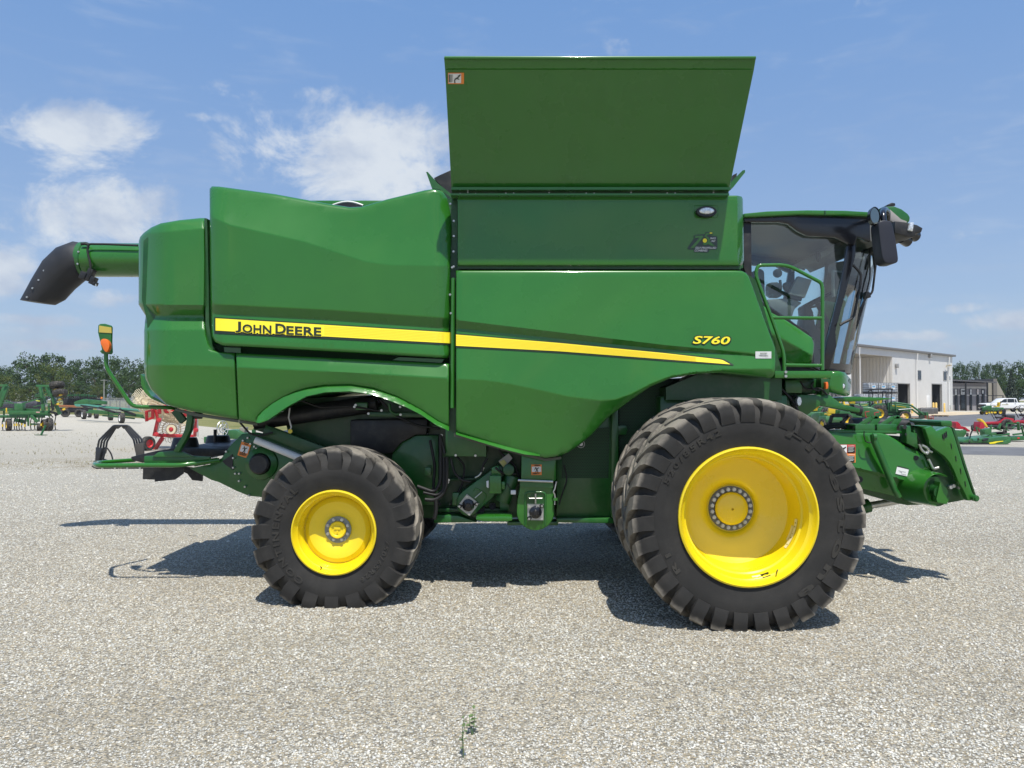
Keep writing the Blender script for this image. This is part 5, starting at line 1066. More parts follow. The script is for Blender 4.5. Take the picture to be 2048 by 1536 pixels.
# loose stones where single stones can be seen
def stones():
    N = 370000
    # density falls with distance: draw Y so that near ground gets most
    Y = 3.55+(25-3.55)*rng.random(N)**1.30; keep = rng.random(N) < np.clip((25-Y)/13, 0, 1)**.8; Y = Y[keep]; N = len(Y); X = (rng.random(N)*2-1)*(Y*.71+1.9)
    edge = (np.abs(X)-Y*.70)/1.9; kp = rng.random(N) < np.clip(1.25-edge, 0, 1); X = X[kp]; Y = Y[kp]; N = len(Y)
    # packed and loose patches: old wheel tracks and drifts
    q = sum(a*np.sin(X*fx+Y*fy+ph+1.3*np.sin(X*fy*.7-Y*fx*.6+ph*2)) for a, fx, fy, ph in ((1, .55, 1.3, .4), (.8, -.9, 1.7, 2.1), (.6, 1.9, 2.6, 4.0), (.5, -2.7, 3.9, 1.2), (.4, 4.6, -3.1, .3)))/2.2
    q = q-1.1*np.exp(-((Y-4.9-.12*X)/.22)**2)-.9*np.exp(-((Y-6.15-.12*X)/.20)**2)
    keep = rng.random(N) < np.clip(.86+.22*q, .35, 1); X = X[keep]; Y = Y[keep]; pt = 1+.055*np.clip(q[keep], -1.5, 1.2); N = len(Y)
    sz = (.0052+.0052*rng.random(N)**2.0)*(1+.05*(Y-4)); big = rng.random(N) < .010; sz[big] *= 1.9
    bm = bmesh.new(); bmesh.ops.create_icosphere(bm, subdivisions=1, radius=1); base = np.array([v.co[:] for v in bm.verts]); tri = np.array([[v.index for v in f.verts] for f in bm.faces]); bm.free()
    nb = len(base); T = [base*(1+.38*(rng.random((nb, 1))-.5)*2)*np.array([1, .6+.5*rng.random(), .34+.28*rng.random()]) for _ in range(24)]
    T = np.array(T); k = rng.integers(0, 24, N); V = T[k]*sz[:, None, None]
    a = rng.random(N)*2*PI; ca, sa = np.cos(a)[:, None], np.sin(a)[:, None]; x = V[:, :, 0]*ca-V[:, :, 1]*sa; y = V[:, :, 0]*sa+V[:, :, 1]*ca
    tl = (rng.random(N)-.5)*.9; ct, st = np.cos(tl)[:, None], np.sin(tl)[:, None]; z = V[:, :, 2]*ct+y*st; y = y*ct-V[:, :, 2]*st
    P_ = np.stack([x+X[:, None], y+Y[:, None], z+(sz*.10+.001)[:, None]], 2).reshape(-1, 3)
    F_ = (tri[None]+(np.arange(N)*nb)[:, None, None]).reshape(-1, 3)
    me = bpy.data.meshes.new('loose_gravel'); me.vertices.add(len(P_)); me.vertices.foreach_set('co', P_.astype(np.float32).ravel())
    me.loops.add(len(F_)*3); me.loops.foreach_set('vertex_index', F_.astype(np.int32).ravel()); me.polygons.add(len(F_))
    me.polygons.foreach_set('loop_start', np.arange(0, len(F_)*3, 3, dtype=np.int32)); me.update(calc_edges=True)
    pal = np.array([(.19, .188, .178), (.29, .283, .265), (.38, .368, .335), (.44, .42, .375), (.49, .46, .39), (.53, .48, .38), (.57, .48, .32), (.60, .46, .27), (.58, .56, .51), (.74, .72, .68), (.40, .22, .12)])
    pal = pal*.68+pal.mean(1)[:, None]*.32*np.array([1.02, 1, .96]); pal = (pal*.52+.48*np.array([.46, .445, .41]))*1.10
    pr = np.array([.06, .12, .17, .17, .16, .13, .09, .035, .05, .018, .001]); pr /= pr.sum(); ci = rng.choice(len(pal), N, p=pr); col = pal[ci]*(.84+.32*rng.random((N, 1)))*pt[:, None]*np.array([.985, 1, .985])*1.10
    at = me.color_attributes.new('stone', 'FLOAT_COLOR', 'POINT'); cc_ = np.ones((N, nb, 4)); cc_[:, :, :3] = col[:, None]; at.data.foreach_set('color', cc_.astype(np.float32).ravel())
    mt = bpy.data.materials.new('stone'); mt.use_nodes = True; t = NT(mt.node_tree); p = t.n['Principled BSDF']; at_ = t.a('ShaderNodeAttribute', _attribute_name='stone')
    t.l.new(at_.outputs['Color'], p.inputs['Base Color']); p.inputs['Roughness'].default_value = .88; p.inputs['Specular IOR Level'].default_value = .2
    tag(link('loose_gravel', me, mt), kind='stuff')
stones()
# ================================================================ plants
def leafmat(name, a, b, c):
    m = bpy.data.materials.new(name); m.use_nodes = True; t = NT(m.node_tree); p = t.n['Principled BSDF']; co = t.a('ShaderNodeTexCoord').outputs['Object']
    rnd = t.a('ShaderNodeObjectInfo').outputs['Random']
    col = t.mix(t.mapr(t.noise(co, 5, 4, .6), .35, .65), a, b); col = t.mix(t.m('MULTIPLY', rnd, .55), col, c)
    t.l.new(col, p.inputs['Base Color']); p.inputs['Roughness'].default_value = .6; p.inputs['Specular IOR Level'].default_value = .25; return m
LEAFD = leafmat('broad_leaves', (.026, .062, .018), (.070, .118, .030), (.048, .082, .024)); LEAFL = leafmat('pale_leaves', (.05, .080, .018), (.13, .155, .035), (.08, .10, .03))
LEAFS = leafmat('needles', (.040, .060, .040), (.085, .105, .070), (.05, .07, .05)); BARK = mat('bark', (.07, .055, .04), .9, var=.3)
def crown_mesh(seed, n=3600, conifer=False):
    r = np.random.default_rng(seed); L = []; 
    if conifer:
        z = r.random(n)**.8; rad = (1-z)*.5*(.55+.45*np.abs(np.sin(z*42)))*np.sqrt(r.random(n))+.01; a = r.random(n)*2*PI
        C_ = np.stack([rad*np.cos(a), rad*np.sin(a), z*.94+.06-rad*.12], 1); s = .028+.02*r.random(n)
    else:
        nc = 46; cz = .32+.66*r.random(nc); ca = r.random(nc)*2*PI; prof = np.sqrt(np.clip(1-((cz-.60)/.42)**2, .02, 1)); cr = .46*prof*(.35+.65*np.sqrt(r.random(nc)))
        cc_ = np.stack([cr*np.cos(ca), cr*np.sin(ca), cz], 1); rs = .055+.085*r.random(nc); k = r.integers(0, nc, n)
        d = r.normal(size=(n, 3)); d /= np.linalg.norm(d, axis=1)[:, None]; C_ = cc_[k]+d*(rs[k]*(.55+.5*r.random(n)))[:, None]*np.array([1.1, 1.1, .85]); s = .011+.011*r.random(n)
    u = r.normal(size=(n, 3)); u /= np.linalg.norm(u, axis=1)[:, None]; w_ = r.normal(size=(n, 3)); v = np.cross(u, w_); v /= np.linalg.norm(v, axis=1)[:, None]
    u *= s[:, None]; v *= (s*.75)[:, None]; Q = np.stack([C_-u, C_-v*.9, C_+u*1.1, C_+v], 1).reshape(-1, 3)
    me = bpy.data.meshes.new('crown'); me.from_pydata(Q.tolist(), [], (np.arange(n*4).reshape(-1, 4)).tolist()); return me
def trunk_mesh(seed):
    random.seed(seed); m = MB(); m.tube([(0, 0, -.01), (.01, 0, .2), (0, .01, .45), (.01, 0, .75)], [.028, .022, .016, .006], 7)
    for k in range(6): a = k*1.1+random.random(); z = .22+.09*k; m.tube([(0, 0, z), (.12*math.cos(a), .12*math.sin(a), z+.10), (.25*math.cos(a), .25*math.sin(a), z+.17)], [.010, .007, .003], 5)
    return m
CR = [crown_mesh(s) for s in (1, 2, 3, 4, 5)]; CRN = crown_mesh(9, 2600, True); TK = {}
for me in CR: me.materials.append(LEAFD)
CRL = [crown_mesh(s, 3000) for s in (11, 12)]
for me in CRL: me.materials.append(LEAFL)
CRN.materials.append(LEAFS)
tk0 = trunk_mesh(3).build('trunk', BARK); TKM = tk0.data; bpy.data.objects.remove(tk0)
def tree(name, label, px, ytop, Y, wpx, me, cat, group, rot=0):
    t_ = P(px, ytop, Y); h = t_.z; w_ = wpx/F*Y
    r = thing(name, label, cat, (t_.x, Y, 0), group); r.rotation_euler = (0, 0, rot); r.scale = (w_, w_, h)
    for n_, d in (('crown', me), ('trunk', TKM)):
        o = bpy.data.objects.new(n_, d); C.objects.link(o); o.parent = r
    return r
lt = [(-40, 730, 170, 110, 0), (8, 735, 175, 70, 1), (62, 712, 150, 88, 2), (105, 712, 155, 80, 3), (28, 745, 165, 70, 4), (140, 735, 150, 60, 0), (172, 718, 165, 80, 1), (212, 716, 170, 80, 2), (240, 720, 150, 66, 3),
      (280, 722, 150, 80, 4), (320, 730, 160, 90, 0), (80, 730, 145, 60, 1), (258, 742, 132, 80, 2), (190, 740, 150, 70, 4)]
pos = ['partly cut by the left edge', 'second from the left edge', 'tallest of the left treeline, above the cultivator', 'with a rounded crown right of the tallest', 'low one behind the cultivator wing', 'filling the dip behind the folded wheels',
       'above the dark spout end', 'just left of the amber marker plate', 'right behind the marker arm', 'beside the rear hood edge', 'mostly hidden by the rear hood', 'in front of the tallest two', 'darkest, low beside the rear hood', 'lower one behind the green trailer']
for i, (px, yt, Y, w_, k) in enumerate(lt):
    tree('broadleaf_tree', 'dark green broadleaf tree, '+pos[i], px, yt, Y, w_, CR[k], 'tree', 'trees behind the left yard', i*1.7)
for i, (px, yt, Y, w_, l) in enumerate(((106, 728, 118, 74, 'pale yellow-green tree behind the folded cultivator wheels'), (42, 778, 100, 40, 'small yellowish bush behind the cultivator tower'), (196, 770, 125, 36, 'small pale bush beyond the green platform trailer'), (150, 783, 120, 36, 'low scrubby bush left of the utility pole'), (8, 752, 118, 50, 'pale shrubby tree at the left edge of the yard'))):
    tree('bush' if yt > 750 else 'young_tree', l, px, yt, Y, w_, CRL[i % 2], 'bush' if yt > 750 else 'tree', 'pale bushes behind the left yard', i)
for i in range(5): tree('broadleaf_tree', 'dark broadleaf tree beyond the left edge, '+['nearest the cultivator', 'second out from the cultivator', 'middle one of five', 'fourth out from the cultivator', 'farthest out'][i], -110-i*75, 722+(i*5) % 11, 155+i*4, 95, CR[i % 5], 'tree', 'trees beyond the left edge', i*1.9)
for i in range(9):                                   # low thicket closing the gaps below the crowns
    tree('understorey_shrub', 'dark low shrub in the thicket '+['at the left edge', 'behind the cultivator tower', 'below the tallest tree', 'behind the folded wheels', 'behind the trailer hood', 'left of the utility pole', 'right of the utility pole', 'below the marker arm', 'beside the rear hood'][i], i*38-8, 764+(i*7) % 9, 142, 62, CR[i % 5], 'shrub', 'thicket under the left trees', i*2.1)
rt = [(1914, 729, 190, 40, 0), (1936, 727, 195, 38, 1), (1958, 728, 190, 36, 2), (1980, 730, 185, 36, 3), (2006, 726, 180, 44, 4), (2032, 727, 178, 50, 0), (2062, 732, 160, 70, 1), (2100, 724, 170, 80, 2), (1895, 735, 200, 50, 3), (1990, 738, 160, 44, 1)]
pr_ = ['just right of the white building roof', 'second from the white building', 'third from the white building', 'above the dark canopy roof', 'tall one above the tan gable', 'behind the spruce', 'at the right edge of the view', 'beyond the right edge', 'hidden behind the white building', 'lower one left of the spruce']
for i, (px, yt, Y, w_, k) in enumerate(rt): tree('broadleaf_tree', 'mid green tree with feathery top, '+pr_[i], px, yt, Y, w_, CR[k], 'tree', 'trees behind the right buildings', i*1.3)
for i in range(7): tree('understorey_shrub', 'dark shrub under the right trees '+['behind the white building', 'behind the canopy roof left end', 'behind the canopy roof', 'left of the spruce', 'right of the spruce', 'above the truck cab', 'past the right edge'][i], 1905+i*26, 762, 172, 60, CR[(i+2) % 5], 'shrub', 'thicket under the right trees', i)
tree('spruce_tree', 'grey-green spruce beside the tan sloping gable', 2022, 742, 132, 36, CRN, 'tree', None)
# hidden behind the combine: the treeline carries on and is seen through gaps and from the side
def weed(name, label, loc, h, n, seed, mt, spread=.03, leaf=.018, stems=3, cat='weed', group=None):
    random.seed(seed); r = thing(name, label, cat, loc, group); m = MB(); L = MB()
    for s in range(stems):
        a = random.random()*6.28; tip = Vector((spread*math.cos(a), spread*math.sin(a), h*(.6+.4*random.random()) if s else h)); mid = tip*.5+Vector((random.uniform(-.01, .01), 0, .01))
        pts = [Vector((0, 0, 0)), mid, tip]; m.tube([p+Vector(loc) for p in pts], [.002+h*.004, .0015+h*.003, .001], 5)
        for k in range(n):
            f = .25+.75*k/n; p = (mid*2*f if f < .5 else mid+(tip-mid)*(f-.5)*2); b = random.random()*6.28; l = leaf*(.6+.8*random.random())
            d = Vector((math.cos(b), math.sin(b), random.uniform(-.3, .6))).normalized(); sd = d.cross(Vector((0, 0, 1))).normalized()*l*.32
            q = p+Vector(loc); L.add([q, q+d*l*.5+sd, q+d*l*1.1+Vector((0, 0, -l*.15)), q+d*l*.5-sd], [(0, 1, 2, 3)])
    m.build('stem', mt, r); L.build('leaves', mt, r, smooth=False); return r
WEEDM = mat('weed_green', (.11, .17, .06), .6, var=.3, vscale=30); DRYW = mat('dry_weed', (.33, .30, .17), .8, var=.35, vscale=6)
weed('weed', 'taller thin weed with narrow leaves at the bottom centre of the gravel', G(927, 1516), .22, 7, 4, WEEDM, .02, .020, 2, group='weeds in the foreground gravel')
weed('weed', 'shorter weed with broader leaves just behind the taller one', G(945, 1470), .15, 6, 8, WEEDM, .03, .036, 2, group='weeds in the foreground gravel')
def tufts(label, pts, seed, h=.10, mt=DRYW, n=40, sx=1.6, sy=.5):
    """thin patch of dry weeds nobody could count"""
    random.seed(seed); m = MB()
    for px, py in pts:
        g0 = G(px, py)
        for k in range(n):
            c = g0+Vector((random.gauss(0, sx), random.gauss(0, sy), 0)); hh = h*(.4+random.random())
            for b in range(4):
                a = random.random()*6.28; d = Vector((math.cos(a), math.sin(a), 0))*hh*.5; s_ = Vector((-d.y, d.x, 0))*.15
                m.add([c-s_, c+s_, c+d+Vector((0, 0, hh))], [(0, 1, 2)])
    tag(m.build('weed_patch', mt, smooth=False), label, 'weeds', kind='stuff')
tufts('thin patch of dry weeds round the grapple base', [(150, 926), (190, 930), (240, 900), (180, 905), (250, 930), (130, 908), (300, 880)], 5, .07, n=46)
tufts('green-brown weeds on the gravel behind the cultivator wheels', [(40, 868), (90, 874), (150, 872), (200, 868), (60, 895), (120, 888)], 6, .06, n=60, sx=2.4, sy=.8)
# ================================================================ buildings
def metal_wall(name, col, pitch=.42, dep=.05):
    m = bpy.data.materials.new(name); m.use_nodes = True; t = NT(m.node_tree); p = t.n['Principled BSDF']; co = t.a('ShaderNodeTexCoord').outputs['Object']
    s = t.a('ShaderNodeSeparateXYZ'); t.l.new(co, s.inputs[0]); fr = t.m('PINGPONG', t.m('ADD', s.outputs[0], s.outputs[1]), pitch/2)
    hgt = t.mapr(fr, pitch*.32, pitch*.44, 0, 1); bn = t.a('ShaderNodeBump'); t.l.new(hgt, bn.inputs['Height']); bn.inputs['Strength'].default_value = 1; bn.inputs['Distance'].default_value = dep; t.l.new(bn.outputs[0], p.inputs['Normal'])
    c = t.mix(t.mapr(t.noise(co, .5, 6, .6), .3, .7), tuple(x*.93 for x in col), col); c = t.mix(t.mapr(s.outputs[2], 0, 1.2, .35, 0), c, (.45, .38, .28)); t.l.new(c, p.inputs['Base Color']); p.inputs['Roughness'].default_value = .5; return m
WALLM = metal_wall('ribbed_wall', (.71, .70, .67)); DARKIN = mat('dark_interior', (.030, .033, .038), .9); TRIM = mat('roof_trim', (.16, .155, .15), .5)
A = Vector((697/F*91, 91, 0)); B = Vector((883/F*113, 113, 0)); U = (B-A).normalized(); Nn = Vector((-U.y, U.x, 0))
def sz_(px, py, o=0):                                # pixel -> along the wall, height (o = metres behind the wall face)
    d = ray(px, py); A2 = A+Nn*o; den = d.x*U.y-d.y*U.x; t = (A2.x*U.y-A2.y*U.x)/den; h = Vector((d.x*t, d.y*t, HC+d.z*t)); return (h-A2).dot(U), h.z
bl = thing('metal_building', 'long white ribbed metal building with dark doorways and an open bay', 'building', A); bl.rotation_euler = (0, 0, math.atan2(U.y, U.x)); OFF[bl] = Vector((0, 0, 0))
Hh = 8.0; s0 = sz_(1704, 760)[0]; sE = sz_(1905, 760)[0]; bay0 = sz_(1716, 760)[0]; bay1 = sz_(1785, 760)[0]; bz = sz_(1785, 713.5)[1]
d1a, d1b = sz_(1795, 800)[0], sz_(1820, 800)[0]; dz1 = sz_(1806, 766)[1]; d2a, d2b = sz_(1863, 800)[0], sz_(1884, 800)[0]; dz2 = sz_(1873, 767)[1]
def wseg(nm, a, b, z0, z1, y0=0, y1=.25, mt=WALLM):
    m = MB(); m.bx(a, b, y0, y1, z0, z1); return m.build(nm, mt, bl, smooth=False)
m = MB()
m.bx(s0-2.6, bay1, 0, .25, bz, Hh); m.bx(bay1, d1a, 0, .25, 0, Hh); m.bx(d1a, d1b, 0, .25, dz1, Hh); m.bx(d1b, d2a, 0, .25, 0, Hh); m.bx(d2a, d2b, 0, .25, dz2, Hh); m.bx(d2b, sE, 0, .25, 0, Hh); m.bx(sE-.25, sE, .25, 14, 0, Hh)
m.build('wall', WALLM, bl, smooth=False)
m = MB(); m.bx(s0-2.6, bay1, 7, 7.2, 0, Hh); m.bx(bay1, bay1+.2, .25, 7, 0, Hh); m.build('bay_wall', WALLM, bl, smooth=False)
m = MB(); m.bx(s0-2.8, sE+.5, -.35, 14.4, Hh+.003, Hh+.28); m.build('roof', TRIM, bl, bev=.02)
m = MB(); m.bx(s0-2.8, bay1-.01, .27, 6.9, bz+.02, bz+.14); m.build('bay_ceiling', GREY, bl)
m = MB(); m.bx(s0-.3, s0+.45, .26, 1.2, 0, bz+.01); m.build('column', WHITE, bl, bev=.02)
for a, b, dz in ((d1a, d1b, dz1), (d2a, d2b, dz2)):
    m = MB(); m.bx(a+.01, b-.01, 3.2, 3.3, 0, dz); m.bx(a-.2, a-.02, .26, 3.2, 0, dz); m.bx(b+.02, b+.2, .26, 3.2, 0, dz); m.build('doorway', DARKIN, bl)
    m = MB(); m.bx(b-.12, b+.001, -.04, .24, 0, dz); m.bx(a, a+.12, -.04, .24, 0, dz); m.bx(a+.12, b-.12, -.04, .24, dz-.12, dz); m.build('door_frame', GREY, bl)
WG = mat('window_glass', (.02, .03, .04), .08)
for x0, y0, x1, y1 in ((1834.5, 740, 1842, 760.5), (1886, 742, 1893, 761.5), (1897, 751, 1900, 762), (1897, 809, 1900, 821)):
    a, z1 = sz_(x0, y0); b, z0 = sz_(x1, y1); m = MB(); m.bx(a, b, -.05, .02, z0, z1); f_ = m.build('window', GREY if x0 < 1895 else WHITE, bl)
    m = MB(); m.bx(a+.1, b-.1, -.07, -.04, z0+.1, z1-.1); m.build('window_glass', WG, f_)
a, z1 = sz_(1852.5, 791); b, z0 = sz_(1859, 820); m = MB(); m.bx(a, b, -.06, .02, 0, z1); m.build('door', WHITE, bl, bev=.01)
for x in (1717, 1831, 1895):
    a = sz_(x, 760)[0]; m = MB(); m.tube([(a-.3 if x < 1720 else a, -.3, Hh-.1), (a-.3 if x < 1720 else a, -.25, Hh-1.0), (a, -.18, Hh-1.4), (a, -.18, .2)], .08, 8); m.build('downspout', WHITE, bl)
for px, py in ((1791, 732), (1858, 712)):
    a, z = sz_(px, py); m = MB(); m.bx(a-.25, a+.25, -.35, -.02, z-.25, z+.3); m.build('wall_lamp', GREY, bl, bev=.04)
a, z = sz_(1893, 731); m = MB(); m.tube([(a-.8, -.2, z-.3), (a-.8, -.3, z), (a+.2, -.4, z)], .06); m.cyl((a, -.4, z), (a+.9, -.4, z+.05), .12, .05); m.build('vent_pipe', mat('tan_pipe', (.45, .38, .25), .6), bl)
a = sz_(1777, 690)[0]; m = MB(); m.cyl((a, 6, Hh), (a, 6, Hh+3.4), .03); m.build('antenna', GREY, bl)
# grey office with the canopy
A3 = Vector((879/F*118, 118, 0)); U3 = (Vector((1, .10, 0))).normalized()
of = thing('office_building', 'low grey office with dark canopy roof and glass doors beyond the white building', 'building', A3); of.rotation_euler = (0, 0, math.atan2(U3.y, U3.x)); OFF[of] = Vector((0, 0, 0))
kx = lambda px: (px-1903)/F*118; kz = lambda py: (797-py)/F*118+HC
PUR = mat('grey_block', (.26, .25, .265), .8, var=.06); PALEB = mat('pale_band', (.50, .48, .46), .7); TAN = mat('tan_block', (.28, .26, .215), .85, var=.05); CAN = metal_wall('canopy_roof', (.10, .10, .105), .4, .03)
m = MB(); m.bx(kx(1895), kx(1978), 0, 8, 0, kz(766)); m.build('wall', PUR, of, smooth=False)
m = MB(); m.bx(kx(1895), kx(1978.2), -.05, .02, kz(777), kz(773)); m.build('pale_band', PALEB, of, smooth=False)
m = MB(); m.bx(kx(1895), kx(1978.2), -.05, .02, kz(792), kz(789)); m.build('pale_band', PALEB, of, smooth=False)
for x0, x1 in ((1909, 1915), (1921, 1932.5), (1941, 1946), (1956, 1961), (1967, 1973)):
    m = MB(); m.bx(kx(x0), kx(x1), -.10, .02, .1, kz(777.5)); f_ = m.build('window', BLACK, of, smooth=False)
    m = MB(); m.bx(kx(x0)+.12, kx(x1)-.1, -.13, -.09, .3, kz(790)); m.build('window_glass', WG, f_, smooth=False)
for i, (x0, x1, y0, y1, txt) in enumerate(((1908.7, 1912.8, 778, 790, 0), (1921.5, 1932, 778, 789, 'DMC'), (1941, 1944.5, 778, 789, 0), (1956, 1959.5, 778, 789, 0), (1967, 1970, 780, 787, 0))):
    m = MB(); m.bx(kx(x0), kx(x1), -.18, -.12, kz(y1), kz(y0)); sg_ = m.build('sign', WHITE, of, smooth=False)
    m = MB()
    if txt:
        vs, fs = text_verts(txt, .05); xa = min(v.x for v in vs); xb = max(v.x for v in vs); ya = min(v.y for v in vs); yb = max(v.y for v in vs)
        m.add([(kx(x0)+.08+(v.x-xa)/(xb-xa)*(kx(x1)-kx(x0)-.16), -.19, kz(785)+(v.y-ya)/(yb-ya)*(kz(780)-kz(785))) for v in vs], fs)
        m.bx(kx(x0)+.1, kx(x1)-.1, -.19, -.185, kz(787.3), kz(786.7))
    else:
        for k in range(3): m.bx(kx(x0)+.08, kx(x1)-.08, -.19, -.185, kz(y0+2+k*3.2), kz(y0+1+k*3.2))
    m.build('sign_mark', REDD if i == 3 else BLACK, sg_, smooth=False)
m = MB(); m.add([(kx(1890), -1.6, kz(759)), (kx(1984), -1.6, kz(764)), (kx(1996), 9, kz(761)), (kx(1890), 9, kz(746)), (kx(1890), -1.6, kz(762)), (kx(1984), -1.6, kz(766)), (kx(1996), 9, kz(763)), (kx(1890), 9, kz(749))],
    [(0, 1, 2, 3), (4, 7, 6, 5), (0, 4, 5, 1), (1, 5, 6, 2), (2, 6, 7, 3), (3, 7, 4, 0)]); m.build('canopy_roof', CAN, of, smooth=False)
for x in (1919, 1965): m = MB(); m.cyl((kx(x), -1.5, 0), (kx(x), -1.5, kz(765)), .12, n=10); m.build('canopy_post', BLACK, of)
m = MB(); m.bx(kx(1978.3), kx(1996), .6, 8, 0, kz(763)); m.build('tan_wall', TAN, of, smooth=False)
m = MB(); m.bx(kx(1996), kx(2004), .3, 8, 0, kz(757)); m.build('stair_block', mat('grey_brown_block', (.15, .14, .125), .85), of, smooth=False)
m = MB(); m.prism([(kx(2004), 0), (kx(2004), kz(757.5)), (kx(2027), kz(799)), (kx(2031), 0)], .5, 8); m.build('sloping_gable', TAN, of, smooth=False)
# distant shed, fence, pole
m = MB(); q = P(23, 784, 175); m.bx(q.x-3, q.x+4, 175, 182, 0, P(20, 777, 175).z); sh = m.build('far_shed', mat('shed_white', (.6, .6, .6), .6)); tag(sh, 'small white flat roofed shed among the trees at far left', 'shed')
m = MB(); q = P(208, 790, 112); m.cyl((q.x, 112, 0), (q.x, 112, P(208, 759, 112).z), .09, .07, 8); m.bx(q.x-.5, q.x+.5, 111.9, 112.1, P(208, 761, 112).z, P(208, 760, 112).z); tag(m.build('utility_pole', GREY), 'thin grey utility pole in front of the left trees', 'pole')
m = MB()
for y in (770, 772.5): m.tube([P(x, y+2*math.sin(PI*(x+200)/500), 112) for x in range(-200, 310, 30)], .018, 4)
tag(m.build('power_line', RUB), 'thin power lines crossing in front of the left trees', 'power line')
fn = thing('chain_link_fence', 'grey chain link fence behind the green platform trailer', 'fence', (P(230, 810, 108).x, 108, 0))
FEN = bpy.data.materials.new('chain_link'); FEN.use_nodes = True; t = NT(FEN.node_tree); t.n.clear(); tr = t.a('ShaderNodeBsdfTransparent'); df = t.a('ShaderNodeBsdfDiffuse'); df.inputs[0].default_value = (.42, .44, .46, 1)
mx = t.a('ShaderNodeMixShader'); mx.inputs[0].default_value = .38; t.l.new(tr.outputs[0], mx.inputs[1]); t.l.new(df.outputs[0], mx.inputs[2]); o_ = t.a('ShaderNodeOutputMaterial'); t.l.new(mx.outputs[0], o_.inputs[0])
a = P(195, 797, 108); b = P(290, 797, 108); m = MB(); m.bx(a.x, b.x, 108, 108.02, 0, 1.9); m.build('mesh', FEN, fn, smooth=False)
for k in range(6): x = a.x+(b.x-a.x)*k/5; m = MB(); m.cyl((x, 107.95, 0), (x, 107.95, 2), .04, n=6); m.build('fence_post', GREY, fn)
m = MB(); m.cyl((a.x, 107.95, 1.92), (b.x, 107.95, 1.92), .03, n=6); m.build('top_rail', GREY, fn)
# ================================================================ small generic machine pieces
TY2 = mat('small_tyre', (.022, .022, .021), .8, var=.25, vscale=5, dust=.35)
MG = mat('machine_green', (.026, .125, .034), .42, coat=.2, var=.12, vscale=2, dust=.10); MGD = mat('machine_dark_green', (.012, .085, .02), .5, var=.15)
MY = mat('machine_yellow', (.70, .48, .03), .4, var=.05); DARK = mat('dark_metal', (.02, .02, .022), .6, var=.3); BOLL = mat('bollard_yellow', (.75, .52, .16), .6, var=.1)
MR = mat('machine_red', (.38, .015, .03), .4, var=.1); TEAL = mat('faded_green', (.05, .20, .12), .45, var=.08)
def swheel(par, c, r, w_, rim=MY, axis='Y', rz=0, lug=True):
    m = MB(); pr = [(r*.55, -w_*.42), (r*.75, -w_*.5), (r*.93, -w_*.46), (r, -w_*.3), (r, w_*.3), (r*.93, w_*.46), (r*.75, w_*.5), (r*.55, w_*.42)]
    m.lathe(pr, axis='Y', n=26)
    if lug:
        for k in range(18):
            a = 2*PI*k/18
            for s in (-1, 1): m.box((r*math.cos(a+s*.06), s*w_*.22, r*math.sin(a+s*.06)), (r*.07, w_*.42, r*.09), M=Matrix.Rotation(-a, 4, 'Y'))
    M_ = Matrix.Translation(c) @ Matrix.Rotation(rz, 4, 'Z'); m.v = [tuple(M_ @ Vector(v)) for v in m.v]; t_ = m.build('wheel', TY2, par)
    m = MB(); m.lathe([(r*.56, -w_*.44), (r*.5, -w_*.3), (r*.42, -w_*.12), (.001, -w_*.16)], n=22); m.lathe([(r*.56, w_*.44), (r*.5, w_*.3), (r*.42, w_*.12), (.001, w_*.16)], n=22)
    m.v = [tuple(M_ @ Vector(v)) for v in m.v]; m.build('rim', rim, t_); return t_
def local(name, label, cat, group=None): r = thing(name, label, cat, (0, 0, 0), group); return r
def place(r, px, py, rz, sc=1):
    g_ = G(px, py); r.location = (g_.x, g_.y, 0); r.rotation_euler = (0, 0, rz); r.scale = (sc,)*3; return r
def seatp(par, c, mt=MY, s=1, nm='seat'):
    m = MB(); m.box(c, (.42*s, .46*s, .10*s)); m.box((c[0]-.2*s, c[1], c[2]+.24*s), (.10*s, .44*s, .42*s), M=Matrix.Rotation(-.15, 4, 'Y')); return m.build(nm, mt, par, bev=.04, seg=3)
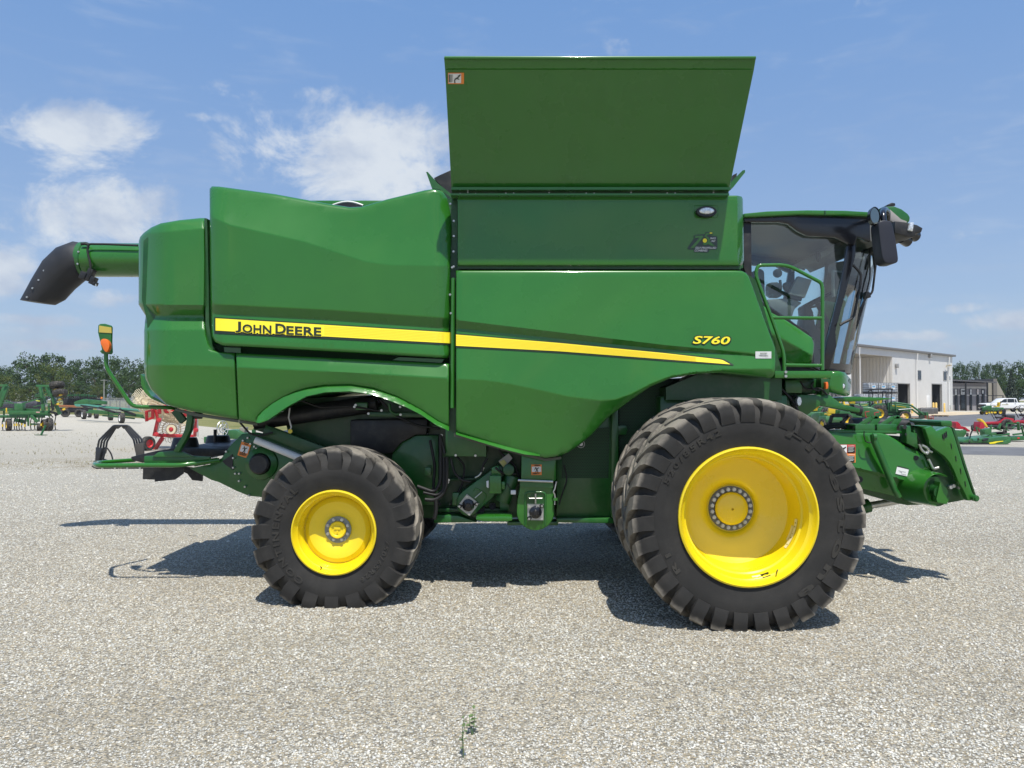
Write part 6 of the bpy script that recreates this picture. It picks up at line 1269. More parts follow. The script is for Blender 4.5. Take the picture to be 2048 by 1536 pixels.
def tractor(label, loader=False, canopy=False, group='compact tractors in the sales yard'):
    """compact tractor along +X"""
    r = local('compact_tractor', label, 'tractor', group)
    m = MB(); m.prism([(.15, .62), (.15, 1.12), (.75, 1.10), (1.25, .98), (1.36, .85), (1.36, .58), (.9, .55)], -.28, .28); h = m.build('hood', MG, r, bev=.05, seg=3)
    m = MB(); m.prism([(1.362, .60), (1.362, .84), (1.37, .84), (1.37, .60)], -.22, .22); m.build('grille', DARK, h)
    m = MB(); m.prism([(.3, .98), (1.1, .88), (1.1, .92), (.3, 1.02)], -.285, .285); m.build('stripe', MY, h)
    m = MB(); m.bx(-.75, 1.3, -.16, .16, .38, .62); m.bx(-.5, .3, -.42, .42, .42, .50); m.bx(.05, .2, -.25, .25, .6, 1.2); m.build('frame', MGD, r, bev=.01)
    for s in (-1, 1):
        m = MB(); m.prism([(-1.0, .75), (-.95, .98), (-.72, 1.12), (-.4, 1.1), (-.12, .85), (-.05, .55), (-.14, .55), (-.22, .8), (-.42, 1.0), (-.7, 1.02), (-.88, .92), (-.94, .75)], s*.42-.11, s*.42+.11); m.build('fender', MG, r, bev=.01)
        swheel(r, (-.55, s*.52, .52), .52, .28); swheel(r, (.98, s*.48, .34), .34, .18)
    seatp(r, (-.42, 0, .98))
    m = MB(); m.tube([(.05, 0, 1.0), (-.08, 0, 1.32)], .02); m.lathe([(.16, -.01), (.19, 0), (.16, .01)], n=16, axis='Z', closed=True, c=(-.08, 0, 1.32)); m.build('steering_wheel', BLACK, r)
    m = MB(); m.tube([(-.85, -.42, .7), (-.9, -.42, 1.95), (-.9, .42, 1.95), (-.85, .42, .7)], .035, 8, round_=.1); m.build('roll_bar', BLACK, r)
    if canopy:
        m = MB(); m.bx(-1.1, .3, -.55, .55, 2.0, 2.07); m.build('canopy', BLACK, r, bev=.03)
        for s in (-.42, .42): m = MB(); m.tube([(.2, s, 1.0), (.25, s, 2.0)], .03); m.build('canopy_post', BLACK, r)
    if loader:
        for s in (-.5, .5):
            m = MB(); m.tube([(.35, s, 1.2), (1.3, s, 1.05), (2.15, s, .35)], .055, 8, round_=.2); m.tube([(.5, s, .6), (.4, s, 1.25)], .05); m.build('loader_arm', MG, r, ang=60)
            m = MB(); m.tube([(.6, s, .75), (1.4, s, .82)], .03); m.build('loader_cylinder', STEEL, r)
        m = MB(); m.prism([(2.1, .06), (2.1, .6), (2.2, .62), (2.3, .2), (2.7, .06), (2.7, .02), (2.1, .02)], -.75, .75); m.build('bucket', MG, r)
    return r
def mower(label, group='riding mowers in the sales yard'):
    r = local('riding_mower', label, 'riding mower', group)
    m = MB(); m.prism([(.15, .40), (.12, .86), (.55, .84), (.92, .70), (.98, .42)], -.24, .24); h = m.build('hood', MG, r, bev=.05, seg=3)
    m = MB(); m.bx(.96, 1.0, -.18, .18, .42, .62); m.build('grille', DARK, h)
    m = MB(); m.bx(-.7, .9, -.2, .2, .28, .42); m.prism([(-.85, .5), (-.8, .68), (-.2, .68), (-.1, .45), (.15, .40), (.15, .36), (-.8, .36)], -.45, .45); m.build('body', MG, r, bev=.02)
    m = MB(); m.prism([(-.1, .12), (-.1, .28), (.55, .26), (.6, .12)], -.55, .55); m.build('mower_deck', MY, r, bev=.03)
    for s in (-1, 1): swheel(r, (-.5, s*.38, .27), .27, .22, lug=False); swheel(r, (.72, s*.36, .19), .19, .15, lug=False)
    seatp(r, (-.42, 0, .76), MY, .9)
    m = MB(); m.tube([(.18, 0, .8), (.05, 0, 1.02)], .02); m.lathe([(.13, -.01), (.16, 0), (.13, .01)], n=14, axis='Z', closed=True, c=(.05, 0, 1.03)); m.build('steering_wheel', BLACK, r); return r
def zeroturn(label, col, rops=False, group='zero turn mowers on the gravel strip'):
    r = local('zero_turn_mower', label, 'zero turn mower', group)
    m = MB(); m.prism([(-.9, .30), (-.92, .62), (-.5, .70), (-.2, .45), (.7, .38), (.85, .30), (.8, .25)], -.42, .42); m.build('body', col, r, bev=.03)
    m = MB(); m.prism([(-.15, .12), (-.15, .26), (.65, .24), (.7, .12)], -.72, .72); m.build('mower_deck', DARK, r, bev=.03)
    m = MB(); m.prism([(-1.0, .5), (-1.0, .82), (-.55, .84), (-.5, .55)], -.34, .34); m.build('engine_cover', DARK, r, bev=.05)
    for s in (-1, 1): swheel(r, (-.55, s*.55, .30), .30, .26, DARK, lug=False); swheel(r, (.85, s*.4, .16), .16, .13, DARK, lug=False)
    seatp(r, (-.3, 0, .68), DARK, 1.05)
    for s in (-1, 1): m = MB(); m.tube([(-.1, s*.35, .55), (.12, s*.35, 1.0), (.0, s*.2, 1.12)], .02, 6, round_=.05); m.build('control_lever', BLACK, r)
    if rops: m = MB(); m.tube([(-.65, -.42, .5), (-.7, -.42, 1.75), (-.7, .42, 1.75), (-.65, .42, .5)], .04, 8, round_=.14); m.build('roll_bar', MR, r, ang=60)
    return r
# ---- yard behind the feeder house
place(tractor('small green tractor with yellow seat and front loader by the tank stack', True, True), 1772, 843, math.radians(-12), 1.3)
place(tractor('green compact tractor with rounded hood pointing right, behind the feeder'), 1700, 848, math.radians(-8), 1.25)
place(tractor('green compact tractor half hidden behind the front tyre top'), 1645, 850, math.radians(35), 1.2)
place(mower('green riding mower with yellow seat left of the hydraulic hoses'), 1630, 850, math.radians(60), 1.4)
place(mower('green riding mower with yellow seat between the two nearest tractors'), 1664, 848, math.radians(60), 1.5)
place(mower('green riding mower with high yellow seat under the ladder arm'), 1688, 838, math.radians(110), 1.7)
place(mower('green riding mower parked in front of the white pickup'), 1984, 829.5, math.radians(178), 1.25)
place(zeroturn('black and red zero turn mower beside the yellow chute', MR), 1988, 858, math.radians(160), 1.05)
place(zeroturn('red zero turn mower with a red roll bar at the right edge', MR, True), 2038, 858, math.radians(165), 1.25)
place(mower('green riding mower with yellow seat just above the front tyre top'), 1612, 846, math.radians(20), 1.6)
place(mower('green riding mower seen from behind beside the black hose frame'), 1650, 858, math.radians(100), 1.2)
place(mower('green riding mower with rounded hood under the rubber stop'), 1716, 850, math.radians(-20), 1.5)
place(tractor('compact tractor with black roll bar at the dirt edge left of the hydrant'), 1742, 838, math.radians(170), 1.3)
for i, (px, py, l) in enumerate(((1733, 852, 'small red tiller behind the feeder top brackets'), (1752, 855, 'small red tiller right of the other one'))):
    g_ = G(px, py); r = thing('red_tiller', l, 'tiller', g_, 'red tillers in the yard'); m = MB(); m.prism([(g_.x-.5, .12), (g_.x-.45, .5), (g_.x+.3, .6), (g_.x+.5, .2)], g_.y-.4, g_.y+.4); m.build('hood', MR, r, bev=.04)
    m = MB(); m.tube([g_+Vector((0, 0, .5)), g_+Vector((-.1, 0, .95)), g_+Vector((.2, 0, 1.0))], .03, 6); m.build('hitch_mast', MR, r)
# intermediate bulk containers
IB = mat('container_plastic', (.80, .82, .82), .35, var=.08, vscale=2); CAGE = mat('cage_steel', (.16, .165, .17), .5, metal=.4)
def ibc(label, loc, rz):
    r = thing('bulk_container', label, 'liquid container', (0, 0, 0), 'caged containers stacked by the open bay')
    m = MB(); m.bx(-.56, .56, -.46, .46, .18, 1.12); m.cyl((0, 0, 1.12), (0, 0, 1.17), .11, n=12); m.build('bottle', IB, r, bev=.06, seg=3)
    m = MB(); m.bx(-.6, .6, -.5, .5, .12, .16)
    for x in (-.5, 0, .5): m.bx(x-.08, x+.08, -.5, .5, 0, .12)
    m.build('pallet', BLACK, r)
    m = MB()
    for x in np.linspace(-.6, .6, 7): m.cyl((x, -.5, .16), (x, -.5, 1.15), .024, n=4); m.cyl((x, .5, .16), (x, .5, 1.15), .024, n=4)
    for y in np.linspace(-.5, .5, 6)[1:-1]: m.cyl((-.6, y, .16), (-.6, y, 1.15), .024, n=4)
    for z in np.linspace(.22, 1.14, 5): m.bx(-.6, .6, -.515, -.495, z-.022, z+.022); m.bx(-.615, -.595, -.5, .5, z-.022, z+.022); m.bx(.595, .615, -.5, .5, z-.022, z+.022); m.bx(-.6, .6, .495, .515, z-.022, z+.022)
    m.build('cage', CAGE, r)
    m = MB(); m.bx(-.25, .22, -.53, -.517, .45, .88); pl = m.build('label_plate', WHITE, r); m = MB(); m.bx(-.2, .16, -.536, -.531, .66, .82); m.build('label_mark', mat('label_blue', (.12, .35, .55), .5) if 'label_blue' not in bpy.data.materials else bpy.data.materials['label_blue'], pl)
    r.location = loc; r.rotation_euler = (0, 0, rz); return r
rzb = math.atan2(U.y, U.x)*.35; cp = None
cols_ = ['left', 'middle', 'right']; rows_ = ['bottom', 'middle', 'top']; base = P(1741, 797, 82)
for c_ in range(3):
    for r_ in range(3):
        lb = f'caged white container, {rows_[r_]} of the {cols_[c_]} stack of three'; loc = (base.x+c_*1.25, 82+c_*.45, r_*1.2)
        if cp is None: cp = ibc(lb, loc, rzb)
        else: o = copy_tree(cp); o.location = loc; o['label'] = lb
for k, (px, r_, Y) in enumerate(((1724, 0, 80), (1724, 1, 80), (1653, 0, 84), (1672, 0, 84), (1691, 0, 84))):
    o = copy_tree(cp); q = P(px, 797, Y); o.location = (q.x, Y, r_*1.2); o['label'] = ['caged container at the bottom of the short left stack', 'caged container topping the short left stack', 'caged container behind the riding mowers, leftmost', 'caged container behind the yellow seats', 'caged container just left of the white column'][k]
# bollards, hydrant, condensers and yard clutter
bp = None
for i, (px, yb, yt, l) in enumerate(((1799.5, 827, 807, 'left of the pair at the first dark doorway'), (1807.5, 827, 807, 'right of the pair at the first dark doorway'), (1824.5, 827, 807.5, 'just right of the first dark doorway'), (1867, 826, 805, 'left of the pair at the second doorway'),
        (1872.5, 826, 805, 'right of the pair at the second doorway'), (1889, 824.5, 806, 'near the far corner of the white building'), (1727, 829, 812, 'in front of the caged containers'))):
    g_ = G(px, yb); m = MB(); hh = P(px, yt, g_.y).z; m.lathe([(.12, 0), (.12, hh-.08), (.09, hh-.02), (.001, hh)], c=g_, axis='Z', n=14); tag(m.build('bollard', BOLL), 'yellow safety bollard '+l, 'bollard', 'yellow bollards by the white building')
g_ = G(1806, 845); hy = thing('fire_hydrant', 'tan fire hydrant on the grass edge behind the feeder house', 'fire hydrant', g_)
m = MB(); m.lathe([(.16, 0), (.16, .05), (.10, .07), (.095, .38), (.15, .40), (.15, .46), (.12, .50), (.11, .56), (.06, .62), (.03, .68), (.001, .69)], c=g_, axis='Z', n=18); m.build('barrel', mat('hydrant_tan', (.62, .40, .20), .6), hy)
m = MB(); m.cyl(g_+Vector((-.2, 0, .43)), g_+Vector((.2, 0, .43)), .06, n=12); m.cyl(g_+Vector((0, -.2, .36)), g_+Vector((0, 0, .36)), .07, n=12); m.build('nozzle', bpy.data.materials['hydrant_tan'], hy)
for i, (px, yb) in enumerate(((1846, 829), (1857, 828.5), (1866, 828))):
    g_ = G(px, yb); r = thing('air_conditioner', ['grey air conditioning unit, nearest and largest of three by the wall', 'grey air conditioning unit, middle of three by the wall', 'grey air conditioning unit, farthest of three by the wall'][i], 'air conditioner', g_, 'condenser units by the white building')
    m = MB(); m.box(g_+Vector((0, 0, .38)), (.82, .8, .75)); m.build('cabinet', mat('unit_grey', (.20, .20, .20), .6) if i == 0 else bpy.data.materials['unit_grey'], r, bev=.03)
    m = MB()
    for k in range(9): m.box(g_+Vector((0, -.41, .1+.07*k)), (.74, .012, .012))
    m.build('grille', DARK, r); m = MB(); m.cyl(g_+Vector((0, 0, .75)), g_+Vector((0, 0, .79)), .3, n=20); m.build('fan_cover', DARK, r)
WOOD = mat('weathered_wood', (.30, .21, .12), .85, var=.3)
for i, (px, py) in enumerate(((1822, 838), (1848, 838), (1786, 849), (1736, 829), (1880, 833))):
    g_ = G(px, py); r = thing('wooden_pallet', 'flat wooden pallet '+['behind the hydrant to its right', 'by the air conditioning units', 'left of the hydrant', 'near the caged containers', 'out on the dirt by the doorway'][i], 'pallet', g_, 'pallets lying in the yard')
    m = MB()
    for k in range(6): m.box(g_+Vector((0, -.5+.2*k, .13)), (1.3, .13, .025))
    for x in (-.55, 0, .55): m.box(g_+Vector((x, 0, .06)), (.1, 1.1, .1))
    m.build('boards', WOOD, r)
for i, (px, py, s_) in enumerate(((1848, 849, .28), (1839, 846, .2))):
    g_ = G(px, py); m = MB(); m.ball(g_+Vector((0, 0, s_*.6)), s_, 14, 9, (1.3, 1, .8)); rk = m.build('boulder', mat('boulder_stone', (.50, .44, .34), .9, var=.15, bump=.5) if i == 0 else bpy.data.materials['boulder_stone'])
    for v in rk.data.vertices: v.co += v.normal*0 + Vector(mnoise.noise_vector(v.co*2.2))*s_*.25
    tag(rk, ['large tan boulder beside the red tines', 'smaller tan boulder touching the large one'][i], 'boulder')
g_ = G(1860, 849); m = MB()
for k in range(6): m.tube([g_+Vector((-.3+.12*k, 0, 0)), g_+Vector((-.3+.12*k, .1, .65))], .018, 6)
m.bar(g_+Vector((-.34, .03, .3)), g_+Vector((.36, .03, .3)), .03, .05); tag(m.build('red_tine_rack', MR), 'small rack of upright red tines right of the boulders', 'tine rack')
# white pickup
YT = 107.; kxx = lambda px: (px-1972)/F*YT
pk = thing('pickup_truck', 'white crew cab pickup parked behind the small green mower', 'pickup truck', (P(1972, 797, YT).x, YT, 0)); OFF[pk] = Vector((0, 0, 0))
WP = mat('white_paint', (.72, .73, .74), .3, coat=.5)
m = MB(); m.prism([(0, .55), (.02, 1.05), (.25, 1.22), (1.9, 1.30), (5.9, 1.30), (5.95, .55), (5.2, .5), (.3, .48)], 0, 1.95); bd = m.build('body', WP, pk, bev=.08, seg=3)
m = MB(); m.prism([(1.75, 1.30), (2.5, 1.86), (2.9, 1.93), (4.1, 1.93), (4.35, 1.88), (4.55, 1.30)], .12, 1.83); m.build('cab', WP, pk, bev=.06, seg=3)
for q in ([(2.05, 1.36), (2.55, 1.78), (2.95, 1.82), (2.95, 1.34)], [(3.05, 1.34), (3.05, 1.83), (3.95, 1.83), (3.98, 1.34)], [(4.08, 1.34), (4.06, 1.80), (4.22, 1.78), (4.36, 1.34)]):
    m = MB(); m.prism(q, .08, .13); m.build('window', WG, pk)
m = MB(); m.lathe([(.52, 0), (.55, -.02), (.50, -.03)], c=(1.0, .01, .45), n=24); m.lathe([(.52, 0), (.55, -.02), (.50, -.03)], c=(4.9, .01, .45), n=24); m.build('wheel_arch', DARK, pk)
for x in (1.0, 4.9): swheel(pk, (x, .16, .41), .41, .27, STEEL, lug=False); swheel(pk, (x, 1.78, .41), .41, .27, STEEL, lug=False)
m = MB(); m.prism([(-.02, .6), (-.02, 1.0), (.05, 1.08), (.2, 1.08), (.2, .6)], .1, 1.85); m.build('grille', DARK, pk)
m = MB(); m.bx(2.2, 3.1, -.01, 0, .98, 1.06); m.build('door_lettering', mat('olive_mark', (.30, .27, .10), .5), pk)
m = MB(); m.bx(2.75, 3.0, -.03, 0, 1.15, 1.19); m.bx(3.95, 4.15, -.03, 0, 1.15, 1.19); m.build('door_handles', DARK, pk)
m = MB(); m.bx(1.9, 2.1, -.22, .02, 1.28, 1.48); m.build('mirror', BLACK, pk, bev=.03)
m = MB(); m.bx(.6, 5.3, .05, 1.9, .36, .52); m.build('chassis', DARK, pk)
# dark utility vehicle behind it
ut = thing('utility_vehicle', 'black utility vehicle with roof behind the white pickup', 'utility vehicle', (P(1984, 797, 112).x, 112, 0)); OFF[ut] = Vector((0, 0, 0))
m = MB(); m.prism([(-.6, .4), (-.6, 1.25), (.2, 1.35), (.35, 1.4), (1.9, 1.4), (2.0, .4)], 0, 1.4); m.build('body', BLACK, ut, bev=.05)
m = MB(); m.bx(.1, 1.7, 0, 1.4, 2.25, 2.35); m.build('roof', BLACK, ut, bev=.03)
for x in (.12, 1.6): m = MB(); m.bx(x, x+.1, .02, .12, 1.4, 2.25); m.build('roof_post', BLACK, ut)
for x in (-.2, 1.6): swheel(ut, (x, .1, .32), .32, .24, DARK, lug=False)
# rotary cutter and other implements on the gravel strip
def at2(q, Y): return P(*M2(q)[0], Y)
rc = thing('rotary_cutter', 'low green rotary cutter deck with yellow stripe, nearest on the gravel strip', 'mower deck', G(1975, 889)); Yc_ = 31.5
def poly(par, name, pts, Y, d, mt, cr=M2, bev=.01): m = MB(); m.pprism(cr(*pts), Y, Y, Y+d); return m.build(name, mt, par, bev=bev)
poly(rc, 'deck', ((565, 770), (600, 735), (760, 690), (1130, 700), (1240, 680), (1650, 640), (1735, 660), (1735, 780), (1680, 820), (1200, 850), (1150, 800), (565, 805)), Yc_, 1.5, MG, bev=.02)
poly(rc, 'side_skirt', ((1200, 800), (1540, 770), (1700, 700), (1735, 790), (1650, 830), (1210, 852)), Yc_-.06, .05, MG)
poly(rc, 'yellow_stripe', ((1190, 800), (1370, 765), (1540, 752), (1540, 768), (1400, 790), (1340, 815), (1225, 825)), Yc_-.08, .015, DECAL, bev=0)
poly(rc, 'skid_rail', ((565, 795), (1180, 815), (1180, 850), (565, 835)), Yc_-.03, .06, DARK)
poly(rc, 'top_plate', ((775, 690), (930, 685), (920, 760), (820, 760)), Yc_-.02, .4, TEAL)
poly(rc, 'gearbox', ((1040, 720), (1180, 685), (1200, 700), (1090, 760), (1050, 760)), Yc_-.05, .3, BLACK)
for a, b in (((720, 780), (740, 600)), ((740, 600), (800, 470)), ((930, 690), (960, 780))): m = MB(); m.bar(at2(a, Yc_-.05), at2(b, Yc_+.2), .04, .05); m.build('hitch_arm', DARK, rc)
for a, b in (((880, 410), (1280, 640)), ((880, 430), (940, 600)), ((1000, 630), (1280, 660)), ((1280, 650), (1700, 580)), ((1130, 640), (1260, 600))): m = MB(); m.bar(at2(a, Yc_+.5), at2(b, Yc_+.4), .04, .04); m.build('frame_bar', MG, rc)
for c_, r_ in (((790, 430), .11), ((665, 600), .08), ((1680, 680), .11)): swheel(rc, at2(c_, Yc_+.1), r_, .08, DARK, rz=.8, lug=False)
def implement(name, label, cat, group, base, Y, polys, bars, mt=MG, wheels=()):
    r = thing(name, label, cat, Vector((P(*M2(base)[0], Y).x, Y, 0)), group)
    for nm, pts, col, d in polys: poly(r, nm, pts, Y, d, col)
    for a, b, w_ in bars: m = MB(); m.bar(at2(a, Y+.1), at2(b, Y+.25), w_, w_); m.build('frame_bar', mt, r)
    for c_, r_ in wheels: swheel(r, at2(c_, Y), r_, .1, DARK, rz=.5, lug=False)
    return r
implement('grading_blade', 'small green grading blade with white edge beside the tilt frame', 'implement', 'implements on the gravel strip', (480, 720), 37, [('box', ((330, 500), (640, 490), (650, 560), (560, 700), (500, 720), (400, 700), (340, 600)), MG, .5), ('white_edge', ((270, 450), (510, 480), (510, 498), (275, 478)), WHITE, .1), ('side_plate', ((280, 480), (360, 500), (400, 620), (350, 640), (300, 560)), MGD, .4)], [((260, 400), (340, 480), .04), ((600, 540), (500, 700), .05), ((350, 620), (400, 560), .05)])
implement('red_spreader', 'dark red pull type spreader left of the yellow chute', 'implement', 'red implements', (450, 500), 43, [('hopper', ((390, 300), (430, 285), (480, 330), (520, 400), (560, 400), (600, 460), (480, 470), (390, 420)), MR, .6), ('boom', ((560, 400), (620, 430), (740, 500), (700, 530), (620, 470)), MR, .3)], [((600, 420), (720, 520), .05)], MR)
implement('red_spreader', 'dark red upright implement below the yellow chute', 'implement', 'red implements', (1020, 530), 42, [('hopper', ((990, 290), (1050, 300), (1100, 400), (1070, 480), (1000, 540), (950, 520), (970, 400)), MR, .6)], [((1000, 500), (1150, 420), .05)], MR)
ch = thing('yellow_chute', 'bright yellow curved chute standing above the red implement', 'chute', (at2((1080, 400), 43.5).x, 43.5, 0)); poly(ch, 'chute', ((985, 225), (1010, 215), (1060, 250), (1120, 320), (1180, 420), (1130, 400), (1060, 320), (1010, 270), (990, 260)), 43.5, .35, MY); poly(ch, 'chute_base', ((915, 380), (960, 290), (1000, 300), (960, 400)), 43.6, .3, MY); poly(ch, 'stand', ((960, 400), (1000, 400), (1000, 620), (960, 620)), 43.7, .1, DARK)
implement('disc_harrow', 'green frame implement with upright brackets behind the cutter deck', 'implement', 'implements on the gravel strip', (1250, 650), 36, [('frame', ((1090, 480), (1260, 440), (1260, 560), (1500, 540), (1700, 560), (1700, 620), (1100, 640)), MG, .4), ('bracket', ((1240, 380), (1280, 360), (1270, 470), (1240, 470)), MG, .1), ('bracket', ((1410, 440), (1480, 320), (1510, 330), (1470, 470)), MG, .1), ('disc_gang', ((1370, 545), (1560, 530), (1560, 590), (1370, 600)), DARK, .3)], [((1200, 580), (1240, 480), .05), ((1300, 440), (1500, 500), .05), ((1550, 470), (1680, 500), .05)], wheels=(((1580, 540), .12),))
implement('box_scraper', 'long green box implement with red mark at the right edge', 'implement', 'implements on the gravel strip', (1850, 760), 33.5, [('box', ((1740, 660), (2048, 640), (2200, 640), (2200, 730), (1745, 750)), MG, .6), ('mark', ((1880, 670), (1940, 665), (1940, 702), (1880, 706)), REDD, -.02)], [((1620, 400), (1640, 330), .06), ((1640, 320), (1900, 330), .06), ((1900, 300), (1920, 480), .10), ((1620, 400), (1620, 470), .06), ((1760, 440), (1870, 380), .05), ((1990, 400), (2040, 620), .06), ((1780, 600), (2100, 560), .07)])
implement('grey_hitch_bar', 'grey toolbar lying behind the green box implement', 'implement', None, (1700, 500), 39, [('bar', ((1650, 480), (1760, 478), (1762, 498), (1650, 500)), GREY, .3)], [((1780, 320), (1870, 360), .05), ((1980, 335), (2060, 350), .05)], GREY)
# ================================================================ left yard
def atp(q, cr, Y): return P(*cr(q)[0], Y)
YL = 44.5
cu = thing('field_cultivator', 'wide green field cultivator with folded wings and yellow tipped shanks', 'field cultivator', (P(60, 797, YL).x, YL, 0), None)
def bars(par, name, L, cr, Y, mt, w_=.10, dY=.15):
    for i, q in enumerate(L): a, b = q[0], q[1]; ww = q[2] if len(q) > 2 else w_; yo = q[3] if len(q) > 3 else (i % 5)*dY; m = MB(); m.bar(atp(a, cr, Y+yo), atp(b, cr, Y+yo+.05), ww*.8, ww); m.build(name, mt, par, bev=.008)
bars(cu, 'frame_bar', [((930, 150), (1270, 155), .13), ((1250, 160), (1400, 620), .17), ((1340, 400), (1540, 880), .17), ((1030, 160), (1130, 780), .16), ((1180, 170), (1260, 420), .12), ((0, 140), (200, 140), .12), ((190, 160), (0, 680), .2), ((120, 170), (0, 450), .16), ((1130, 440), (1180, 590), .08)], M4, YL, MG)
bars(cu, 'toolbar', [((230, 830), (1240, 830), .20), ((0, 935), (1180, 930), .17), ((0, 760), (350, 750), .12), ((590, 755), (1000, 770), .13), ((450, 1030), (620, 1070), .2), ((800, 900), (960, 1080), .16), ((780, 1130), (1000, 1130), .10)], M4, YL, MG)
bars(cu, 'tie_rod', [((60, 585), (340, 600), .04), ((140, 530), (350, 600), .06), ((570, 605), (1040, 465), .06), ((880, 415), (1230, 405), .05), ((900, 380), (1200, 320), .05), ((1220, 400), (1500, 310), .05), ((850, 690), (1200, 605), .05), ((1200, 605), (1300, 605), .05), ((700, 730), (720, 1170), .07), ((660, 930), (650, 1160), .05), ((740, 860), (730, 1180), .06), ((1250, 620), (1260, 940), .10), ((1330, 480), (1380, 700), .08)], M4, YL, MG)
poly(cu, 'control_box', ((365, 600), (570, 600), (580, 805), (360, 805)), YL, .3, MG, M4); poly(cu, 'box_dome', ((420, 598), (440, 575), (490, 575), (515, 598)), YL+.05, .2, GREY, M4); poly(cu, 'marker_post', ((145, 715), (172, 715), (172, 835), (145, 835)), YL-.1, .05, MY, M4); poly(cu, 'warning_label', ((915, 812), (1020, 815), (1015, 842), (925, 840)), YL-.12, .02, mat('pale_red', (.6, .35, .33), .6), M4)
poly(cu, 'slow_sign', ((915, 515), (1020, 530), (1010, 555), (920, 540)), YL-.1, .03, mat('lime_sign', (.55, .60, .05), .5), M4); poly(cu, 'end_plate', ((1050, 640), (1110, 640), (1130, 780), (1050, 780)), YL-.1, .1, MG, M4)
for c_, r_, rz in (((165, 1160), .36, -.85), ((960, 1230), .22, -.95), ((1100, 1140), .34, -.8), ((1210, 1140), .38, -.75)):
    q = atp(c_, M4, YL); swheel(cu, (q.x, YL+.2, r_), r_, .28, MY, rz=rz, lug=False)
for c_, L_, r_ in (((1460, 130), 1.0, .17), ((1540, 330), .85, .13)):
    q = atp(c_, M4, YL+.2); m = MB(); m.lathe([(.12, -.13), (.36, -.14), (.40, -.08), (.40, .08), (.36, .14), (.12, .13)], n=24); M_ = Matrix.Translation(q) @ Matrix.Rotation(-.22, 4, 'Y') @ Matrix.Rotation(math.radians(78), 4, 'X'); m.v = [tuple(M_ @ Vector(v)) for v in m.v]; w_ = m.build('wheel', TY2, cu)
for i, (x, y) in enumerate(((1420, 250), (1550, 380), (1535, 495), (1490, 610), (1640, 745))):
    a = atp((x-85, y+35), M4, YL+.1); b = atp((x+90, y-32), M4, YL+.1); m = MB(); m.tube([a, b], .035, 6); sh_ = m.build('shank', mat('rust_steel', (.16, .07, .03), .7) if i == 0 else bpy.data.materials['rust_steel'], cu); m = MB(); m.bar(a.lerp(b, .32), a.lerp(b, .68), .09, .10); m.build('shank_spring', MY, sh_)
for i, x in enumerate((70, 280, 370, 430, 490, 560, 640, 790, 890, 1060, 1260, 1415)):
    q = atp((x, 1000), M4, YL+.5*(i % 3)); zt = .85 if i < 10 else 1.0; m = MB(); m.tube([(q.x+.06, q.y, zt), (q.x-.04, q.y, .45), (q.x+.02, q.y, .05)], .03, 6, round_=.1); m.box((q.x+.04, q.y, .04), (.22, .12, .02)); sh_ = m.build('shank', DARK, cu); m = MB(); m.box((q.x+.02, q.y-.03, .32+.05*(i % 2)), (.07, .06, .14)); m.build('shank_spring', MY, sh_)
poly(cu, 'inner_frame', ((230, 860), (1300, 860), (1300, 920), (230, 915)), YL+1.4, .1, MGD, M4); bars(cu, 'hydraulic_line', [((1210, 690), (1390, 670), .05), ((1330, 640), (1390, 760), .05), ((1260, 800), (1480, 870), .12), ((1400, 900), (1500, 870), .12), ((1280, 870), (1360, 960), .06)], M4, YL, DARK)
poly(cu, 'lamp', ((1155, 920), (1225, 925), (1225, 955), (1160, 975)), YL-.1, .06, WHITE, M4)
m = MB(); q = atp((1055, 1430), M4, YL-6); q2 = G(82, 871); m.bar(q2+Vector((0, 0, .02)), q2+Vector((.05, .3, .5)), .07, .07); m.bar(q2+Vector((-.3, 0, .03)), q2+Vector((.3, 0, .03)), .1, .03); m.build('hitch_tongue', MGD, cu)
# long dark rollers lying behind
ro = thing('roller_harrow', 'long dark spiral rollers lying behind the cultivator', 'tillage roller', (P(60, 797, 62).x, 62, 0))
for y0 in (655, 690): m = MB(); m.cyl(atp((0, y0), M4, 62), atp((1000, y0-30), M4, 62), .28, n=16); m.build('roller', mat('roller_dark', (.035, .035, .045), .6, var=.5, vscale=8) if y0 == 655 else bpy.data.materials['roller_dark'], ro)
bars(ro, 'frame_bar', [((0, 770), (980, 770), .15), ((300, 640), (300, 800), .12)], M4, 62, MG)
for k in range(4): q = atp((60+k*300, 800), M4, 62); m = MB(); m.bar((q.x, 62.2, 0), (q.x, 62.2, 1.6), .1, .1); m.build('stand', MGD, ro)
# flat bed cart of dark boxes with orange edge
fb = thing('header_cart', 'low cart with rusty orange rail and dark load behind the cultivator', 'cart', (P(145, 797, 78).x, 78, 0))
bars(fb, 'rail', [((790, 763), (1150, 775), .22)], L1, 78, mat('rust_orange', (.30, .12, .05), .7)); poly(fb, 'load', ((800, 790), (1160, 790), (1160, 850), (820, 860)), 78, 1.5, DARK, L1); poly(fb, 'blue_beam', ((830, 868), (948, 868), (948, 890), (830, 886)), 77.8, .1, mat('faded_blue', (.12, .2, .5), .6), L1)
q = atp((1000, 885), L1, 77.5)
for d in (-.8, .6): swheel(fb, (q.x+d, 77.5, .42), .42, .35, DARK, rz=.4, lug=False)
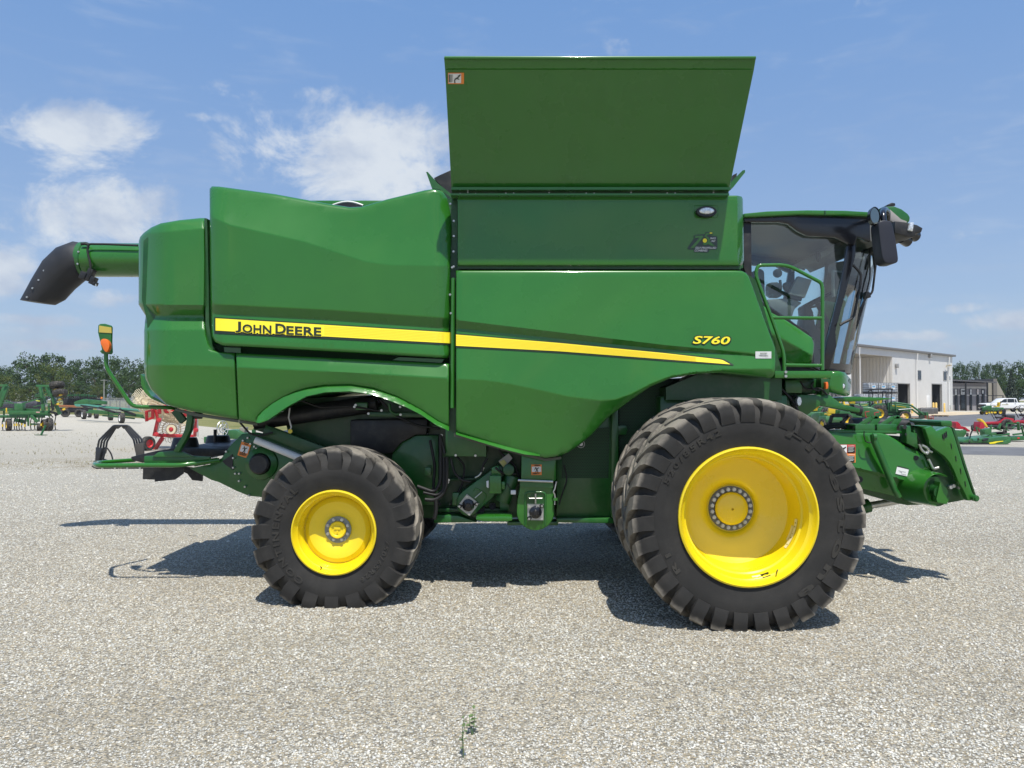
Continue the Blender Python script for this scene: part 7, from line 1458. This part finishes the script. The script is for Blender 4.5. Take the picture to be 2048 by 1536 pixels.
# platform header on its trailer
YHd = 60.
hd = thing('platform_header', 'long green crop header on a trailer with white wheels', 'crop header', (P(200, 797, YHd).x, YHd, 0))
poly(hd, 'end_shield', ((1010, 712), (1060, 690), (1150, 668), (1205, 675), (1215, 740), (1010, 738)), YHd+3, .3, MG, L1); poly(hd, 'end_shield', ((1222, 676), (1380, 690), (1440, 700), (1442, 742), (1222, 740)), YHd+2, .3, MG, L1)
q = [atp(p, L1, Y) for p, Y in (((1015, 733), YHd+6), ((1180, 738), YHd+5), ((1880, 808), YHd-2), ((1882, 826), YHd-2.4), ((1640, 806), YHd), ((1400, 785), YHd+2), ((1020, 760), YHd+5.6))]
m = MB(); m.add(q+[v+Vector((0, .3, -.12)) for v in q], [tuple(range(7)), tuple(range(13, 6, -1))]+[(i, 7+i, 7+(i+1) % 7, (i+1) % 7) for i in range(7)]); m.build('deck', TEAL, hd)
bars(hd, 'frame_bar', [((1210, 830), (1480, 850), .2), ((1450, 860), (1950, 900), .22), ((1700, 850), (1960, 905), .12), ((1860, 890), (1990, 935), .12), ((1180, 850), (1450, 870), .12), ((1440, 790), (1470, 880), .15), ((1400, 895), (1840, 935), .12)], L1, YHd, MG)
bars(hd, 'knife_guard', [((1100, 755), (1340, 790), .10), ((1350, 785), (1560, 850), .16), ((1560, 850), (1650, 855), .12), ((1630, 805), (1850, 885), .16), ((1130, 765), (1200, 800), .14)], L1, YHd-.5, DARK)
for (x, y, Y, r_, rm) in ((1145, 875, 70, .42, WHITE), (1660, 940, 58.5, .40, WHITE), (1220, 892, 76, .32, WHITE), (1315, 890, 72, .30, DARK), (1510, 908, 66, .32, DARK)):
    q = atp((x, y), L1, Y); swheel(hd, (q.x, Y, r_), r_, .34, rm, rz=-.85, lug=False)
# header reels and combine heads beyond
for i, (x0, x1, yt, yb, Y, l) in enumerate(((860, 1240, 600, 690, 95, 'dark crop header with green shields beyond the trailer, left'), (1040, 1330, 612, 680, 98, 'dark green crop header beyond the trailer, right'))):
    r = thing('corn_header', l, 'crop header', (atp((x0, 700), L1, Y).x, Y, 0), 'crop headers at the back of the yard')
    poly(r, 'shield', ((x0+40, yt+10), (x1-60, yt+5), (x1-40, yt+25), (x0+30, yt+30)), Y, .6, MGD, L1); poly(r, 'base', ((x0, yb-30), (x1, yb-20), (x1, 760), (x0, 760)), Y+.5, 1, DARK, L1)
    for k in range(12): x = x0+(x1-x0)*k/12; m = MB(); m.tube([atp((x, yb), L1, Y), atp((x+22, yt-10+(k % 3)*14), L1, Y)], .05, 5); m.build('divider', DARK, r)
poly(r, 'slow_sign', ((1375, 640), (1400, 645), (1395, 672), (1372, 668)), 97, .1, ORANGED, L1)
# grapple
YG = 20.6
gr = thing('bale_grapple', 'black tubular bale grapple standing open on the weedy gravel', 'grapple', (P(212, 797, YG).x, YG, 0))
BK = mat('satin_black', (.022, .024, .028), .4, coat=.2)
for k in range(4):
    o_ = k*32; dY = k*.12
    m = MB(); m.tube([atp((265-k*6, 292+k*5), K6, YG+dY), atp((235+k*5-20, 292+k*4), K6, YG+dY), atp((122+k*17, 385+k*3), K6, YG+dY), atp((108+k*18, 470), K6, YG+dY)], .027, 8, round_=.05); m.build('tine', BK, gr, ang=60)
    m = MB(); m.tube([atp((265+k*4, 292+k*5), K6, YG+dY), atp((310-k*8, 292+k*4), K6, YG+dY), atp((392-k*16, 375+k*2), K6, YG+dY), atp((405-k*14, 470), K6, YG+dY)], .027, 8, round_=.05); m.build('tine', BK, gr, ang=60)
poly(gr, 'tine_plate', ((100, 430), (165, 440), (150, 500), (120, 530), (95, 520)), YG-.05, .06, BK, K6); poly(gr, 'tine_plate', ((350, 410), (405, 400), (408, 500), (358, 500)), YG-.05, .06, mat('dusty_dark', (.06, .055, .05), .7), K6)
bars(gr, 'base_rail', [((85, 555), (410, 560), .06), ((100, 575), (405, 572), .05), ((130, 500), (210, 530), .05), ((100, 520), (85, 560), .08)], K6, YG, BK)
for a, b in (((100, 545), (405, 545)),): m = MB(); q1, q2 = atp(a, K6, YG), atp(b, K6, YG); m.bx(q1.x, q2.x, YG, YG+1.0, .0, .05); m.build('base_plate', DARK, gr)
for k in range(4): q = atp((145+k*80, 570), K6, YG-.05); m = MB(); m.bx(q.x-.02, q.x+.02, YG-.08, YG-.05, 0, .12); m.build('tine_foot', STEEL, gr)
m = MB(); m.tube([atp(q, K6, YG-.1) for q in ((120, 520), (140, 440), (170, 430), (200, 470), (212, 520))], .02, 8, round_=.1); m.build('hydraulic_hose', RUB, gr)
# red hay rake
YR_ = 28.
rk = thing('hay_rake', 'red wheel rake with yellow-tan tined rake wheels behind the combine tail', 'hay rake', (P(380, 797, YR_).x, YR_, 0))
bars(rk, 'frame_bar', [((430, 420), (460, 560), .10), ((465, 540), (410, 780), .13), ((460, 770), (960, 785), .12), ((530, 800), (405, 985), .13), ((970, 430), (985, 560), .09), ((990, 560), (975, 790), .12), ((290, 560), (410, 520), .09), ((300, 440), (440, 410), .07), ((560, 440), (860, 440), .12), ((820, 440), (870, 480), .1)], L2, YR_, RED)
for (x0, y0, y1) in ((300, 430, 575), (385, 405, 525), (480, 380, 470), (560, 350, 440), (838, 430, 510)):
    m = MB(); a, b = atp((x0, y0), L2, YR_-.1), atp((x0+4, y1), L2, YR_-.1); pts = [a.lerp(b, t/60)+Vector((.05*math.cos(t*1.1), .05*math.sin(t*1.1), 0)) for t in range(61)]; m.tube(pts, .018, 5); m.build('coil_spring', RED, rk, ang=70)
m = MB()
for a, b in (((530, 500), (430, 810)), ((1015, 530), (1020, 790)), ((760, 560), (745, 740))): m.tube([atp(a, L2, YR_-.05), atp(b, L2, YR_-.05)], .02)
m.build('tie_rod', STEEL, rk, each=1)
for q in ((430, 760), (960, 560), (985, 700), (470, 560)): m = MB(); c_ = atp(q, L2, YR_-.12); m.lathe([(.001, -.03), (.07, -.02), (.085, .06)], c_, n=14); m.build('hub', RED, rk)
TINE = mat('tine_tan', (.55, .42, .26), .5); TINEY = mat('tine_pale', (.72, .62, .42), .5)
def rake_wheel(cx, cy, Y, R_, sx, n, tilt, hub=True, nm='rake_wheel', fl=1, lean=0):
    c_ = atp((cx, cy), L2, Y); m = MB(); M_ = Matrix.Translation(c_) @ Matrix.Rotation(lean, 4, 'Y') @ Matrix.Rotation(tilt, 4, 'Z') @ Matrix.Rotation(math.acos(fl), 4, 'X')
    def ring(r, w_): m.tube([M_ @ Vector((r*math.cos(t), 0, r*math.sin(t))) for t in np.linspace(0, 2*PI, 33)], w_, 5)
    ring(R_*.62, .02); ring(R_*.35, .025)
    for k in range(n):
        t = 2*PI*k/n; pts = [M_ @ Vector((R_*f*math.cos(t+g_), sx*h_, R_*f*math.sin(t+g_))) for f, g_, h_ in ((.18, -.25, 0), (.62, 0, .02), (.9, .10, .05), (1.0, .28, .14))]; m.tube(pts, .011, 4)
    w_ = m.build(nm, TINE if fl == 1 else TINEY, rk, ang=60)
    if hub: m = MB(); m.lathe([(.001, -.08), (.14, -.06), (.2, 0), (.2, .04)], (0, 0, 0), n=18); m.v = [tuple(M_ @ Vector(v)) for v in m.v]; m.build('wheel_hub', RED, w_)
rake_wheel(650, 690, YR_+1.3, .52, 1, 26, .35, False)
m = MB(); c_ = atp((645, 690), L2, YR_+.1); m.lathe([(.09, -.02), (.17, -.02), (.17, .02), (.09, .02)], c_, n=22, closed=True); m.build('wheel_disc', TINEY, rk); m = MB(); m.lathe([(.001, -.05), (.06, -.04), (.085, 0)], c_, n=16); m.build('wheel_hub', RED, rk)
for cx, cy, R_, tl, dY in ((430, 400, .95, .15, .5), (500, 400, .90, .1, .8), (370, 410, .85, .25, 1.0), (600, 430, .95, 0, 1.2), (450, 420, .75, .3, 1.5)): rake_wheel(cx, cy, YR_+dY, R_, 1, 44, tl, False, fl=.62, lean=.5)
q = atp((320, 930), L2, YR_-.2); swheel(rk, (q.x, YR_-.2, .26), .26, .22, RED, rz=1.1, lug=False)
# green machine glimpsed under the tail
gm = thing('green_drill_cart', 'low green machine with silver spoked wheel glimpsed under the combine tail', 'farm implement', (P(460, 797, 24).x, 24, 0))
poly(gm, 'body', ((1395, 700), (1550, 700), (1650, 760), (1650, 830), (1400, 820)), 24, .8, MG, L2); poly(gm, 'body', ((1100, 795), (1200, 795), (1200, 880), (1100, 880)), 24.2, .5, MG, L2); poly(gm, 'panel', ((1600, 660), (1680, 660), (1660, 760), (1600, 720)), 24.3, .3, TAN, L2)
c_ = atp((1362, 680), L2, 23.8); m = MB(); Mz = Matrix.Translation(c_) @ Matrix.Rotation(1.1, 4, 'Z')
for r_ in (.22, .12): m.tube([Mz @ Vector((r_*math.cos(t), 0, r_*math.sin(t)*1.1)) for t in np.linspace(0, 2*PI, 25)], .015, 6)
for k in range(8): t = k*PI/4; m.tube([Mz @ Vector((0, 0, 0)), Mz @ Vector((.22*math.cos(t), 0, .24*math.sin(t)))], .012, 5)
m.build('spoked_wheel', STEEL, gm); m = MB(); m.bar((c_.x, 24, 0), (c_.x, 24, c_.z), .06, .06); m.bar((c_.x+.8, 24.3, 0), (c_.x+.8, 24.3, .9), .1, .1); m.build('stand', MGD, gm)

# ================================================================ extra hoses, wires and brackets under the body
for q, r_, Y in ((((905, 905), (930, 930), (925, 970), (900, 1010)), .010, 7.75), (((985, 870), (1000, 905), (1030, 930), (1040, 960)), .012, 7.62), (((860, 880), (870, 930), (866, 985), (880, 1010)), .014, 7.7), (((760, 800), (790, 830), (830, 850), (880, 858)), .012, 7.72),
        (((600, 800), (640, 815), (700, 812), (760, 822)), .010, 7.7), (((1128, 930), (1135, 960), (1125, 985), (1118, 1010)), .007, 7.6), (((1560, 775), (1585, 800), (1600, 830), (1590, 860)), .014, 7.65), (((1600, 762), (1612, 780), (1640, 775), (1655, 790)), .009, 7.66), (((480, 845), (500, 868), (520, 872), (545, 865)), .010, 7.7)):
    m = MB(); m.tube([P(x, y, Y) for x, y in q], r_, 8, round_=.06); m.build('hydraulic_hose', RUB, comb, ang=70)
for x, y, r_ in ((960, 1018, .05), (985, 1012, .035), (930, 895, .06)):
    c_ = P(x, y, 7.74); m = MB(); m.lathe([(.001, -.03), (r_*.4, -.03), (r_*.5, -.01), (r_*.9, -.012), (r_, -.02), (r_, .03)], c_, n=20); m.build('pulley', DARK, comb)
for x0, y0, x1, y1 in ((905, 985, 918, 1010), (1000, 1000, 1018, 1020), (850, 935, 862, 950), (712, 805, 735, 820), (1005, 905, 1022, 918)):
    m = MB(); m.pprism([(x0, y0), (x1, y0), (x1, y1), (x0, y1)], 7.72, 7.70, 7.8); m.build('mount_bracket', GREEN2, comb, bev=.004)
# ================================================================ thin summer haze over the whole yard
hm = bpy.data.materials.new('haze'); hm.use_nodes = True; t = NT(hm.node_tree); t.n.clear(); pv = t.a('ShaderNodeVolumePrincipled'); pv.inputs['Density'].default_value = .0002; pv.inputs['Color'].default_value = (.80, .88, 1, 1); pv.inputs['Anisotropy'].default_value = .2
o_ = t.a('ShaderNodeOutputMaterial'); t.l.new(pv.outputs[0], o_.inputs['Volume'])
m = MB(); m.bx(-950, 950, -70, 1550, -1, 18); tag(m.build('haze', hm, smooth=False), kind='stuff')
